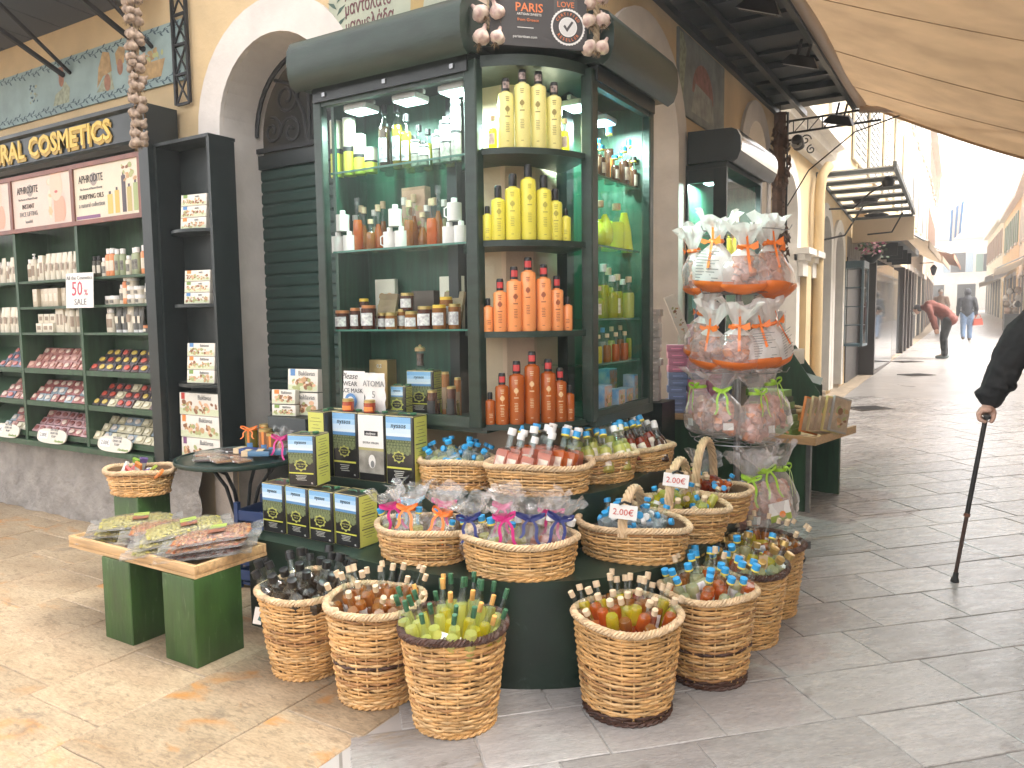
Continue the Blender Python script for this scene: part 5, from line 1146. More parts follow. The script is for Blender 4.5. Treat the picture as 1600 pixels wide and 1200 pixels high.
# pedestal and small basket
ped = thing('green_pedestal', 'small green box pedestal under the basket by the wall', 'pedestal', (-4.06, 2.57, 0)); MB().box(-.115, .115, -.10, .10, 0, .535, bev=.004).build('box', m_bench, ped)
pb = wicker('wicker_basket', 'small wicker basket of wrapped nougat bars on the green pedestal', (-4.05, 2.56, .536), .16, .195, .13, 11, 28, .72, R(20), 'shallow wicker baskets by the wall', seed=77, flare=1.)
MB().lathe([(.17, 0), (.0, .004)], 20, None, 1, .72, cap=False).build('paper_filler', M('brown_filler'), pb, (0, 0, .075))
rnd = random.Random(8); cs = [('green', (.25, .42, .06)), ('purple', (.16, .10, .30)), ('orange', (.75, .25, .06)), ('white', (.7, .68, .62)), ('red', (.5, .07, .06)), ('lime', (.42, .5, .08)), ('cream', (.66, .55, .38))]
for i in range(12):
    cn_, c = cs[i % 7]; x, y, z = in_basket(pb, rnd.uniform(-.14, .14), rnd.uniform(-.08, .08))
    t = thing('nougat_bar', f"{cn_} wrapped bar in the pedestal basket, {('nearer the wall', 'nearer the bench')[i // 7]}", 'sweet', (x, y, z + .09), 0, 'wrapped bars in the pedestal basket', (R(rnd.uniform(10, 70)), R(rnd.uniform(-40, 40)), rnd.uniform(0, 3)))
    MB().box(-.022, .022, -.008, .008, 0, .105, bev=.003).build('wrapper', M('wrap_' + cn_, c, .35, .4, 30), t); plate(t, 'white_label', -.018, .018, .03, .075, -.0085, m_paper)

# ================================================================ reseller sign, garlic braids, greek sign
sg = thing('reseller_sign', 'dark grey sign with round certified reseller seal above the curved shelves', 'sign', (-1.80 + .062, 3.182 - .062, 2.705), R(45))
MB().box(-.235, .215, -.008, .008, 0, .62).build('board', M('sign_charcoal', (.055, .052, .055), .5), sg)
plate(sg, 'light_panel', .06, .17, .05, .62, -.0088, M('sign_mid_grey', (.085, .08, .082), .5)); m_sorg = M('sign_orange', (.75, .22, .08), .5); m_swh = M('sign_white', (.75, .74, .72), .5)
text('lettering', 'PARIS', .052, m_sorg, sg, (-.055, -.0096, .165), off=.0006); text('lettering', 'ARTISAN SWEETS', .0145, m_swh, sg, (-.055, -.0096, .137)); text('lettering', 'from Greece', .019, m_sorg, sg, (-.06, -.0096, .113)); plate(sg, 'rule', -.11, -.035, .078, .081, -.0096, m_swh); text('lettering', 'parisartisan.com', .017, m_swh, sg, (-.075, -.0096, .04))
text('lettering', 'MADE\nWITH\nLOVE', .034, m_sorg, sg, (.115, -.0096, .225))
mb = MB(); n = 72; mb.add([(.125 + (.078 + .0035 * (i % 2)) * math.cos(2 * PI * i / n), -.0098, .095 + (.078 + .0035 * (i % 2)) * math.sin(2 * PI * i / n)) for i in range(n)], [tuple(range(n))]); mb.build('seal_edge', m_swh, sg, smooth=False)
disc(sg, 'seal_ring', .125, .095, .071, .071, -.0102, M('sign_charcoal'), 40); disc(sg, 'seal_inner', .125, .095, .043, .043, -.0106, m_swh, 32); disc(sg, 'seal_core', .125, .095, .039, .039, -.0109, M('sign_pale', (.62, .61, .6), .5), 32)
mb = MB(); mb.add([(.103, -.0112, .098), (.111, -.0112, .105), (.120, -.0112, .091), (.143, -.0112, .122), (.151, -.0112, .116), (.121, -.0112, .073)], [(0, 5, 2, 1), (2, 5, 4, 3)]); mb.build('tick', M('sign_charcoal'), sg, smooth=False)
for word, a0, sgn in (('CERTIFIED', 90, -1), ('RESELLER', 270, 1)):
    for i, ch in enumerate(word):
        a = R(a0 + sgn * (i - (len(word) - 1) / 2) * 14.5); text('seal_letter', ch, .0185, m_sorg, sg, (.125 + .0565 * math.cos(a), -.0106, .095 + .0565 * math.sin(a)), (PI / 2, -(a - PI / 2) if sgn < 0 else -(a + PI / 2), 0))
m_garlic = M('garlic_skin', (.66, .56, .46), .55, .35, 30, vcol=(.42, .26, .24), bump=.2); m_root = M('garlic_root', (.28, .19, .11), .9, .4, 40)
def bulb_mesh(seed):
    rnd = random.Random(seed); mb = MB(); n = 20; vs = []; prof = [(.008, -.026), (.024, -.022), (.033, -.006), (.031, .008), (.020, .022), (.009, .032), (.006, .05)]
    for r_, z in prof:
        for i in range(n): a = 2 * PI * i / n; e = r_ * (1 + .10 * math.cos(7 * a + seed)); vs.append((e * math.cos(a), e * math.sin(a), z))
    mb.add(vs, [(j * n + i, j * n + (i + 1) % n, (j + 1) * n + (i + 1) % n, (j + 1) * n + i) for j in range(len(prof) - 1) for i in range(n)])
    mb.mat(1)
    for k in range(14):
        a = rnd.uniform(0, 6.28); r_ = rnd.uniform(.002, .02); mb.tube([(r_ * .4 * math.cos(a), r_ * .4 * math.sin(a), -.024), (r_ * math.cos(a), r_ * math.sin(a), -.04 - rnd.uniform(0, .018))], .0009, 3, caps=False)
    return mb.mesh('bulb', [m_garlic, m_root], True, 60)
bl = [bulb_mesh(i) for i in range(3)]; m_garlic = M('dusty_garlic', (.40, .31, .24), .85, .6, 22, vcol=(.17, .12, .09), bump=.4); bld = [bulb_mesh(i + 5) for i in range(3)]
def braid(label, top, zs, dry=False, spread=.034, sc=1., seed=0, dark=None):
    rnd = random.Random(seed); t = thing('garlic_braid', label, 'garlic', top, 0)
    zl = min(zs); mb = MB()
    for s_ in range(3): mb.tube([(.010 * math.cos(6 * q * 6 + s_ * 2.1), .010 * math.sin(q * 36 + s_ * 2.1), zl * q + .02) for q in [i / 40 for i in range(41)]], .007 * sc, 5)
    mb.build('stem', M('braid_straw', (.42, .32, .20), .8, .4, 30), t)
    for i, z in enumerate(zs):
        for sd_ in ((-1, 1) if not dry else (-1, 1, 0)):
            a = (0 if sd_ > 0 else PI) + rnd.uniform(-.5, .5) - YAW * 0; a = a if sd_ else -PI / 2
            rr = spread * rnd.uniform(.8, 1.15)
            o = OB('bulb', (bld if dry else bl)[rnd.randrange(3)], t, (rr * math.cos(a + YAW), rr * math.sin(a + YAW) - .012, z + rnd.uniform(-.02, .02)), (R(rnd.uniform(-25, 25)), R(30) * math.cos(a) * -1 + R(rnd.uniform(-15, 15)), rnd.uniform(0, 6)), (sc * rnd.uniform(.85, 1.15),) * 3)
    return t
braid('garlic braid hanging at the left edge of the reseller sign', (-1.905, 2.965, 3.15), [-.02, -.10, -.20, -.30, -.40], seed=1, sc=1.05)
braid('garlic braid hanging at the right edge of the reseller sign', (-1.555, 3.315, 3.15), [-.02, -.12, -.22, -.32, -.44], seed=2, sc=1.05)
gs = thing('painted_sweets_sign', 'painted wall sign with Greek words for nougat and marmalade above the left glass case', 'sign', (-2.66, 3.335, 3.02))
MB().box(-.56, .56, -.012, .0, 0, .95).build('board', M('sign_pale_green', (.40, .43, .33), .7, .15, 6), gs)
m_maroon = M('sign_maroon', (.13, .035, .045), .6)
for i, (s_, z) in enumerate((('μαρμελάδα', .105), ('μαντολάτο', .20), ('μαντόλες', .295), ('μέλι', .39))): text('lettering', s_, .105, m_maroon, gs, (-.44, -.014, z), align='LEFT', xs=.62, off=.0008)
text('lettering', 'jam', .10, m_maroon, gs, (.18, -.014, .20), align='LEFT', xs=.8); text('lettering', 'nougat', .10, m_maroon, gs, (.18, -.014, .295), align='LEFT', xs=.8)
mb = MB(); rnd = random.Random(6)
for k in range(26):
    z = .05 + .033 * k; sgn = (-1) ** k; mb.add([(-.50, -.0135, z), (-.50 + sgn * .03, -.0135, z + .015), (-.50 + sgn * .07, -.0135, z + .05), (-.50 + sgn * .02, -.0135, z + .035)], [(0, 1, 2, 3)])
tag(mb.build('leaf_sprig', M('leaf_print', (.05, .09, .07), .7), gs, smooth=False), kind='stuff')
mb = MB(); mb.add([(.02, -.0135, .03), (.10, -.0135, .04), (.12, -.0135, .16), (.07, -.0135, .22), (.03, -.0135, .18)], [(0, 1, 2, 3, 4)]); mb.build('painted_bottle', M('paint_ochre', (.42, .30, .12), .7), gs, smooth=False)
# ================================================================ cosmetics wall unit
YS = 3.10; ub = thing('cosmetics_shelf', 'tall dark green wall unit of cosmetics with a lettered sign board', 'shelf unit', (-5.5, YS, .55))
UO = (5.5, -YS, -.55)
m_sg = m_greenshelf
DIV = [-7.21, -6.365, -5.515, -4.69]
boxes('divider', m_sg, ub, [(x - .018, x + .018, YS, YW - .012, .60, 2.20) for x in DIV[:3]], UO)
boxes('end_post', m_black, ub, [(-4.70, -4.60, YS - .02, YW - .012, .56, 2.66)], UO)
boxes('base_board', m_sg, ub, [(-7.3, -4.70, YS - .03, YW - .012, .56, .60)], UO)
boxes('back_board', m_sg, ub, [(-7.3, -4.70, YW - .012, YW - .002, .56, 2.70)], UO)
SHZ = [1.43, 1.625, 1.82]
for k, (a, b) in enumerate(zip(DIV, DIV[1:])):
    boxes('shelf', m_sg, ub, [(a + .018, b - .018 if k < 2 else b - .012, YS + .004, YW - .013, z - .018, z) for z in SHZ if not (k == 0 and z == 1.625)], UO)
# slanted trays
TR = [1.14, .89, .645]
tilt_ = R(38)
for k, (a, b) in enumerate(zip(DIV, DIV[1:])):
    for z in TR:
        mb = MB(); mb.box(a + .025, b - .025, 0, .27, -.012, 0, Matrix.Translation((0, YS + .015, z)) @ Matrix.Rotation(tilt_, 4, 'X')); mb.build('slanted_tray', m_sg, ub, UO)
        mb = MB(); mb.box(a + .025, b - .025, YS + .002, YS + .014, z - .02, z + .018); mb.build('tray_lip', m_sg, ub, UO)
# sign board with relief letters
mb = MB(); extrude_profile(mb, [(.22, 2.62), (-.02, 2.62), (-.05, 2.645), (-.04, 2.66), (-.02, 2.68), (-.02, 2.86), (-.05, 2.875), (-.05, 2.90), (.22, 2.90)], lambda u, d, z: (u, YS + d, z), -7.3, -4.62); mb.build('sign_board', m_black, ub, UO)
m_gold = M('sign_yellow', (.66, .46, .08), .5); m_goldd = M('sign_yellow_side', (.40, .25, .03), .5)
for nm, dx, dz, dy, mt in (('letter_shadow', .012, -.022, .0012, m_goldd), ('sign_letters', 0, 0, .004, m_gold)):
    o = text(nm, 'NATURAL COSMETICS', .185, mt, ub, (-4.98 + 5.5 + dx, -.024 - dy, 2.775 - .55 + dz), align='RIGHT', off=.006 if nm != 'sign_letters' else .004, xs=1.06, ext=.003)
# picture frames
m_frame = M('pink_wood_frame', (.24, .095, .07), .5, .3, 8); m_post = M('poster_blush', (.66, .52, .44), .45, .12, 3); m_post2 = M('poster_cream', (.70, .60, .46), .45, .1, 4)
boxes('picture_rail', m_frame, ub, [(-7.3, -4.70, YS - .012, YS + .01, 2.185, 2.215), (-7.3, -4.70, YS - .012, YS + .01, 2.575, 2.605)], UO)
boxes('picture_stile', m_frame, ub, [(x - .018, x + .018, YS - .0118, YS + .0098, 2.2152, 2.5748) for x in (-6.36, -5.515, -4.72)], UO)
def poster(x0, x1, mat, lines, kind, seed):
    mb = MB(); mb.box(x0, x1, YS, YS + .008, 2.2155, 2.5745); p = mb.build('poster', mat, ub, UO); y = YS - .0008 + UO[1]
    cx = x0 + 5.5 + (x1 - x0) * .27
    t_ = text('brand_lettering', 'APHRODITE', .075, m_ink, p, (cx - 5.5, YS - .002, 2.49), xs=.72); disc(p, 'brand_ring', cx + .035 - 5.5, 2.485, .045, .045, YS - .0012, M('poster_ring', (.32, .27, .24), .5))
    text('fine_lettering', 'The Secrets of Natural Beauty', .022, m_grey, p, (cx - 5.5, YS - .002, 2.425))
    for i, s_ in enumerate(lines): text('poster_lettering', s_, .048 if i < len(lines) - 1 or len(lines) < 3 else .034, m_grey if i else m_ink, p, (cx - 5.5, YS - .002, 2.37 - .055 * i), xs=.85)
    xb = x0 + (x1 - x0) * .68
    if kind == 'oils':
        for i, (dx, h, w_, c) in enumerate(((-.09, .13, .06, (.62, .42, .08)), (-.01, .15, .05, (.60, .38, .06)), (.07, .24, .045, (.04, .02, .03)), (.13, .16, .05, (.42, .33, .10)), (.20, .18, .05, (.30, .36, .14)))):
            plate(p, 'bottle_picture', xb + dx - w_ / 2, xb + dx + w_ / 2, 2.235, 2.235 + h, YS - .0012, M(f'pp{i}', c, .4)); plate(p, 'cap_picture', xb + dx - w_ * .22, xb + dx + w_ * .22, 2.235 + h, 2.255 + h, YS - .0012, M('pp_dark', (.05, .03, .03), .4))
        blobs(p, 'flower_picture', xb + .02, x1 - .02, 2.42, 2.56, YS - .0014, [M('print_olive'), M('print_tan'), M('print_brown')], 16, .02, seed)
        plate(p, 'violet_strip', x0 + .01, x0 + .3, 2.222, 2.245, YS - .0012, m_purple)
    else:
        m_sk = M('skin_print', (.62, .34, .24), .5); m_sk2 = M('skin_print_light', (.74, .50, .38), .5)
        disc(p, 'face_picture', xb + .06, 2.49, .085, .11, YS - .0012, m_sk2, 24); plate(p, 'neck_picture', xb + .02, xb + .11, 2.23, 2.40, YS - .0011, m_sk); disc(p, 'hand_picture', xb + .13, 2.32, .045, .09, YS - .0014, m_sk, 18); disc(p, 'lips_picture', xb + .06, 2.445, .022, .010, YS - .0016, M('lips_print', (.5, .09, .08), .4), 14)
        blobs(p, 'hair_picture', xb - .06, xb + .01, 2.25, 2.56, YS - .0010, [M('hair_print', (.60, .42, .24), .5), m_post2], 18, .03, seed)
poster(-5.495, -4.74, m_post2, ('PURIFYING OILS', 'a natural collection'), 'oils', 3); poster(-6.34, -5.535, m_post, ('INSTANT', 'FACE LIFTING', 'beautiful'), 'face', 4); poster(-7.2, -6.38, m_post, ('MASK',), 'face', 5)
# products on the flat shelves
GC = 'cosmetics on the wall unit'
m_pwhite = M('cosmetic_ivory', (.68, .62, .50), .4, .08, 20); m_pgrey = M('cosmetic_beige', (.56, .48, .36), .4, .1, 20)
ORD = ['first', 'second', 'third', 'fourth', 'fifth', 'sixth', 'seventh', 'eighth', 'ninth', 'tenth', 'eleventh', 'twelfth', 'thirteenth', 'fourteenth']
def tube_p(h, w_, body, capm, prn):
    t = thing('cosmetic_tube', 'x', 'tube'); mb = MB(); vs = []; n = 12
    for k, (a, b, z) in enumerate(((w_ * .42, w_ * .42, .018), (w_ * .48, w_ * .40, h * .4), (w_ * .5, w_ * .2, h * .8), (w_ * .52, .002, h))):
        for i in range(n): q = 2 * PI * i / n; vs.append((a * math.cos(q), b * math.sin(q), z))
    mb.add(vs, [(j * n + i, j * n + (i + 1) % n, (j + 1) * n + (i + 1) % n, (j + 1) * n + i) for j in range(3) for i in range(n)]); mb.build('tube_body', body, t); MB().lathe([(w_ * .40, 0), (w_ * .40, .02)], 12).build('cap', capm, t)
    plate(t, 'print', -w_ * .26, w_ * .26, h * .35, h * .62, -w_ * .44, prn); return Proto(t)
def bott_p(h, r, body, capm, prn, pump=False):
    t = thing('cosmetic_bottle', 'x', 'bottle'); MB().lathe([(r * .95, 0), (r, .004), (r, h * .74), (r * .8, h * .79), (r * .45, h * .81)], 14).build('bottle_body', body, t)
    if pump: MB().lathe([(r * .5, h * .81), (r * .5, h * .88), (r * .16, h * .885), (r * .16, h * .95)], 10).build('cap', capm, t); MB().box(-r * .9, r * .3, -.006, .006, h * .95, h).build('pump_head', capm, t)
    else: MB().lathe([(r * .72, h * .81), (r * .72, h * .99), (r * .6, h)], 12).build('cap', capm, t)
    mb = MB(); k = 6; vs = []
    for i in range(k + 1):
        a = -PI / 2 - .95 + 1.9 * i / k; vs += [(r * 1.012 * math.cos(a), r * 1.012 * math.sin(a), h * .2), (r * 1.012 * math.cos(a), r * 1.012 * math.sin(a), h * .56)]
    mb.add(vs, [(2 * i, 2 * i + 2, 2 * i + 3, 2 * i + 1) for i in range(k)]); mb.build('paper_label', prn, t); return Proto(t)
def cart_p(w_, d_, h_, mat, prn):
    t = thing('cosmetic_carton', 'x', 'box'); MB().box(-w_ / 2, w_ / 2, -d_ / 2, d_ / 2, 0, h_, bev=.0015).build('carton', mat, t); plate(t, 'print', -w_ * .3, w_ * .3, h_ * .3, h_ * .72, -d_ / 2 - .0008, prn); return Proto(t)
def jar_p(h, r, body, lid, prn):
    t = thing('cosmetic_jar', 'x', 'jar'); MB().lathe([(r, 0), (r, h * .62)], 16).build('jar_body', body, t); MB().lathe([(r * 1.05, h * .6), (r * 1.05, h * .97), (r, h)], 16).build('lid', lid, t); plate(t, 'print', -r * .5, r * .5, h * .12, h * .5, -r * 1.02, prn); return Proto(t)
m_tan = M('print_taupe', (.30, .23, .17), .5); m_dkl = M('print_umber', (.06, .055, .05), .5, .4, 40, vcol=(.25, .24, .2)); m_orb = M('orange_lotion', (.72, .26, .10), .4); m_grb = M('sage_lotion', (.30, .34, .20), .4); m_dkb = M('dark_amber_glass', (.045, .04, .02), .2)
PR = dict(tubeW=tube_p(.20, .068, m_pwhite, m_pwhite, m_tan), tubeD=tube_p(.18, .06, M('charcoal_tube', (.11, .11, .10), .4), m_whcap, m_pwhite), botW=bott_p(.17, .026, m_pwhite, m_whcap, m_tan), pumpW=bott_p(.21, .026, m_pwhite, m_whcap, m_tan, True), botO=bott_p(.195, .028, m_orb, m_whcap, m_pwhite), botG=bott_p(.185, .025, m_grb, m_whcap, m_dkl), botD=bott_p(.15, .022, m_dkb, m_blackcap, m_pwhite), boxT=cart_p(.055, .045, .19, m_pwhite, m_tan), boxM=cart_p(.062, .055, .135, m_pgrey, m_pwhite), boxS=cart_p(.075, .06, .07, m_pwhite, m_tan), jarW=jar_p(.06, .038, m_pwhite, m_whcap, m_dkl), botK=bott_p(.135, .024, m_pwhite, m_whcap, m_dkl), jarS=jar_p(.048, .030, M('smoke_jar', (.12, .115, .11), .3), M('copper_lid'), m_pwhite))
NMK = dict(tubeW='ivory tube', tubeD='charcoal tube', botW='ivory bottle', pumpW='ivory pump bottle', botO='orange lotion bottle', botG='sage green bottle', botD='dark amber bottle', boxT='tall ivory carton', boxM='beige carton', boxS='small white carton', jarW='white jar', botK='white bottle with dark label', jarS='smoky jar')
WID = dict(tubeW=.07, tubeD=.064, botW=.056, pumpW=.058, botO=.06, botG=.054, botD=.048, boxT=.06, boxM=.067, boxS=.08, jarW=.08, botK=.052, jarS=.064)
def shelf_row(bay, z, keys, x0, zn, dy=.075):
    x = x0
    for i, k in enumerate(keys):
        x += WID[k] / 2; PR[k].put((x, YS + dy + ru(-.012, .012), z + .0005), (0, 0, ru(-.12, .12)), f"{ORD[i]} item, {NMK[k]}, on the {zn} of the {bay} cosmetics bay", GC); x += WID[k] / 2 + ru(.001, .006)
shelf_row('right', SHZ[2], ['botD', 'botD', 'botK', 'botO', 'botO', 'botG', 'botG', 'botK', 'botG', 'botG', 'botO', 'botK'], -5.44, 'upper shelf')
shelf_row('right', SHZ[1], ['jarW', 'jarW', 'botK', 'botO', 'jarW', 'jarW', 'botK', 'botG', 'botK'], -5.30, 'middle shelf')
shelf_row('right', SHZ[0], ['botW', 'botW', 'tubeD', 'tubeD', 'tubeW', 'tubeD', 'tubeD', 'jarS', 'jarS', 'tubeD'], -5.32, 'lower shelf')
shelf_row('middle', SHZ[2], ['botW', 'pumpW', 'botW', 'boxT', 'tubeW', 'tubeW', 'tubeW', 'tubeW', 'tubeW', 'tubeW', 'tubeW'], -6.30, 'upper shelf')
shelf_row('middle', SHZ[1], ['boxM', 'boxM', 'boxM', 'boxM', 'boxM', 'boxM', 'boxM', 'boxM', 'boxM'], -6.22, 'middle shelf')
shelf_row('middle', SHZ[0], ['boxS', 'boxS', 'boxS', 'boxT', 'boxT', 'tubeW', 'pumpW', 'pumpW'], -6.20, 'lower shelf')
for k in range(3): PR['boxS'].put((-6.16 + .083 * k, YS + .085, SHZ[0] + .071), (0, 0, ru(-.05, .05)), f"{ORD[k]} small white carton stacked on others in the middle cosmetics bay", GC)
for k in range(3): PR['jarW'].put((-5.00 + .08 * (k % 2), YS + .085, SHZ[1] + .061 * (1 + k // 2)), (0, 0, 0), f"{ORD[k]} white jar stacked on another jar in the right cosmetics bay", GC)
shelf_row('left', SHZ[2], ['tubeW', 'botW', 'tubeW', 'botW', 'tubeW', 'tubeW', 'botW'], -6.86, 'upper shelf')
shelf_row('left', SHZ[0], ['tubeW', 'tubeW', 'tubeW', 'tubeW', 'tubeW', 'tubeW'], -6.86, 'lower shelf')
# soap and magnet packs on the slanted trays
def pack_proto(cols, seed):
    t = thing('soap_pack', 'x', 'packet'); MB().box(-.046, .046, 0, .062, 0, .014, bev=.003).build('pack', M(f'pack_base_{seed}', cols[0], .35), t)
    mb = MB(); mb.lathe([(.024, .0143), (.024, .020), (.016, .023)], 12, Matrix.Translation((0, .032, 0)), 1.25, .8); mb.build('motif', M(f'pack_motif_{seed}', cols[1], .4), t); return Proto(t)
PK = {'rose': pack_proto(((.40, .19, .16), (.52, .30, .24)), 0), 'coral': pack_proto(((.32, .11, .10), (.56, .44, .36)), 1), 'mustard': pack_proto(((.055, .05, .06), (.55, .40, .08)), 2), 'cherry': pack_proto(((.10, .06, .06), (.50, .08, .05)), 3), 'maroon': pack_proto(((.42, .25, .26), (.20, .05, .04)), 4), 'olive': pack_proto(((.46, .42, .28), (.62, .58, .42)), 5), 'teal': pack_proto(((.24, .30, .34), (.54, .48, .42)), 6), 'slate': pack_proto(((.12, .14, .20), (.50, .16, .14)), 7)}
TRN = ['top', 'middle', 'bottom']
PAT = {(1, 0): ('rose', 'rose', 'coral', 'rose'), (1, 1): ('coral', 'coral', 'teal', 'coral'), (1, 2): ('maroon', 'maroon', 'coral', 'maroon'), (2, 0): ('mustard', 'cherry', 'mustard', 'mustard'), (2, 1): ('cherry', 'mustard', 'olive', 'cherry'), (2, 2): ('olive', 'teal', 'olive', 'olive'), (0, 0): ('slate', 'slate', 'rose', 'slate'), (0, 1): ('coral', 'slate', 'rose', 'slate'), (0, 2): ('teal', 'rose', 'coral', 'olive')}
rnd = random.Random(12)
for k, (a, b) in enumerate(zip(DIV, DIV[1:])):
    for j, z in enumerate(TR):
        for r_ in range(3):
            for i in range(8):
                x = a + .075 + i * .099
                if x > b - .05 or x < -6.75: continue
                c = PAT[(k, j)][(i + r_ * 3 + rnd.randrange(2)) % 4]; d = .018 + r_ * .078
                PK[c].put((x, YS + .015 + d * math.cos(tilt_), z + d * math.sin(tilt_) + .0015), (tilt_ + R(rnd.uniform(8, 20)), 0, R(rnd.uniform(-6, 6))), f"{c} soap pack, {ORD[i]} of the {['front', 'middle', 'back'][r_]} row, {TRN[j]} tray, {['left', 'middle', 'right'][k]} cosmetics bay", 'soap packs on the slanted trays')
for i, (x, s_) in enumerate(((-6.62, ''), (-5.95, '2.00€'), (-5.14, '2.00€'))):
    t = thing('price_plaque', ['oval price plaque at the foot of the left cosmetics bay', 'oval price plaque at the foot of the middle cosmetics bay', 'oval price plaque at the foot of the right cosmetics bay'][i], 'price tag', (x, YS - .04, .602), 0, None, (R(-14), 0, 0))
    mb = MB(); n = 24; poly = [(.20 * math.copysign(abs(math.cos(q)) ** .6, math.cos(q)), .052 + .055 * math.copysign(abs(math.sin(q)) ** .7, math.sin(q))) for q in [2 * PI * i_ / n for i_ in range(n)]]; mb.prism(poly, -.004, .004, Matrix.Rotation(R(90), 4, 'X')); mb.build('plaque', M('plaque_cream', (.62, .58, .50), .5, .1, 20), t)
    plate(t, 'price_slip', -.17, -.05, .03, .085, -.0048, m_paper); text('lettering', '2.00€', .042, m_grey, t, (-.11, -.0058, .056)); text('lettering', 'NATURAL\nOLIVE OIL\nSOAP', .024, m_grey, t, (.03, -.0052, .075)); text('lettering', 'Handmade', .028, m_grnp, t, (.11, -.0052, .02), shear=.3)
t = thing('sale_sign', 'white card announcing fifty percent off all cosmetics', 'sign', (-5.43, YS - .05, 1.605), 0, None, (R(-3), 0, R(6)))
MB().box(-.145, .145, -.0015, .0015, 0, .245).build('card', m_paper, t); text('lettering', 'All the Cosmetics', .038, m_grey, t, (0, -.003, .21)); text('lettering', '50', .14, M('sale_red', (.50, .05, .10), .5), t, (-.025, -.003, .13), xs=.85); text('lettering', '%', .06, M('sale_red'), t, (.07, -.003, .105)); text('lettering', 'SALE', .062, m_grey, t, (.01, -.003, .04))

# ================================================================ narrow dark corner shelf with sweet boxes
nu = thing('corner_shelf', 'narrow black-green corner shelf with three small ledges beside the arch', 'shelf unit', (-4.30, YS, .55)); NO = (4.30, -YS, -.55)
boxes('back_board', m_black, nu, [(-4.595, -4.06, YW - .06, YW - .035, .56, 2.62)], NO); boxes('side_board', m_black, nu, [(-4.075, -4.05, YS + .02, YW - .06, .56, 2.62), (-4.5985, -4.575, YS + .02, YW - .061, .56, 2.62)], NO); boxes('top_board', m_black, nu, [(-4.598, -4.05, YS + .015, YW - .035, 2.62, 2.64)], NO); boxes('floor_board', m_black, nu, [(-4.598, -4.05, YS + .015, YW - .035, .56, .59)], NO)
LED = [2.08, 1.61, 1.10]
for z in LED:
    mb = MB(); mb.prism([(-4.574, YW - .061)] + [(-4.32 + .254 * math.cos(q), YW - .061 - .20 * math.sin(q)) for q in [PI - PI * i / 14 for i in range(15)]], z - .02, z); mb.build('ledge', m_black, nu, NO)
for i, z in enumerate(LED):
    for k in range(3):
        hh = (.072, .07, .085)[i]; baklava(f"{['lowest', 'middle', 'topmost'][k]} sweet carton of three standing on the {['upper', 'middle', 'lower'][i]} corner ledge", (-4.29, YW - .17 + .006 * k, z + .001 + hh * 1.02 * k), (R(-5), 0, R(8)), .215 + .02 * (i == 2), hh, .05, (m_org, m_bluep, m_grnp)[(k + i) % 3], 20 + 3 * i + k, 'Baklavas' if i == 2 else 'nuts', 'sweet cartons on the corner ledges')
for k in range(3): baklava(['bottom', 'middle', 'top'][k] + ' large baklava box of the floor stack in the corner shelf', (-4.325, YS + .10, .592 + .148 * k), (R(-2), 0, R(1)), .40, .146, .07, (m_purple, m_org, m_red)[k], 40 + k, 'Baklavas', 'large baklava boxes in the corner shelf')

# ================================================================ painted frieze, left canopy, iron brackets, dried braid
fz = thing('painted_frieze', 'pale blue painted frieze with leaf borders and baskets of fruit', 'mural', (-5.9, YW - .012, 3.09))
MB().box(-2.2, 1.36, -.008, .010, 0, .385).build('panel', M('frieze_blue', (.28, .38, .38), .75, .22, 5), fz)
m_leaf = M('frieze_leaf', (.045, .085, .11), .7); rnd = random.Random(3)
for z0 in (.035, .35):
    mb = MB()
    for i in range(80):
        x = -1.4 + i * .035; zz = z0 + .014 * math.sin(i * 1.1); s_ = 1 if i % 2 else -1; a = R(35) * s_; L_ = .05
        mb.add([(x, -.0092, zz), (x + L_ * .5 * math.cos(a) + .006 * -math.sin(a) * s_, -.0092, zz + L_ * .5 * math.sin(a) + .008 * s_), (x + L_ * math.cos(a), -.0092, zz + L_ * math.sin(a)), (x + L_ * .5 * math.cos(a), -.0092, zz + L_ * .5 * math.sin(a) - .011 * s_)], [(0, 1, 2, 3)])
        mb.add([(x - .02, -.0090, zz), (x + .02, -.0090, zz + .003), (x + .02, -.0090, zz + .008), (x - .02, -.0090, zz + .005)], [(0, 1, 2, 3)])
    tag(mb.build('leaf_border', m_leaf, fz, smooth=False), kind='stuff')
def daub(nm, pts, c): mb = MB(); mb.add([(x, -.0095, z) for x, z in pts], [tuple(range(len(pts)))]); mb.build(nm, c, fz, smooth=False)
m_ter = M('paint_terracotta', (.34, .17, .11), .75, .3, 25); m_och = M('paint_straw', (.42, .28, .13), .75, .3, 25); m_sil = M('paint_sage', (.33, .36, .26), .75, .4, 30)
daub('painted_figure', [(-.22, .06), (.0, .06), (.02, .16), (-.04, .22), (-.09, .17), (-.18, .14)], m_sil); disc(fz, 'painted_head', -.09, .235, .035, .05, -.0096, m_ter); daub('painted_hat', [(-.13, .27), (-.05, .27), (-.06, .33), (-.12, .33)], m_ter)
daub('painted_figure', [(.36, .07), (.58, .06), (.55, .19), (.46, .16)], m_sil); daub('painted_basket', [(.37, .10), (.45, .17), (.56, .19), (.54, .32), (.46, .34), (.40, .24)], m_och); disc(fz, 'painted_face', .50, .12, .04, .06, -.0097, m_ter)
disc(fz, 'painted_face', .66, .20, .035, .055, -.0097, m_ter); daub('painted_hair', [(.62, .22), (.71, .22), (.73, .32), (.66, .34), (.61, .30)], m_och)
daub('painted_basket', [(.86, .06), (1.12, .06), (1.17, .17), (.82, .17)], m_och); blobs(fz, 'painted_fruit', .82, 1.18, .15, .26, -.0097, [m_och, m_sil, m_ter, M('print_olive')], 26, .025, 7)
blobs(fz, 'painted_foliage', -.56, -.42, .10, .28, -.0094, [m_leaf, m_sil], 22, .016, 8)
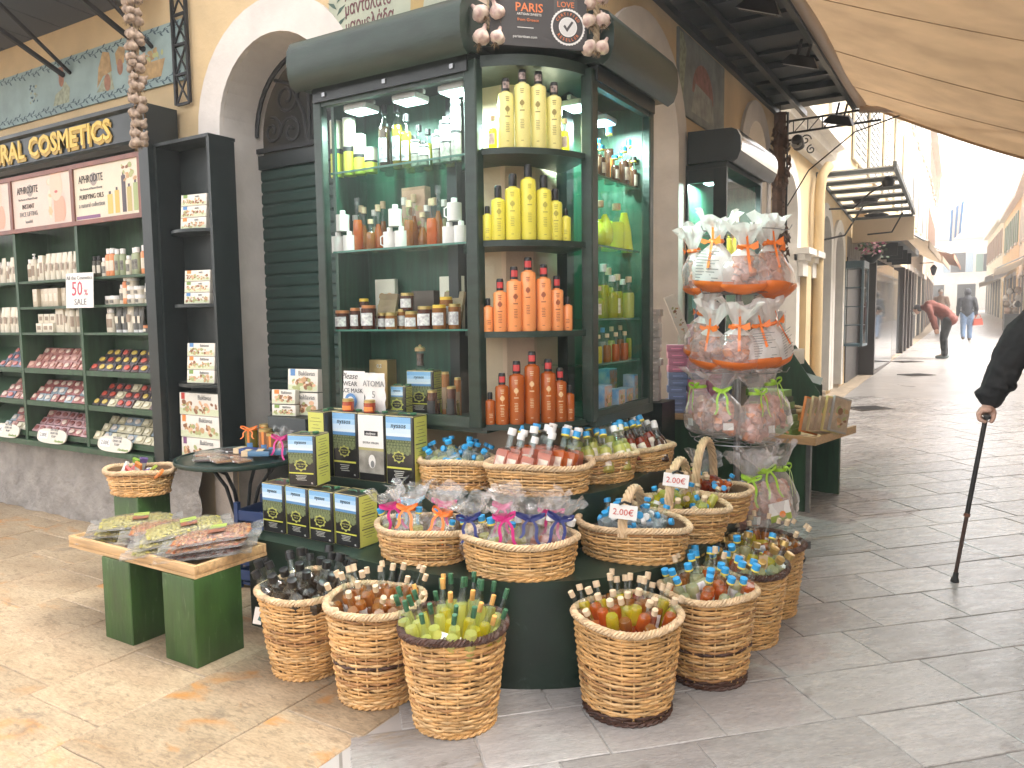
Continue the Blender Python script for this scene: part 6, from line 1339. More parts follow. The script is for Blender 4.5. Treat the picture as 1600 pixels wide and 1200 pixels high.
lc = thing('left_canopy', 'dark sheet canopy on iron arms above the cosmetics unit', 'canopy', (-6.5, YW, 3.37))
mb = MB(); mb.bar((-3, .0, .36), (1.95, .0, .36), .02, .05); mb.build('wall_batten', m_wood, lc)
for k in range(11):
    x = -2.6 + k * .42; mb = MB(); mb.box(-.205, .205, -1.25, .0, -.012, .012, Matrix.Translation((x, -.01, .34)) @ Matrix.Rotation(R(-4), 4, 'X')); mb.build('canopy_panel', M('canopy_slate', (.035, .042, .052), .6, .3, 5), lc)
for x in (-1.0, .55, 1.55): MB().bar((x, -.02, -.02), (x, -.78, .34), .028, .028).build('arm', m_iron, lc); MB().bar((x + .09, -.02, -.02), (x + .09, -.5, .34), .02, .02).build('strut', m_iron, lc)
def lattice(label, base, h, w_, dirv, name='iron_bracket', n=5):
    t = thing(name, label, 'bracket', base); d = Vector(dirv)
    def P(a, z): return (d.x * a, d.y * a, z)
    MB().bar(P(0, 0), P(0, h), .02, .02).build('upright', m_iron, t); MB().bar(P(w_, 0), P(w_, h), .02, .02).build('upright', m_iron, t)
    for k in range(n + 1):
        z = h * k / n; MB().bar(P(.012, z), P(w_ - .012, z), .016, .016).build('rung', m_iron, t)
        if k < n: MB().bar(P(.012, z + .01), P(w_ - .012, z + h / n - .01), .010, .010).build('brace', m_iron, t); MB().bar(P(w_ - .012, z + .01), P(.012, z + h / n - .01), .009, .009).build('brace', m_iron, t)
    return t
lattice('iron lattice bracket on the left wall above the corner shelf', (-4.62, YW - .03, 2.93), .95, .14, (1, 0, 0))
t = braid('long dusty dried garlic braid hanging over the end of the cosmetics sign', (-4.57, 3.02, 3.62), [-.06 - .068 * i for i in range(15)], True, .033, .88, 5)
# ================================================================ right wall: painted panel, canopy, awning, lamps
t = thing('wall_mural', 'faded blue-grey painted panel with a red figure on the right wall', 'mural', (XW + .012, 6.38, 3.05))
MB().box(-.01, .008, -.60, .60, 0, .62).build('panel', M('panel_bluegrey', (.24, .27, .26), .8, .35, 6), t)
def dq(nm, pts, c, d=.0092): mb = MB(); mb.add([(d, y, z) for y, z in pts], [tuple(range(len(pts)))]); mb.build(nm, c, t, smooth=False)
dq('painted_arch', [(.28 * math.cos(q), .22 + .26 * math.sin(q)) for q in [PI * i / 12 for i in range(13)]], M('paint_faded_red', (.34, .17, .15), .8, .4, 14)); dq('painted_mist', [(-.3, .06), (.3, .06), (.24, .26), (-.2, .3)], M('paint_mist', (.36, .37, .34), .8, .4, 12), .0096)
dq('painted_leaves', [(-.58, .1), (-.5, .12), (-.42, .5), (-.5, .6), (-.58, .6)], M('paint_sage'), .0094)
rcn = thing('right_canopy', 'dark ribbed sheet canopy over the right wall of the shop', 'canopy', (XW, 4.2, 3.74)); m_can = M('canopy_dark', (.020, .030, .036), .55, .5, 4, space='World')
L0, L1 = 4.35, 9.1
npan = 11
for k in range(npan):
    y0, y1 = L0 + (L1 - L0) * k / npan - 4.2, L0 + (L1 - L0) * (k + 1) / npan - 4.2; z0 = .0 if k % 2 else .03
    MB().box(.02, .84, y0, y1 + .01, z0, z0 + .012).build('roof_panel', m_can, rcn)
    MB().box(.02, .84, y0 - .015, y0 + .015, -.03, z0 + .03).build('purlin', m_can, rcn)
for x in (.06, .30, .80): MB().bar((x, L0 - 4.2, -.055), (x, L1 - 4.2, -.055), .045, .055).build('beam', m_black, rcn)
MB().bar((.84, L0 - 4.2, -.0), (.84, L1 - 4.2, .0), .05, .13).build('edge_beam', m_black, rcn)
aw = thing('street_awning', 'large cream fabric awning stretched out over the street', 'awning', (-1.18, 5.8, 3.70))
m_canvas = M('cream_canvas', (.52, .365, .22), .8, .22, 2.5, trl=.2, bump=.2, bs=3, detail=3)
mb = MB(); nx, ny = 16, 26; vs = []
for j in range(ny + 1):
    for i in range(nx + 1):
        u, v = i / nx, j / ny; x = .03 + 3.3 * u; y = -2.6 + 5.92 * v; z = -.38 * x - .10 * math.sin(PI * u) * (1 + .15 * math.sin(v * 9)) + .02 * math.sin(v * 14 + u * 3) - (.06 * math.sin(PI * u) if v == 1 else 0)
        vs.append((x, y, z))
mb.add(vs, [(j * (nx + 1) + i, j * (nx + 1) + i + 1, (j + 1) * (nx + 1) + i + 1, (j + 1) * (nx + 1) + i) for j in range(ny) for i in range(nx)]); mb.build('canvas', m_canvas, aw, ang=80)
mb = MB(); e_ = [vs[ny * (nx + 1) + i] for i in range(nx + 1)]; mb.tube([(p[0], p[1], p[2] - .008) for p in e_], .016, 6); mb.build('hem', m_canvas, aw)
for v_ in (.22, .45, .68, .86):
    j_ = int(v_ * ny); MB().tube([(p[0], p[1], p[2] - .002) for p in vs[j_ * (nx + 1):(j_ + 1) * (nx + 1)]], .004, 4).build('seam', M('seam_tan', (.34, .23, .13), .8), aw)
MB().tube([(0, -2.6, 0), (0, 3.25, 0)], .05, 12).build('roller_tube', M('tube_beige', (.42, .33, .25), .5), aw)
m_arm = M('arm_beige', (.42, .34, .28), .45); MB().tube([(.0, 3.15, -.08), (.42, 3.22, -.12), (.84, 3.28, -.15)], .035, 10).build('folding_arm', m_arm, aw); MB().lathe([(.05, -.05), (.05, .05)], 12, Matrix.Translation((.84, 3.28, -.15))).build('elbow', m_arm, aw); MB().tube([(.86, 3.25, -.17), (1.7, 2.2, -.72), (2.6, 1.1, -1.15)], .03, 10).build('folding_arm', m_arm, aw)
def flood(label, loc, rot):
    t = thing('floodlight', label, 'lamp', loc, 0, 'black floodlights under the canopy', rot)
    mb = MB(); mb.add([(-.09, -.05, .05), (.09, -.05, .05), (.09, .05, .05), (-.09, .05, .05), (-.15, -.10, -.03), (.15, -.10, -.03), (.15, .10, -.03), (-.15, .10, -.03)], [(0, 1, 2, 3), (7, 6, 5, 4), (0, 4, 5, 1), (1, 5, 6, 2), (2, 6, 7, 3), (3, 7, 4, 0)]); mb.build('housing', m_iron, t)
    MB().box(-.125, .125, -.08, .08, -.036, -.031).build('glass_front', M('lamp_glass', (.48, .45, .40), .15, coat=.6), t)
    boxes('bracket_leg', m_iron, t, [(-.05, -.03, -.015, .015, .05, .17), (.03, .05, -.015, .015, .05, .17)]); return t
flood('floodlight under the canopy cut by the top of the photograph', (-1.36, 5.50, 3.57), (R(14), R(18), R(10))); flood('middle floodlight under the canopy edge', (-1.34, 6.75, 3.54), (R(14), R(16), R(10))); flood('floodlight at the far corner of the canopy below the awning arm', (-1.36, 8.85, 3.52), (R(22), R(14), R(8)))
lattice('tall iron lattice bracket at the far end of the right wall', (XW + .02, 8.95, 2.35), 1.35, .13, (1, 0, 0), n=8)
ib = thing('lantern_bracket', 'horizontal iron lattice arm with scrolls at the end of the canopy', 'bracket', (XW + .02, 9.05, 3.62))
for z in (0, -.13): MB().bar((0, 0, z), (1.05, 0, z + .02), .02, .02).build('rail', m_iron, ib)
for k in range(7): MB().bar((.02 + .15 * k, 0, -.12), (.02 + .15 * k, 0, 0), .01, .01).build('rung', m_iron, ib); MB().bar((.03 + .15 * k, 0, -.12), (.14 + .15 * k, 0, 0), .008, .008).build('brace', m_iron, ib)
for cx, cz, r_, a in ((.30, -.22, .06, 0), (.36, -.33, .05, 1.5)): MB().tube([(p[0], 0, p[2]) for p in scroll(cx, cz, r_, 1.3, a, 1)], .007, 6).build('scroll', m_iron, ib)
MB().tube([(.02, 0, -1.25), (.10, 0, -.95), (.34, 0, -.55), (.80, 0, -.2), (1.5, 0, -.02)], .008, 6).build('curved_stay', m_iron, ib); MB().tube([(p[0], 0, p[2]) for p in scroll(.10, -1.28, .06, 1.1, 0, 1)], .008, 6).build('scroll', m_iron, ib)
sc_ = thing('security_camera', 'grey security camera on an iron arm at the far end of the shop', 'camera', (-1.72, 8.6, 3.29)); MB().bar((-.3, .1, .04), (0, .02, .04), .018, .018).build('arm', m_iron, sc_); MB().lathe([(.04, -.07), (.06, -.06), (.06, .05), (.045, .07)], 14, Matrix.Rotation(R(60), 4, 'X')).build('camera_body', M('camera_grey', (.06, .06, .065), .4), sc_); MB().lathe([(.052, 0), (.052, .01)], 14, Matrix.Translation((0, -.055, -.032)) @ Matrix.Rotation(R(60), 4, 'X')).build('face_ring', M('lamp_grey'), sc_); MB().lathe([(.016, 0), (.016, .014)], 10, Matrix.Translation((.014, -.058, -.034)) @ Matrix.Rotation(R(60), 4, 'X')).build('lens_ring', m_blackcap, sc_)
# dried brown braids bundled at the end of the wall
t = thing('dried_bundle', 'tall dusty brown bundle of dried peppers hanging at the far end of the shop wall', 'dried plant', (XW + .14, 8.62, 2.0)); rnd = random.Random(9); mb = MB()
for k in range(230):
    z = rnd.uniform(0, 1.6); a = rnd.uniform(0, 6.28); r_ = .075 + .03 * math.sin(z * 7); x, y = r_ * math.cos(a), r_ * math.sin(a)
    mb.lathe([(.002, -.05), (.013, -.02), (.014, .01), (.004, .035)], 5, Matrix.Translation((x, y, z)) @ Matrix.Rotation(rnd.uniform(-.7, .7), 4, 'X') @ Matrix.Rotation(rnd.uniform(-.7, .7), 4, 'Y'))
mb.lathe([(.06, 0), (.07, .5), (.06, 1.62)], 8); tag(mb.build('pods', M('dried_brown', (.15, .085, .06), .8, .5, 14), t), kind='stuff'); MB().tube([(0, 0, 1.6), (0, 0, 1.72)], .006, 5).build('string', m_ink, t)

# ================================================================ second display case on the right wall
c2 = thing('wall_display_case', 'black display case with silver-edged roller box on the right wall', 'cabinet', (-1.9, 6.48, .95)); O2 = (1.9, -6.48, -.95); ya, yb, xf_ = 5.93, 7.03, -1.70
boxes('post', m_black, c2, [(xf_ - .10, xf_, ya, ya + .03, .95, 2.62), (xf_ - .05, xf_, yb - .05, yb, .95, 2.62), (XW + .01, XW + .05, ya, ya + .03, .95, 2.62)], O2)
boxes('base_board', m_black, c2, [(XW + .01, xf_, ya, yb, .90, .949)], O2); boxes('top_board', m_black, c2, [(XW + .01, xf_, ya, yb, 2.621, 2.66)], O2); boxes('back_panel', m_greenin, c2, [(XW + .004, XW + .018, ya + .031, yb - .02, .95, 2.62)], O2); boxes('end_panel', m_greenin, c2, [(XW + .02, xf_ - .051, yb - .02, yb - .004, .95, 2.62)], O2)
boxes('head_rail', m_black, c2, [(XW + .051, xf_ - .101, ya + .002, ya + .028, 2.52, 2.62)], O2)
mb = MB(); mb.quad((XW + .05, ya + .015, .95), (xf_ - .1, ya + .015, .95), (xf_ - .1, ya + .015, 2.52), (XW + .05, ya + .015, 2.52)); mb.build('side_glass', m_pane, c2, O2)
mb = MB(); mb.quad((xf_ - .02, ya + .031, .95), (xf_ - .02, yb - .051, .95), (xf_ - .02, yb - .051, 2.55), (xf_ - .02, ya + .031, 2.55)); mb.build('front_glass', m_pane, c2, O2)
boxes('glass_shelf', m_shelfglass, c2, [(XW + .02, xf_ - .06, ya + .04, yb - .03, z - .01, z) for z in (1.95, 1.55, 1.2)], O2)
mb = MB(); extrude_profile(mb, PROF, lambda u, d, z: (xf_ - d, u, 2.665 + z), ya - .02, yb + .06); mb.build('roller_box', m_black, c2, O2, ang=50)
mb = MB(); extrude_profile(mb, [(-.111, .06), (-.120, .11), (-.113, .17), (-.09, .217), (-.08, .21), (-.10, .17), (-.104, .11)], lambda u, d, z: (xf_ - d, u, 2.665 + z), ya - .015, yb + .055); mb.build('silver_trim', M('trim_silver', (.62, .64, .66), .18, metal=.9), c2, O2, ang=50)
led(-1.9, 6.22, 2.57, 'floodlight inside the second wall display case', R(90), 6.)
for i, (y, x, h, c) in enumerate(((6.05, -1.80, .40, 'red'), (6.30, -1.78, .30, 'yellow'), (6.42, -1.84, .36, 'lemon'), (6.50, -1.77, .36, 'yellow'), (6.62, -1.80, .40, 'orange'), (6.72, -1.86, .42, 'amber'), (6.82, -1.80, .34, 'orange'))):
    o = bottle_proto('liqueur_bottle', 'cone', LIQ[c], m_cork if i % 2 else m_clear, h, .045, None, .013, 1.3, False, False, .62, 12); tag(o, f"{ORD[i]} tall {c} decanter in the upper shelf of the second wall case", 'bottle', 'decanters in the second wall case'); o.location = (x, y, 1.951)
for i, (x, h) in enumerate(((-1.97, .34), (-1.90, .30), (-1.83, .26))):
    o = bottle_proto('liqueur_bottle', 'round', LIQ['clear'], m_clear, h, .035, None, .012, 1.8, False, False, .6, 12); tag(o, f"{['left', 'middle', 'right'][i]} clear bottle with glass stopper behind the side glass of the second wall case", 'bottle', 'decanters in the second wall case'); o.location = (x, 6.06, 1.551)

# ================================================================ right tables with boxed sweets
m_tg = M('table_green_panel', (.022, .075, .035), .45, .4, 5, stretch=(5, 5, .7))
t1 = thing('sweets_table', 'green panelled table with wooden top under the pink and blue boxes', 'table', (-1.65, 5.2, 0)); MB().box(-.30, .22, -.32, .34, .81, .85, bev=.004).build('table_top', m_wood, t1); boxes('leg_panel', m_tg, t1, [(-.26, .16, -.27, -.24, 0, .809), (-.26, .16, .26, .29, 0, .809)])
def mini_box(col, name):
    t = thing('sweet_carton', 'x', 'box'); MB().box(-.062, .062, -.045, .045, 0, .044, bev=.0015).build('carton', M(name, col, .5, .12, 14), t); plate(t, 'print_line', -.035, .035, .016, .024, -.0458, M(name + '_p', tuple(min(1, c * 1.6) for c in col), .5)); return Proto(t)
MBX = dict(pink=mini_box((.62, .25, .37), 'carton_pink'), blue=mini_box((.20, .27, .46), 'carton_blue'), white=mini_box((.55, .50, .47), 'carton_white'))
GP = 'boxed sweets on the wall-side table'
for r_ in range(13):
    for c in range(3):
        k = 'blue' if (r_ < 6 and c == 0) or (r_ == 5 and c == 1) else 'pink'
        if (c == 2 and r_ > 9) or (c == 0 and r_ > 9): continue
        MBX[k].put((-1.74 + .132 * c + ru(-.008, .008), 4.96 + .012 * c, .8505 + .0455 * r_), (0, 0, R(26) + ru(-.06, .06)), f"{k} sweet carton, layer {ORD[r_] if r_ < 13 else 'top'} from the table, {['left', 'middle', 'right'][c]} column", GP)
for r_ in range(13): MBX['white'].put((-1.83 + ru(-.01, .01), 4.72 + ru(-.01, .01), .951 + .0455 * r_), (0, 0, R(12) + ru(-.1, .1)), f"white-sided sweet carton in the tall stack by the pier, layer {['first', 'second', 'third', 'fourth', 'fifth', 'sixth', 'seventh', 'eighth', 'ninth', 'tenth', 'eleventh', 'twelfth', 'thirteenth', 'fourteenth', 'fifteenth', 'topmost'][r_]}", 'tall stack of white-sided cartons')
st = thing('plinth_stand', 'dark stand under the tall stack of white cartons', 'stand', (-1.83, 4.72, 0)); MB().box(-.14, .12, -.12, .12, 0, .95, bev=.003).build('box', m_black, st)
for i, (x, y, z, c, tl) in enumerate(((-1.60, 4.98, 1.45, 'slate', 10), (-1.66, 4.90, 1.35, 'cream', -22), (-1.42, 4.92, .86, 'slate', 8))):
    t = carton('sweet_carton', ['tall slate carton leaning above the pink boxes', 'cream carton leaning above the pink boxes', 'slate carton leaning at the right of the pink boxes'][i], (x, y, z), .07, .03, .30, M('carton_slate', (.13, .17, .27), .5) if c == 'slate' else m_cart, 0, GP, rot=(0, R(tl), R(30)), panel=m_cart if c == 'cream' else None)
t2 = thing('sweets_tray_table', 'green table with wooden tray holding green baklava boxes and books', 'table', (-1.36, 6.35, 0), R(-12)); MB().box(-.42, .42, -.38, .42, .54, .575, bev=.004).build('tray_board', m_wood, t2); boxes('tray_edge', m_wood, t2, [(-.42, .42, -.40, -.381, .54, .60), (.421, .44, -.40, .42, .54, .60)]); boxes('leg_panel', m_tg, t2, [(-.36, .34, -.33, -.30, 0, .539), (-.36, .34, .34, .37, 0, .539)]); boxes('corner_post', m_steel, t2, [(.35, .38, -.335, -.305, 0, .539)])
GB = 'green baklava boxes on the tray table'
gp = thing('sweet_carton', 'x', 'box'); MB().box(-.15, .15, -.08, .08, 0, .052, bev=.002).build('carton', M('carton_leaf_green', (.13, .27, .05), .45, .15, 10), gp); text('lettering', 'Baklavas', .034, m_paper, gp, (-.03, -.0815, .026)); blobs(gp, 'food_picture', .06, .14, .006, .048, -.0812, m_food, 8, .012, 2); GPx = Proto(gp)
gd = thing('sweet_carton', 'x', 'box'); MB().box(-.15, .15, -.08, .08, 0, .04, bev=.002).build('carton', M('carton_dark_green', (.045, .07, .035), .45), gd); blobs(gd, 'food_picture', .06, .14, .004, .036, -.0812, m_food[2:3] + [m_org], 6, .010, 3); GDx = Proto(gd)
z = .576
for i in range(7):
    p = (GPx, GDx)[i in (3, 5)]; p.put((-1.33 + .012 * i * -1, 6.10, z), (0, 0, R(-12) + ru(-.06, .06)), f"{'dark green' if i in (3, 5) else 'leaf green'} baklava box, {ORD[i]} from the bottom of its stack", GB); z += .041 if i in (3, 5) else .053
for i in range(5):
    t = carton('cook_book', f"{['orange spined', 'cream', 'white and brown', 'pale yellow', 'grey'][i]} book standing on the wooden tray", (-1.10 + .045 * i, 6.06 + .035 * i, .60), .20, .022, .27, M(f'book_{i}', ((.62, .20, .05), (.62, .52, .30), (.48, .36, .26), (.66, .54, .22), (.40, .38, .36))[i], .5), 0, 'books on the wooden tray', 'book', rot=(0, R(14), R(62)), panel=M(f'book_panel_{i}', (.55, .42, .30), .5, .4, 12))
wicker('wicker_basket', 'wicker basket at the street corner of the tray table', (-1.06, 6.60, .577), .09, .125, .12, 10, 24, .8, 0, 'wicker baskets by the tray table', seed=91, flare=1.); wicker('wicker_basket', 'further wicker basket behind the tray table', (-1.33, 6.66, .577), .10, .135, .13, 10, 24, .8, 0, 'wicker baskets by the tray table', seed=92, flare=1.)
rk = thing('book_rack', 'dark green slanted rack of postcards and magnets behind the bag rack', 'rack', (-1.66, 7.75, 0), R(8))
mb = MB()
for s_ in (-1, 1): 
    mb = MB(); mb.add([(-.30, s_ * .42, .1), (.36, s_ * .42, .1), (.36, s_ * .42, .78), (.10, s_ * .42, 1.18), (-.30, s_ * .42, 1.18), (-.30, s_ * .42 + .02, .1), (.36, s_ * .42 + .02, .1), (.36, s_ * .42 + .02, .78), (.10, s_ * .42 + .02, 1.18), (-.30, s_ * .42 + .02, 1.18)], [(0, 1, 2, 3, 4), (9, 8, 7, 6, 5)] + [(i, (i + 1) % 5, 5 + (i + 1) % 5, 5 + i) for i in range(5)]); mb.build('side_panel', m_tg, rk)
for k in range(3): MB().box(-.28, .36, -.415, .415, 0, .015, Matrix.Translation((.02, 0, .35 + .3 * k)) @ Matrix.Rotation(R(18), 4, 'Y')).build('shelf', m_tg, rk)
MB().box(-.30, -.28, -.41, .41, .1, 1.17).build('back_panel', m_tg, rk)
for k in range(3):
    for i in range(4):
        t = carton('card_pack', f"{ORD[i]} pale card pack on the {['bottom', 'middle', 'top'][k]} shelf of the slanted rack", (-1.56 + ru(-.03, .03), 7.47 + .2 * i, .40 + .3 * k), .15, .04, .12 + .04 * rc(), m_cart if (i + k) % 2 else m_labw, R(75), 'card packs on the slanted rack')
for i in range(9):
    t = carton('souvenir_box', f"{ORD[i]} small grey souvenir carton displayed in front of the far wall of the shop", (-1.80 + ru(-.05, .05) + .06 * (i % 2), 7.25 + .13 * i, 1.02 + .14 * (i % 3)), .08, .05, .13 + .1 * (i % 2), (m_cartside, m_labw, M('carton_slate'), m_cart)[i % 4], R(80), 'souvenir cartons by the far wall')
ss = thing('souvenir_shelf', 'pale stepped shelf of souvenir cartons at the far wall', 'shelf', (-1.83, 7.75, 0)); boxes('step', M('shelf_pale', (.55, .53, .50), .6), ss, [(-.18, .2, -.6, .6, .98, 1.0)]); boxes('leg', M('shelf_pale'), ss, [(-.15, .15, -.58, -.55, 0, .979), (-.15, .15, .55, .58, 0, .979)])

# ================================================================ rotating rack of candy bags
RX, RY = -1.19, 4.42
rr_ = thing('bag_rack', 'steel rotating rack on castors hung with candy bags', 'rack', (RX, RY, 0)); m_rk = M('rack_grey', (.12, .12, .125), .4, metal=.5)
MB().tube([(0, 0, .12), (0, 0, 2.02)], .018, 12).build('pole', m_steel, rr_)
for k in range(4):
    a = R(-42) + PI / 2 * k; c, s_ = math.cos(a), math.sin(a); MB().bar((c * .02, s_ * .02, .115), (c * .50, s_ * .50, .115), .05, .045).build('foot', m_rk, rr_)
    ct = MB().lathe([(.026, -.012), (.03, -.008), (.03, .008), (.026, .012)], 16, Matrix.Translation((c * .45, s_ * .45, .032)) @ Matrix.Rotation(R(90), 4, 'X')).build('castor_wheel', m_blackcap, rr_); MB().box(c * .45 - .012, c * .45 + .012, s_ * .45 - .02, s_ * .45 + .02, .055, .092).build('castor_fork', m_steel, ct)
LV = [1.96, 1.62, 1.18, .78]
for z in LV:
    mb = MB()
    for rad_ in (.24, .13): mb.tube([(rad_ * math.cos(2 * PI * i / 28), rad_ * math.sin(2 * PI * i / 28), z) for i in range(28)], .003, 5, closed=True)
    for k in range(6): a = 2 * PI * k / 6; mb.tube([(0, 0, z), (.27 * math.cos(a), .27 * math.sin(a), z), (.285 * math.cos(a), .285 * math.sin(a), z + .025)], .003, 5)
    tag(mb.build('hook_ring', m_steel, rr_), kind='stuff')
m_bagw = GL('bag_white_print', (.97, .97, .97), .05, .3, .80, (.97, .95, .93)); m_bagc = GL('bag_clear', (.97, .95, .95), .06, .14, .20, (1, .95, .94), bump=.45, bs=20); m_bago = M('bag_orange_print', (.80, .19, .03), .4, trl=.15)
m_candy = M('rose_candy', (.62, .33, .26), .6, .4, 16, vcol=(.40, .19, .14)); m_candyo = M('orange_candy', (.72, .24, .07), .45, .4, 20)
def candies(seed, w_, d_, h_):
    rnd = random.Random(seed); mb = MB()
    for k in range(34):
        mb.mat(rnd.choices((0, 1), (3, 1))[0]); s_ = rnd.uniform(.017, .024); z = rnd.uniform(.03, h_); e = 1 - .35 * z / h_
        mb.box(-s_, s_, -s_, s_, -s_ * .8, s_ * .8, Matrix.Translation((rnd.uniform(-1, 1) * (w_ / 2 - .03) * e, rnd.uniform(-1, 1) * (d_ / 2 - .03) * e, z)) @ Euler((rnd.uniform(0, 3), rnd.uniform(0, 3), 0)).to_matrix().to_4x4(), bev=.006)
    return mb.mesh('candies', [m_candy, m_candyo])
cm_ = [candies(i, .19, .13, .20) for i in range(3)]
def pr_mat(back): return lambda k, u: 2 if k < .15 else (1 if (back and k < .66) else 0) if k < .52 else 1
bmesh_c = [bag_mesh(.235, .17, .40, .72, 60 + i, crump=.006, n=34).mesh('bag_film', m_bagc, True, 75) for i in range(3)]
bmesh_p = [bag_mesh(.235, .17, .40, .68, 70 + i, pr_mat(False), crump=.006, n=34, flare=.34).mesh('bag_film', [m_bagc, m_bagw, m_bago], True, 75) for i in range(3)]
bmesh_b = [bag_mesh(.235, .16, .40, .68, 80 + i, pr_mat(True), crump=.005, n=34, flare=.34).mesh('bag_film', [m_bagc, m_bagw, m_bago], True, 75) for i in range(2)]
rib_m = {}
mb = MB(); ribbon(mb, .275, .03, 3, .13, .012); rib_m['green'] = mb.mesh('ribbon', m_rib['green'])
mb = MB(); mb.lathe([(.034, .252), (.040, .262), (.034, .274)], 12, cap=False)
for sg in (-1, 1): mb.add([(sg * .004, -.042, .262), (sg * .05, -.06, .285 + .01 * sg), (sg * .055, -.055, .255), (sg * .03, -.06, .245)], [(0, 1, 2, 3)])
mb.add([(-.006, -.045, .262), (.008, -.045, .262), (.016, -.085, .13), (.002, -.085, .125)], [(0, 1, 2, 3)]); mb.add([(-.002, -.045, .265), (.01, -.042, .265), (.0, -.04, .36), (-.012, -.04, .36)], [(0, 1, 2, 3)]); rib_m['orange'] = mb.mesh('ribbon', m_rib['orange'])
fl = MB(); fl.add([(-.085, -.070, -.022), (.09, -.078, -.004), (.085, -.074, .028), (-.09, -.072, .012)], [(0, 1, 2, 3)]); fl.add([(-.09, .04, -.03), (.06, .05, -.015), (.085, .05, .03), (-.09, .05, .02)], [(3, 2, 1, 0)]); flm = fl.mesh('orange_flap', m_bago, False)
tx = MB()
for k in range(11): tx.quad((-.062, -.076 - .0008, .27 - .015 * k - .06), (.062 - .02 * (k % 3), -.0768, .27 - .015 * k - .06), (.062 - .02 * (k % 3), -.0768, .274 - .015 * k - .06), (-.062, -.0768, .274 - .015 * k - .06))
txm = tx.mesh('printed_text', m_grey, False)
def candy_bag(label, ang, z, kind, rad_=.22, swing=0., i=0, rz=None, s_=1.):
    a = -PI / 2 + .33 + R(ang)       # 0 degrees faces the camera
    x, y = RX + rad_ * math.cos(a), RY + rad_ * math.sin(a)
    t = thing('candy_bag', label, 'bag', (x, y, z), 0, {'p': 'white and orange printed candy bags on the rack', 'b': 'white and orange printed candy bags on the rack', 'c': 'clear candy bags with lime ribbon on the rack'}[kind], (R(ru(-9, 9)), R(swing + ru(-7, 7)), (a + PI / 2 if rz is None else rz) + R(ru(-25, 25)))); t.scale = (s_ * ru(.98, 1.14), s_ * ru(.95, 1.1), s_ * ru(.94, 1.08))
    if kind == 'c':
        OB('bag_film', bmesh_c[i % 3], t); OB('candies', cm_[i % 3], t)['kind'] = 'stuff'; OB('ribbon', rib_m['green'], t)
        MB().box(.0, .055, -.078, -.0765, .06, .10).build('price_label', m_paper, t)
    else:
        OB('bag_film', (bmesh_p if kind == 'p' else bmesh_b)[i % (3 if kind == 'p' else 2)], t); OB('candies', cm_[i % 3], t)['kind'] = 'stuff'; OB('ribbon', rib_m['orange'], t)
        if kind == 'b': OB('printed_text', txm, t)['kind'] = 'stuff'
    return t
T1 = 1.60; T2 = 1.235; T3 = .80; T4 = .30
for i, (a, k, lab) in enumerate(((-80, 'p', 'printed bag at the left side of the top tier'), (-42, 'b', 'bag with ingredient text at the left front of the top tier'), (2, 'p', 'printed bag in the middle of the top tier with a folded orange flap'), (44, 'p', 'printed bag at the right front of the top tier'), (82, 'p', 'printed bag at the right side of the top tier'))): candy_bag(lab, a, T1 + ru(-.04, .03), k, .22, -a * .06, i)
for i, (a, k, lab, sw) in enumerate(((-85, 'p', 'printed bag at the left side of the second tier', 6), (-48, 'p', 'printed bag left of the middle on the second tier', 3), (-8, 'p', 'printed bag in the middle of the second tier', 0), (30, 'b', 'bag with ingredient text right of the middle on the second tier', -8), (66, 'b', 'bag with ingredient text swinging out at the right of the second tier', -20))): candy_bag(lab, a, T2 + ru(-.04, .03), k, .23, sw, i + 1, s_=.95)
for i, (a, lab) in enumerate(((-62, 'clear bag with lime ribbon at the left of the third tier'), (-22, 'clear bag with lime ribbon left of the middle on the third tier'), (25, 'clear bag with lime ribbon right of the middle on the third tier'), (68, 'clear bag with lime ribbon at the right of the third tier'))): candy_bag(lab, a, T3 + ru(-.01, .03), 'c', .22, -a * .05, i)
for i, (a, lab, sw) in enumerate(((-70, 'clear bag at the left of the lowest tier behind the handled baskets', 4), (5, 'long clear bag in the middle of the lowest tier', 0), (52, 'clear bag with mandarin label at the right of the lowest tier', -14), (85, 'clear bag at the right rear of the lowest tier', -6))):
    o = candy_bag(lab, a, T4 + ru(0, .02), 'c', .25, sw, i + 1, s_=1.08)
    if i == 2: MB().box(-.06, .06, -.080, -.0785, .04, .13).build('mandarin_label', m_paper, o); MB().box(-.06, .06, -.0815, -.0802, .04, .07).build('lime_strip', M('sticker_lime'), o); disc(o, 'mandarin_picture', .01, .07, .018, .016, -.0825, m_org)
# ================================================================ street: building two with arches
m_yel = M('yellow_plaster', (.72, .56, .33), .85, .1, 3, bump=.2); m_whm = M('white_moulding', (.74, .71, .66), .75, .08, 6); m_gsh = M('grey_shutter', (.10, .115, .115), .5, .2, 6); m_lou = M('white_louvre', (.66, .65, .60), .6); m_dark = M('dark_opening', (.03, .033, .035), .5)
X2 = -2.15
b2 = thing('arched_building', 'pale yellow building with white arches beyond the shop', 'building', (X2, 9.2, 0))
pB = lambda u, z, d: (d, u - 9.2, z)
A2 = [(10.15, .50, 2.75, 0.), (12.85, .45, 2.55, 0.), (14.15, .42, 2.45, 0.)]
mb = MB(); arch_wall(mb, 9.16, 15.2, 8.0, A2, pB); mb.build('front_wall', m_yel, b2, smooth=False); mb = MB(); mb.quad((0, 6.0, 0), (-5, 6.0, 0), (-5, 6.0, 8), (0, 6.0, 8)); mb.quad((0, -.04, 0), (-5, -.04, 0), (-5, -.04, 8), (0, -.04, 8)); mb.build('end_wall', m_yel, b2, smooth=False)
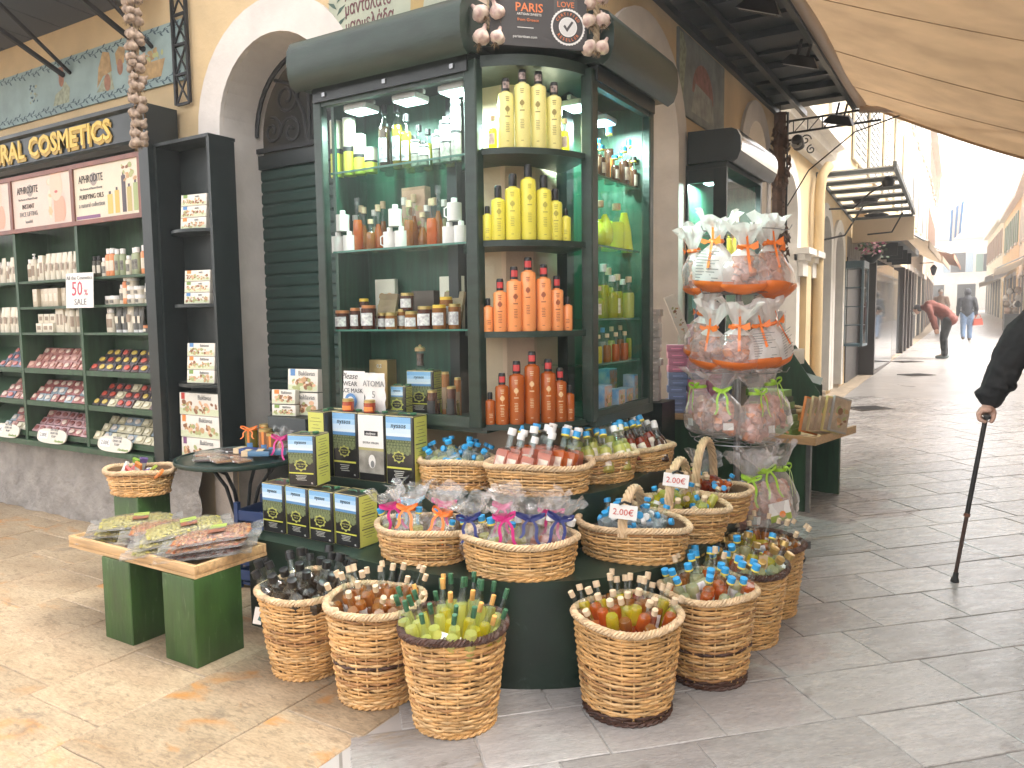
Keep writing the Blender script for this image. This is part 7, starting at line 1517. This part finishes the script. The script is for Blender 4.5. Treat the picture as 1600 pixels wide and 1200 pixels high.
for uc, hw, zs, zb in A2:
    mb = MB(); arch_band(mb, uc, hw, hw + .2, zs, .25, pB, 0, .04, .2); mb.build('arch_surround', m_whm, b2, ang=30)
    sh = MB(); sh.quad((-.2, uc - hw - 9.2, 0), (-.2, uc + hw - 9.2, 0), (-.2, uc + hw - 9.2, zs + .8), (-.2, uc - hw - 9.2, zs + .8)); sh.build('arch_infill', m_whm if uc < 11 else m_dark, b2, smooth=False)
    if uc > 11:
        slm2 = MB().box(-.19, -.17, uc - hw - 9.2, uc + hw - 9.2, 0, .085).mesh('shutter_slat', m_gsh, False)
        for k in range(18): OB('shutter_slat', slm2, b2, (0, 0, .35 + k * .1))
for y in (11.15, 11.9): MB().box(.0, .10, y - .16 - 9.2, y + .16 - 9.2, .2, 2.15).build('pilaster', m_yel, b2)
for y in (10.85, 11.52):
    mb = MB(); mb.box(0, .14, y - .2 - 9.2, y + .2 - 9.2, 2.2, 2.28); mb.build('capital', m_whm, b2); MB().box(0, .20, y - .26 - 9.2, y + .26 - 9.2, 2.2805, 2.36).build('capital', m_whm, b2); MB().box(0, .11, y - .17 - 9.2, y + .17 - 9.2, 2.0, 2.199).build('capital', m_whm, b2)
mb = MB(); extrude_profile(mb, [(0, 3.62), (.10, 3.62), (.13, 3.72), (.22, 3.76), (.24, 3.86), (.34, 3.9), (.34, 4.0), (0, 4.02)], lambda u, d, z: (d, u, z), 0, 3.2); mb.build('cornice', m_whm, b2)
MB().tube([(.12, 2.5, .1), (.12, 2.5, 3.2), (.14, 2.55, 3.45), (.2, 2.7, 3.6)], .07, 10).build('drainpipe', m_yel, b2)
for k, y in enumerate((13.4, 15.9)): MB().box(.0, .05, y - 9.2 - .4, y - 9.2 + .4, 4.25, 6.2).build('shutter_board', m_lou, b2) if y < 15 else None
# upper storeys further on, with louvred shutters
b3 = thing('shuttered_building', 'washed-out cream building with white louvred shutters above the shops', 'building', (X2, 15.2, 0))
mb = MB(); mb.quad((0, .0, 2.9), (0, 12, 2.9), (0, 12, 10), (0, 0, 10)); mb.quad((0, 0, 2.9), (-5, 0, 2.9), (-5, 0, 10), (0, 0, 10)); mb.build('front_wall', m_yel, b3, smooth=False)
for i, y in enumerate((1.0, 3.2, 5.8, 8.4, 10.8)):
    for s_ in (-.42, .42):
        sb = MB().box(.02, .06, y + s_ - .36, y + s_ + .36, 4.3, 6.6).build('window_shutter', m_lou, b3)
        lm_ = MB().box(.06, .072, -.30, .30, 0, .03).mesh('louvre', m_gsh, False)
        if i < 3:
            for k in range(16): OB('louvre', lm_, sb, (0, y + s_, 4.45 + k * .125))
mb = MB(); extrude_profile(mb, [(0, 7.0), (.5, 7.1), (.6, 7.25), (0, 7.25)], lambda u, d, z: (d, u, z), 5, 9); mb.build('balcony', m_whm, b3)
for y in (5.4, 6.6, 7.8): MB().tube([(.05, y, 6.5), (.25, y, 6.6), (.42, y, 6.95)], .07, 8).build('balcony_corbel', m_whm, b3)
# ground floor shops below: posts, glazing, display case
sf = thing('glazed_shop', 'dark shop front with tall glass display windows below the canopy', 'shop front', (X2, 15.2, gz(15.2)))
m_bronze = M('dark_bronze', (.03, .022, .02), .4); m_mir = M('shop_window_glass', (.35, .38, .40), .05, metal=.75)
for i, (a, b, d, mt) in enumerate(((1.9, 5.4, .28, m_mir), (5.9, 7.9, .22, m_mir))): MB().box(.0, d, a, b, .12, 2.35).build('display_window', mt, sf); MB().box(.0, d + .02, a - .14, a - .01, .02, 2.4).build('window_post', m_bronze, sf); MB().box(0, d + .02, a, b, .0, .118).build('window_sill', m_bronze, sf)
for a in (8.2, 9.2, 10.4, 11.4): MB().box(0, .30, a, a + .32, 0, 2.5).build('window_post', m_bronze, sf); MB().box(-.1, .06, a + .32, a + 1.0, 0, 2.5).build('door_panel', m_dark, sf)
MB().box(-.4, -.3, .0, 12, 0, 3.2).build('back_wall', M('shop_interior', (.30, .26, .22), .7, .5, 4), sf); MB().box(-.3, .02, .0, 1.75, 0, 2.3).build('side_panel', m_bronze, sf)
cs_ = thing('hanging_showcase', 'slim blue-grey glass showcase fixed to the wall before the shop front', 'showcase', (X2, 14.85, .95)); m_case = M('case_blue', (.06, .11, .14), .4)
boxes('frame_post', m_case, cs_, [(0, .04, -.02, .02, 0, 1.35), (.30, .34, -.02, .02, 0, 1.35), (.30, .34, .62, .66, 0, 1.35)]); boxes('frame_rail', m_case, cs_, [(0, .34, -.02, .66, 1.351, 1.47), (0, .34, -.02, .66, -.04, -.001)]); boxes('shelf', m_case, cs_, [(.02, .30, .02, .60, z, z + .012) for z in (.33, .66, 1.0)]); boxes('back_panel', M('case_inside', (.16, .20, .21), .4), cs_, [(.0, .012, .021, .64, .0, 1.35)])
mb = MB(); mb.quad((.33, .02, 0), (.33, .62, 0), (.33, .62, 1.35), (.33, .02, 1.35)); mb.build('glass_pane', m_pane, cs_)
# corrugated canopy of the next building
kc = thing('corrugated_canopy', 'grey framed canopy with corrugated translucent panels over the next shops', 'canopy', (X2, 12.05, 3.42)); m_ply = M('polycarbonate', (.62, .60, .57), .5, .15, 3, trl=.5)
for k in range(6): MB().box(.02, 1.0, .06 + .58 * k, .06 + .58 * (k + 1) - .02, .12 - .045 * k, .13 - .045 * k).build('panel', m_ply, kc)
for k in range(7): MB().bar((.0, .05 + .58 * k, .08 - .045 * k), (1.02, .05 + .58 * k, .08 - .045 * k), .045, .05).build('rafter', m_gsh, kc)
MB().bar((1.03, 0, .13), (1.03, 3.6, -.14), .05, .09).build('edge_beam', m_gsh, kc); MB().bar((.0, 0, .1), (0, 3.6, -.2), .05, .06).build('wall_beam', m_gsh, kc); MB().box(.02, 1.04, 3.58, 3.66, -.62, -.2).build('end_fascia', M('fascia_cream', (.60, .48, .34), .7), kc)
for y in (1.3, 2.7): MB().lathe([(.06, .0), (.20, -.05), (.16, -.10), (.0, -.11)], 14, Matrix.Translation((.52, y, -.02 - .08 * y / 1.3))).build('ceiling_lamp', m_iron, kc)
for k, pts in enumerate(([(.02, .9, -.3), (.35, 1.2, -.28), (.6, 1.0, -.1), (.9, .6, .0)], [(-.0, .6, -.8), (.28, .9, -.72), (.42, 1.3, -.35), (.45, 1.6, -.2)], [(.3, 3.4, -.5), (.7, 3.4, -.48), (.9, 3.0, -.2)])): MB().tube(pts, .015, 6).build('cable', m_ink, kc)
MB().lathe([(.05, 0), (.09, -.06), (.07, -.14)], 10, Matrix.Translation((.92, .35, .02))).build('corner_lamp', m_iron, kc)
# awnings, lantern and flowers further down on the left
m_aw2 = M('tan_canvas', (.36, .28, .20), .8, .2, 3, trl=.3)
def small_awning(label, x, y0, y1, z, w_, drop, mat, sgn=1, grp='small awnings down the street'):
    t = thing('shop_awning', label, 'awning', (x, y0, z), 0, grp); mb = MB(); n = 8; vs = []
    for j in range(5):
        for i in range(n + 1): u = i / n; vs.append((sgn * w_ * u, (y1 - y0) * j / 4, -drop * u - .10 * math.sin(PI * u)))
    mb.add(vs, [(j * (n + 1) + i, j * (n + 1) + i + 1, (j + 1) * (n + 1) + i + 1, (j + 1) * (n + 1) + i) for j in range(4) for i in range(n)]); mb.build('canvas', mat, t, ang=80)
    for j in (0, 4): MB().tube([vs[j * (n + 1)], (sgn * w_ * .95, vs[j * (n + 1)][1], -drop * .95 - .02)], .025, 6).build('arm', m_steel, t)
    MB().bar((sgn * w_, 0, -drop - .06), (sgn * w_, y1 - y0, -drop - .06), .02, .14).build('valance', mat, t)
small_awning('tan awning beyond the corrugated canopy', X2, 16.2, 20.5, 3.55, 1.25, .75, m_aw2); small_awning('brown awning above the bronze shop posts', X2, 21.5, 26, 3.6, 1.25, .75, m_aw2); small_awning('far reddish awning above the left shops', X2, 28, 36, 3.9, 1.3, .6, M('terracotta_canvas', (.45, .22, .14), .8))
MB2 = thing('shop_soffit', 'dark soffit with hanging goods below the tan awning', 'soffit', (X2, 16.0, 2.75)); MB().box(.02, .75, 0, 5.5, .12, .25).build('board', m_dark, MB2); boxes('hanging_sign', m_iron, MB2, [(.3, .7, .6 + 1.1 * k, .63 + 1.1 * k, -.15, .1) for k in range(4)])
fw_ = thing('hanging_flowers', 'hanging basket of pink flowers below the soffit', 'plant', (X2 + .35, 15.75, 2.62)); mb = MB(); rnd = random.Random(2)
for k in range(90):
    mb.mat(rnd.choices((0, 1, 2), (2, 3, 1))[0]); a = rnd.uniform(0, 6.28); r_ = rnd.uniform(.05, .28); s_ = .035
    mb.add([(s_ * math.cos(q), s_ * math.sin(q), .0) for q in (0, 1.57, 3.14, 4.7)], [(0, 1, 2, 3)], Matrix.Translation((r_ * math.cos(a), r_ * math.sin(a), rnd.uniform(-.15, .15) + .1 * (1 - r_ / .28))) @ Euler((rnd.uniform(-1, 1), rnd.uniform(-1, 1), 0)).to_matrix().to_4x4())
tag(mb.build('blooms', [M('bloom_pink', (.55, .18, .30), .7), M('bloom_leaf', (.07, .10, .05), .7), M('bloom_pale', (.66, .45, .48), .7)], fw_), kind='stuff'); MB().lathe([(.05, -.2), (.16, -.08), (.17, -.05)], 12).build('pot', m_iron, fw_)
def house(label, x0, y0, x1, y1, h, mat, side, wins, name='street_house', trim=m_whm):
    """Terrace front from (x0,y0) to (x1,y1) with windows (along, z, w, h, colour), shop openings below."""
    d = Vector((x1 - x0, y1 - y0)); L_ = d.length; a = math.atan2(d.y, d.x); z0 = gz(min(y0, y1)) - .1
    t = thing(name, label, 'building', (x0, y0, z0), a); MB().box(0, L_, 0 if side > 0 else -6, 6 if side > 0 else 0, 0, h).build('wall', mat, t)
    s_ = -side
    def bx(u0, u1, d0, d1, za, zb, nm, m_, par=t): lo, hi = sorted((s_ * d0, s_ * d1)); return MB().box(u0, u1, lo, hi, za, zb).build(nm, m_, par)
    for u, z, w_, hh, m_ in wins:
        wn = bx(u - w_ / 2, u + w_ / 2, .005, .03, z, z + hh, 'window', m_dark); bx(u - w_ / 2 - .06, u + w_ / 2 + .06, .005, .09, z - .1, z, 'sill', trim, wn)
        for sg in (-1, 1): bx(u + sg * w_ * .78 - w_ * .25, u + sg * w_ * .78 + w_ * .25, .005, .06, z, z + hh, 'shutter', m_, wn)
    k = 0.8
    while k + 1.6 < L_: o_ = bx(k, k + 1.5, .005, .02, .1, 2.5, 'shop_door', m_dark); bx(k - .1, k + 1.6, .005, .07, 2.5, 2.68, 'lintel', trim, o_); k += 2.6
    bx(0, L_, .005, .3, h - .3, h - .1, 'cornice', trim)
    return t
m_ora = M('orange_plaster', (.66, .42, .28), .85, .1, 2); m_pnk = M('pink_plaster', (.66, .46, .36), .85, .1, 2); m_crm = M('pale_cream_plaster', (.74, .66, .54), .85, .08, 2); m_grs = M('green_shutter', (.20, .30, .25), .6); m_brs = M('brown_shutter', (.36, .23, .16), .6)
W_ = lambda L_, m_, zn=2: [(u, z, .8, 1.5, m_) for z in (4.1, 7.0)[:zn] for u in [1.5 + 2.6 * i for i in range(int((L_ - 1.5) // 2.6) + 1)]]
house('pale cream house beyond the shuttered building', X2, 27.3, -2.2, 38, 9.5, m_crm, 1, W_(10, m_lou)); house('pinkish house farther along the left side', -2.25, 38.1, -2.6, 52, 9, m_pnk, 1, W_(13, m_brs)); house('cream house near the end of the left side', -2.65, 52.1, -3.6, 70, 9, m_crm, 1, W_(17, m_grs))
house('cream house on the right side of the street', 1.45, 33, 1.35, 44, 6.6, m_crm, -1, W_(10, m_lou, 1)); house('pale yellow house farther on the right side', 1.33, 44.1, .9, 56, 6.4, m_yel, -1, W_(11, m_grs, 1)); house('distant cream house on the right side', .88, 56.1, .1, 72, 6.4, m_crm, -1, W_(15, m_brs, 1))
eb = house('pale building closing the far end of the street', -5.5, 84, 4.5, 82, 7.0, M('pale_warm_plaster', (.72, .68, .62), .85, .1, 2), 1, [(3.4, 3.6, 1.2, 1.8, M('pale_blue_shutter', (.36, .46, .55), .6)), (6.0, 3.6, 1.1, 1.6, m_grs), (8.5, 3.6, 1.1, 1.6, m_lou)], 'end_building')
small_awning('light awning on the nearest right-hand house', 1.42, 34, 41, 3.6, 1.1, .5, M('pale_canvas', (.62, .56, .46), .8, trl=.3), -1); small_awning('grey awning farther on the right side', 1.2, 45, 53, 3.7, 1.2, .5, M('grey_canvas', (.35, .36, .37), .8, trl=.3), -1); small_awning('farthest awning on the right side', .8, 57, 66, 3.8, 1.1, .5, m_aw2, -1)
fg_ = thing('blue_flag', 'blue and white flag hanging from a pole high on the left side', 'flag', (-2.4, 47, 6.2)); MB().tube([(0, 0, 0), (1.5, 0, 1.3)], .025, 6).build('pole', m_whm, fg_)
mb = MB(); 
for k in range(5): mb.mat(k % 2); mb.quad((.75 + .12 * k, .0 + .05 * (k % 2), .6 + .1 * k), (.87 + .12 * k, .05 - .05 * (k % 2), .7 + .1 * k), (.85 + .10 * k, .05 - .05 * (k % 2), -1.0 + .1 * k), (.73 + .10 * k, .05 * (k % 2), -1.0 + .08 * k))
mb.build('cloth', [m_bluep, m_paper], fg_, smooth=False)
wl = thing('wall_lantern', 'black wall lantern on the left side far down the street', 'lamp', (-2.2, 34, 3.1)); MB().bar((0, 0, .3), (.5, 0, .3), .03, .03).build('arm', m_iron, wl); MB().lathe([(.05, -.28), (.12, .0), (.03, .12)], 6, Matrix.Translation((.5, 0, .1))).build('lantern', m_iron, wl)
gr = thing('goods_stand', 'stand of dark souvenirs outside a right-hand shop', 'stand', (1.0, 37, gz(37))); rnd = random.Random(5)
MB().box(-.3, .3, -1.5, 1.5, 0, .7).build('counter', m_dark, gr)
for k in range(24): MB().lathe([(.06, 0), (.12, .1), (.05, .25)], 6, Matrix.Translation((rnd.uniform(-.25, .2), rnd.uniform(-1.4, 1.4), .7 + .27 * rnd.randrange(4)))).build('souvenir', (m_brs, m_paper, m_iron, m_tan)[k % 4], gr)
for i, (x, y) in enumerate(((-1.5, 20.5), (-1.1, 17.2), (-1.35, 11.9))):
    t = thing('drain_cover', ['drain grating farthest down the street', 'drain grating near the shop windows', 'drain grating nearest the tray table'][i], 'drain', (x, y, gz(y) + .004), R(45)); MB().box(-.28, .28, -.2, .2, -.01, .004).build('plate', M('drain_brown', (.10, .085, .075), .6), t)
    for k in range(6): MB().box(-.24, .24, -.165 + .06 * k, -.14 + .06 * k, .0045, .008).build('bar', m_iron, t)

house('cream house across the street behind the viewer', 3.9, -4.5, 3.9, 20, 9.5, m_crm, -1, W_(25, m_grs))
# ================================================================ people
def ball(mb, c, r, s_=(1, 1, 1), n=12):
    prof = [(math.sin(PI * i / 8) * r, -math.cos(PI * i / 8) * r) for i in range(9)]; prof[0] = (r * .05, -r); prof[-1] = (r * .05, r)
    mb.lathe(prof, n, Matrix.Translation(c) @ Matrix.Diagonal((*s_, 1)))
def limb(mb, pts, rad):
    for i, (p, r_) in enumerate(zip(pts, rad)):
        ball(mb, p, r_)
        if i: mb.tube([pts[i - 1], p], [rad[i - 1], r_], 12)
def fuse(mb, name, mat, parent, vox, smooth=6, folds=0., fs=9.):
    """Overlapping volumes fused into one continuous surface."""
    o = mb.build(name, mat, parent); m_ = o.modifiers.new('fuse', 'REMESH'); m_.mode = 'VOXEL'; m_.voxel_size = vox; m_.use_smooth_shade = True
    s_ = o.modifiers.new('soften', 'SMOOTH'); s_.iterations = smooth; s_.factor = .5
    if folds:
        tx_ = bpy.data.textures.new('folds', 'CLOUDS'); tx_.noise_scale = 1 / fs; d = o.modifiers.new('folds', 'DISPLACE'); d.texture = tx_; d.strength = folds; d.mid_level = .5
    return o
m_skin = M('skin', (.52, .30, .21), .5, .15, 30); m_blackcloth = M('black_cloth', (.010, .010, .012), .85, .3, 30); m_rust = M('rust_jersey', (.17, .045, .032), .85, .2, 30); m_jean = M('blue_denim', (.16, .24, .38), .85, .3, 20); m_navy = M('navy_jacket', (.014, .018, .028), .7, .3, 20); m_hair = M('grey_hair', (.45, .42, .40), .7); m_shoe = M('grey_shoe', (.16, .20, .20), .7); m_hat = M('dark_cap', (.02, .015, .018), .8)
def person(label, loc, rz, J, top, legs, shoe, hair, bag=False, hood=False, cap_=False, s_=1., vox=.018):
    t = thing('person', label, 'person', loc, rz); t.scale = (s_,) * 3
    b = MB(); H = Vector(J['head'])
    limb(b, [J['pelvis'], J['mid'], J['chest']], [.12, .12, .13]); limb(b, [J['chest'], J['neck']], [.07, .055]); ball(b, H, .095, (1.0, .82, 1.18)); ball(b, H + Vector(J['face']) * .095, .022); 
    for sg in (-1, 1): ball(b, H + Vector((0, sg * .08, 0)), .022)
    for sg in (-1, 1):
        f = lambda k: (J[k][0] if not isinstance(J[k], dict) else J[k][sg][0],) if 0 else (J[k][sg] if isinstance(J[k], dict) else (J[k][0], J[k][1] * sg, J[k][2]))
        limb(b, [J['pelvis'], f('hip'), f('knee'), f('ankle')], [.10, .085, .055, .04]); limb(b, [f('ankle'), tuple(Vector(f('ankle')) + Vector((.15, 0, -.05)))], [.04, .035])
        limb(b, [J['chest'], f('shoulder'), f('elbow'), f('wrist')], [.08, .055, .042, .032])
        w_ = Vector(f('wrist')); d = (w_ - Vector(f('elbow'))).normalized(); limb(b, [w_, w_ + d * .07], [.032, .035])
        for k in range(4): limb(b, [w_ + d * .08 + Vector((0, .0, 0)) + Vector((.022 * (k - 1.5), 0, 0)), w_ + d * (.14 + .012 * (k in (1, 2))) + Vector((.024 * (k - 1.5), 0, 0))], [.011, .009])
        limb(b, [w_ + d * .03, w_ + d * .09 + Vector((.045, 0, 0))], [.014, .011])
    fuse(b, 'body', m_skin, t, vox * .75, 3)
    j = MB(); limb(j, [J['pelvis'], J['mid'], J['chest']], [.155, .165, .17]); limb(j, [J['chest'], J['neck']], [.11, .075])
    for sg in (-1, 1):
        f = lambda k: J[k][sg] if isinstance(J[k], dict) else (J[k][0], J[k][1] * sg, J[k][2])
        ball(j, f('shoulder'), .085); limb(j, [J['chest'], f('shoulder'), f('elbow'), f('wrist')], [.12, .085, .068, .052]); ball(j, tuple(Vector(J['pelvis']) + Vector((0, sg * .07, .0))), .13)
    if hood: ball(j, H + Vector((-.02, 0, .02)), .125, (1, .95, 1.1)); ball(j, Vector(J['neck']), .1)
    fuse(j, 'jacket', top, t, vox, 5, .03)
    l = MB()
    for sg in (-1, 1):
        f = lambda k: J[k][sg] if isinstance(J[k], dict) else (J[k][0], J[k][1] * sg, J[k][2])
        limb(l, [tuple(Vector(J['pelvis']) + Vector((0, 0, .02))), f('hip'), f('knee'), f('ankle')], [.135, .115, .085, .072])
    fuse(l, 'trousers', legs, t, vox, 5, .025)
    for sg in (-1, 1):
        f = J['ankle'][sg] if isinstance(J['ankle'], dict) else (J['ankle'][0], J['ankle'][1] * sg, J['ankle'][2])
        sh = MB(); limb(sh, [(f[0] - .05, f[1], f[2] - .04), (f[0] + .05, f[1], f[2] - .045), (f[0] + .17, f[1], f[2] - .055)], [.05, .052, .038]); fuse(sh, 'shoe', shoe, t, vox * .8, 2)
    if not hood:
        hb = MB(); ball(hb, H + Vector((-.018, 0, .035)), .102, (1.02, .9, 1.0)); fuse(hb, 'cap' if cap_ else 'hair', m_hat if cap_ else hair, t, vox * .8, 2)
    if cap_: MB().box(-.02, .12, -.07, .07, -.006, .006, Matrix.Translation(H + Vector((.08, 0, .02))) @ Matrix.Rotation(R(40), 4, 'Y'), bev=.004).build('cap_peak', m_hat, t); mk = MB(); ball(mk, H + Vector(J['face']) * .07 + Vector((0, 0, -.03)), .05, (.9, 1.1, 1.0)); mk.build('face_mask', m_paper, t)
    return t
BEND = dict(pelvis=(-.12, 0, .96), mid=(.08, 0, 1.16), chest=(.33, 0, 1.27), neck=(.50, 0, 1.26), head=(.63, 0, 1.20), face=(.75, 0, -.66), hip=(-.06, .11, .92), knee=(.02, .11, .50), ankle=(-.02, .11, .09), shoulder=(.36, .19, 1.24), elbow=(.26, .24, .96), wrist=(.20, .20, .74))
person('person in a rust red top and black trousers bending over towards a shop window', (-.80, 21.8, gz(21.8)), R(178), BEND, m_rust, m_blackcloth, m_shoe, m_hair, cap_=True)
WALK = dict(pelvis=(0, 0, .95), mid=(.0, 0, 1.12), chest=(.03, 0, 1.36), neck=(.05, 0, 1.50), head=(.07, 0, 1.63), face=(1, 0, 0), hip=(0, .10, .92), knee={-1: (.06, -.10, .50), 1: (.02, .10, .50)}, ankle={-1: (.02, -.10, .09), 1: (-.16, .10, .13)}, shoulder=(.02, .20, 1.40), elbow=(-.03, .27, 1.12), wrist=(.06, .27, .88))
wk = person('person in a dark hooded jacket and blue jeans walking away down the street', (-.47, 30, gz(30)), R(95), WALK, m_navy, m_jean, M('brown_shoe', (.10, .07, .05), .7), m_hair, hood=True, s_=.98)
STAND = dict(WALK); STAND['ankle'] = (0, .10, .09); STAND['knee'] = (.02, .10, .5)
person('white-haired person in dark clothes standing far off behind the bending person', (-1.45, 35, gz(35)), R(250), STAND, m_brs, m_navy, m_blackcap, M('white_hair', (.7, .68, .66), .7))
hb_ = thing('red_handbag', 'red handbag carried low by the hooded walker', 'bag', (-.15, 30.05, gz(30) + .50), R(20)); mb = MB(); mb.add([(-.15, -.05, 0), (.15, -.05, .02), (.12, -.03, .24), (-.12, -.03, .22), (-.15, .05, 0), (.15, .05, .02), (.12, .03, .24), (-.12, .03, .22)], [(0, 1, 2, 3), (7, 6, 5, 4), (0, 4, 5, 1), (1, 5, 6, 2), (2, 6, 7, 3), (3, 7, 4, 0)]); mb.build('body', M('red_leather', (.40, .06, .03), .5), hb_); MB().tube([(-.1, 0, .22), (-.05, 0, .36), (.05, 0, .36), (.1, 0, .22)], .01, 6).build('strap', M('red_leather'), hb_)

# person with the walking stick at the right edge: mostly outside the frame
pw = thing('person', 'person in a black jacket at the right edge leaning on a walking stick', 'person', (.54, 4.95, 0))
wx = lambda p: (p[0] - .54, p[1] - 4.95, p[2])
hx, hy, hz_ = .036, 4.845, .938
b = MB()
ball(b, wx((.47, 4.93, 1.68)), .10, (.82, 1.0, 1.2)); ball(b, wx((.47, 4.83, 1.67)), .022); limb(b, [wx((.47, 4.95, 1.52)), wx((.47, 4.95, 1.3)), wx((.47, 4.97, .98))], [.06, .15, .14])
for sg in (-1, 1): limb(b, [wx((.47 + sg * .1, 4.97, .95)), wx((.47 + sg * .12, 4.95, .5)), wx((.47 + sg * .12, 4.97, .09)), wx((.47 + sg * .13, 4.83, .04))], [.1, .065, .045, .04]); ball(b, wx((.47 + sg * .085, 4.95, 1.67)), .022)
limb(b, [wx((.47, 4.95, 1.42)), wx((.29, 4.92, 1.47)), wx((.12, 4.88, 1.25)), wx((.045, 4.85, 1.015))], [.08, .06, .045, .030]); limb(b, [wx((.47, 4.95, 1.42)), wx((.66, 4.95, 1.44)), wx((.74, 4.93, 1.15)), wx((.74, 4.82, .93))], [.08, .06, .042, .03])
ball(b, wx((.74, 4.80, .87)), .045, (.6, .9, 1))
# right hand closed round the handle that points at the camera (-Y)
limb(b, [wx((.045, 4.85, 1.015)), wx((.038, hy, .985)), wx((.03, hy, .968))], [.029, .031, .028])
for k in range(4):
    y = hy - .036 + .024 * k; e = (.95, 1.05, 1.0, .85)[k]
    limb(b, [wx((.045, y, .976)), wx((.012, y, .972)), wx((-.004 * e, y - .002, .948)), wx((.002, y - .003, .922)), wx((.026, y - .002, .912))], [.018, .0145, .0135, .0125, .0115])
limb(b, [wx((.055, hy + .005, .982)), wx((.066, hy - .012, .958)), wx((.064, hy - .030, .934)), wx((.056, hy - .044, .914))], [.018, .0145, .013, .0115])
fuse(b, 'body', M('hand_skin', (.55, .33, .25), .5, .25, 40, bump=.3, bs=90), pw, .0055, 3)
j = MB(); limb(j, [wx((.47, 4.96, 1.44)), wx((.47, 4.96, 1.2)), wx((.47, 4.97, .86))], [.17, .20, .21]); limb(j, [wx((.47, 4.95, 1.44)), wx((.31, 4.93, 1.48)), wx((.19, 4.90, 1.36)), wx((.115, 4.875, 1.22)), wx((.056, 4.853, 1.045))], [.13, .115, .105, .086, .064]); limb(j, [wx((.47, 4.95, 1.44)), wx((.65, 4.95, 1.45)), wx((.74, 4.93, 1.15)), wx((.74, 4.84, .95))], [.13, .1, .08, .062])
for p, r_ in (((.05, 4.852, 1.052), .066), ((.03, 4.85, 1.062), .055), ((.085, 4.86, 1.10), .078)): ball(j, wx(p), r_, (1.1, 1.05, .5))
fuse(j, 'jacket', m_blackcloth, pw, .008, 4, .03, 11.)
l = MB()
for sg in (-1, 1): limb(l, [wx((.47, 4.97, .92)), wx((.47 + sg * .1, 4.97, .88)), wx((.47 + sg * .12, 4.95, .5)), wx((.47 + sg * .12, 4.97, .1))], [.15, .12, .09, .075])
fuse(l, 'trousers', M('grey_trousers', (.05, .05, .055), .8), pw, .016, 4, .02)
for sg in (-1, 1): sh = MB(); limb(sh, [wx((.47 + sg * .12, 5.02, .05)), wx((.47 + sg * .13, 4.80, .045))], [.05, .042]); fuse(sh, 'shoe', m_blackcap, pw, .012, 2)
hr = MB(); ball(hr, wx((.47, 4.955, 1.715)), .108, (.85, 1, 1.05)); fuse(hr, 'hair', m_hair, pw, .014, 2)
cn_ = thing('walking_stick', 'black and brown adjustable walking stick with rubber foot', 'walking stick', (-.086, 4.836, 0)); cx = lambda p: (p[0] + .086, p[1] - 4.836, p[2])
m_stick = M('stick_black', (.014, .013, .013), .35); tip, tp = Vector((-.086, 4.836, .02)), Vector((.030, 4.87, .925)); q4 = tip.lerp(tp, .40)
MB().tube([cx(q4), cx(tip.lerp(tp, .7)), cx(tp)], .0125, 10).build('upper_tube', m_stick, cn_); MB().tube([cx(tip.lerp(tp, .04)), cx(q4)], .0105, 10).build('lower_tube', M('stick_brown', (.045, .022, .014), .35), cn_); MB().tube([cx(tip.lerp(tp, .392)), cx(tip.lerp(tp, .412))], .0165, 10).build('lock_ring', M('stick_copper', (.16, .06, .03), .4), cn_)
MB().tube([cx((hx, hy - .068, hz_ + .002)), cx((hx, hy - .06, hz_ + .002)), cx((hx - .001, hy, hz_)), cx((hx - .006, hy + .07, hz_ - .004))], [.010, .0165, .0155, .014], 14).build('handle', m_stick, cn_); MB().lathe([(.022, 0), (.021, .012), (.015, .03), (.013, .055)], 14, Matrix.Translation(cx((tip.x, tip.y, 0))) @ Matrix.Rotation(R(6), 4, 'Y')).build('rubber_foot', M('rubber_black', (.02, .02, .02), .8), cn_)
# ================================================================ bright air down the street
mb = MB(); mb.box(-22, 22, -14, 98, -1.2, 11.2)
hz = mb.mesh('haze', bpy.data.materials.new('haze_air'), False); hm = hz.materials[0]; hm.use_nodes = True; hm.node_tree.nodes.remove(hm.node_tree.nodes['Principled BSDF'])
pv = hm.node_tree.nodes.new('ShaderNodeVolumePrincipled'); pv.inputs['Color'].default_value = (.97, .96, .94, 1); pv.inputs['Density'].default_value = .005; pv.inputs['Anisotropy'].default_value = .3
hm.node_tree.links.new(pv.outputs[0], hm.node_tree.nodes['Material Output'].inputs['Volume']); tag(OB('haze', hz), kind='stuff')
# ================================================================ lettering becomes plain mesh
bpy.context.view_layer.update()
_dg = bpy.context.evaluated_depsgraph_get(); _tm = {}
for o in [x for x in bpy.data.objects if x.type == 'FONT']:
    if o.data.name not in _tm: _tm[o.data.name] = bpy.data.meshes.new_from_object(o.evaluated_get(_dg), depsgraph=_dg)
    nm = o.name; par, l, r_, s_ = o.parent, o.location.copy(), o.rotation_euler.copy(), o.scale.copy(); me = _tm[o.data.name]; mt = o.data.materials[0]
    bpy.data.objects.remove(o)
    if not len(me.materials): me.materials.append(mt)
    n_ = OB(nm, me, par, l, r_, s_); n_['kind'] = 'stuff'
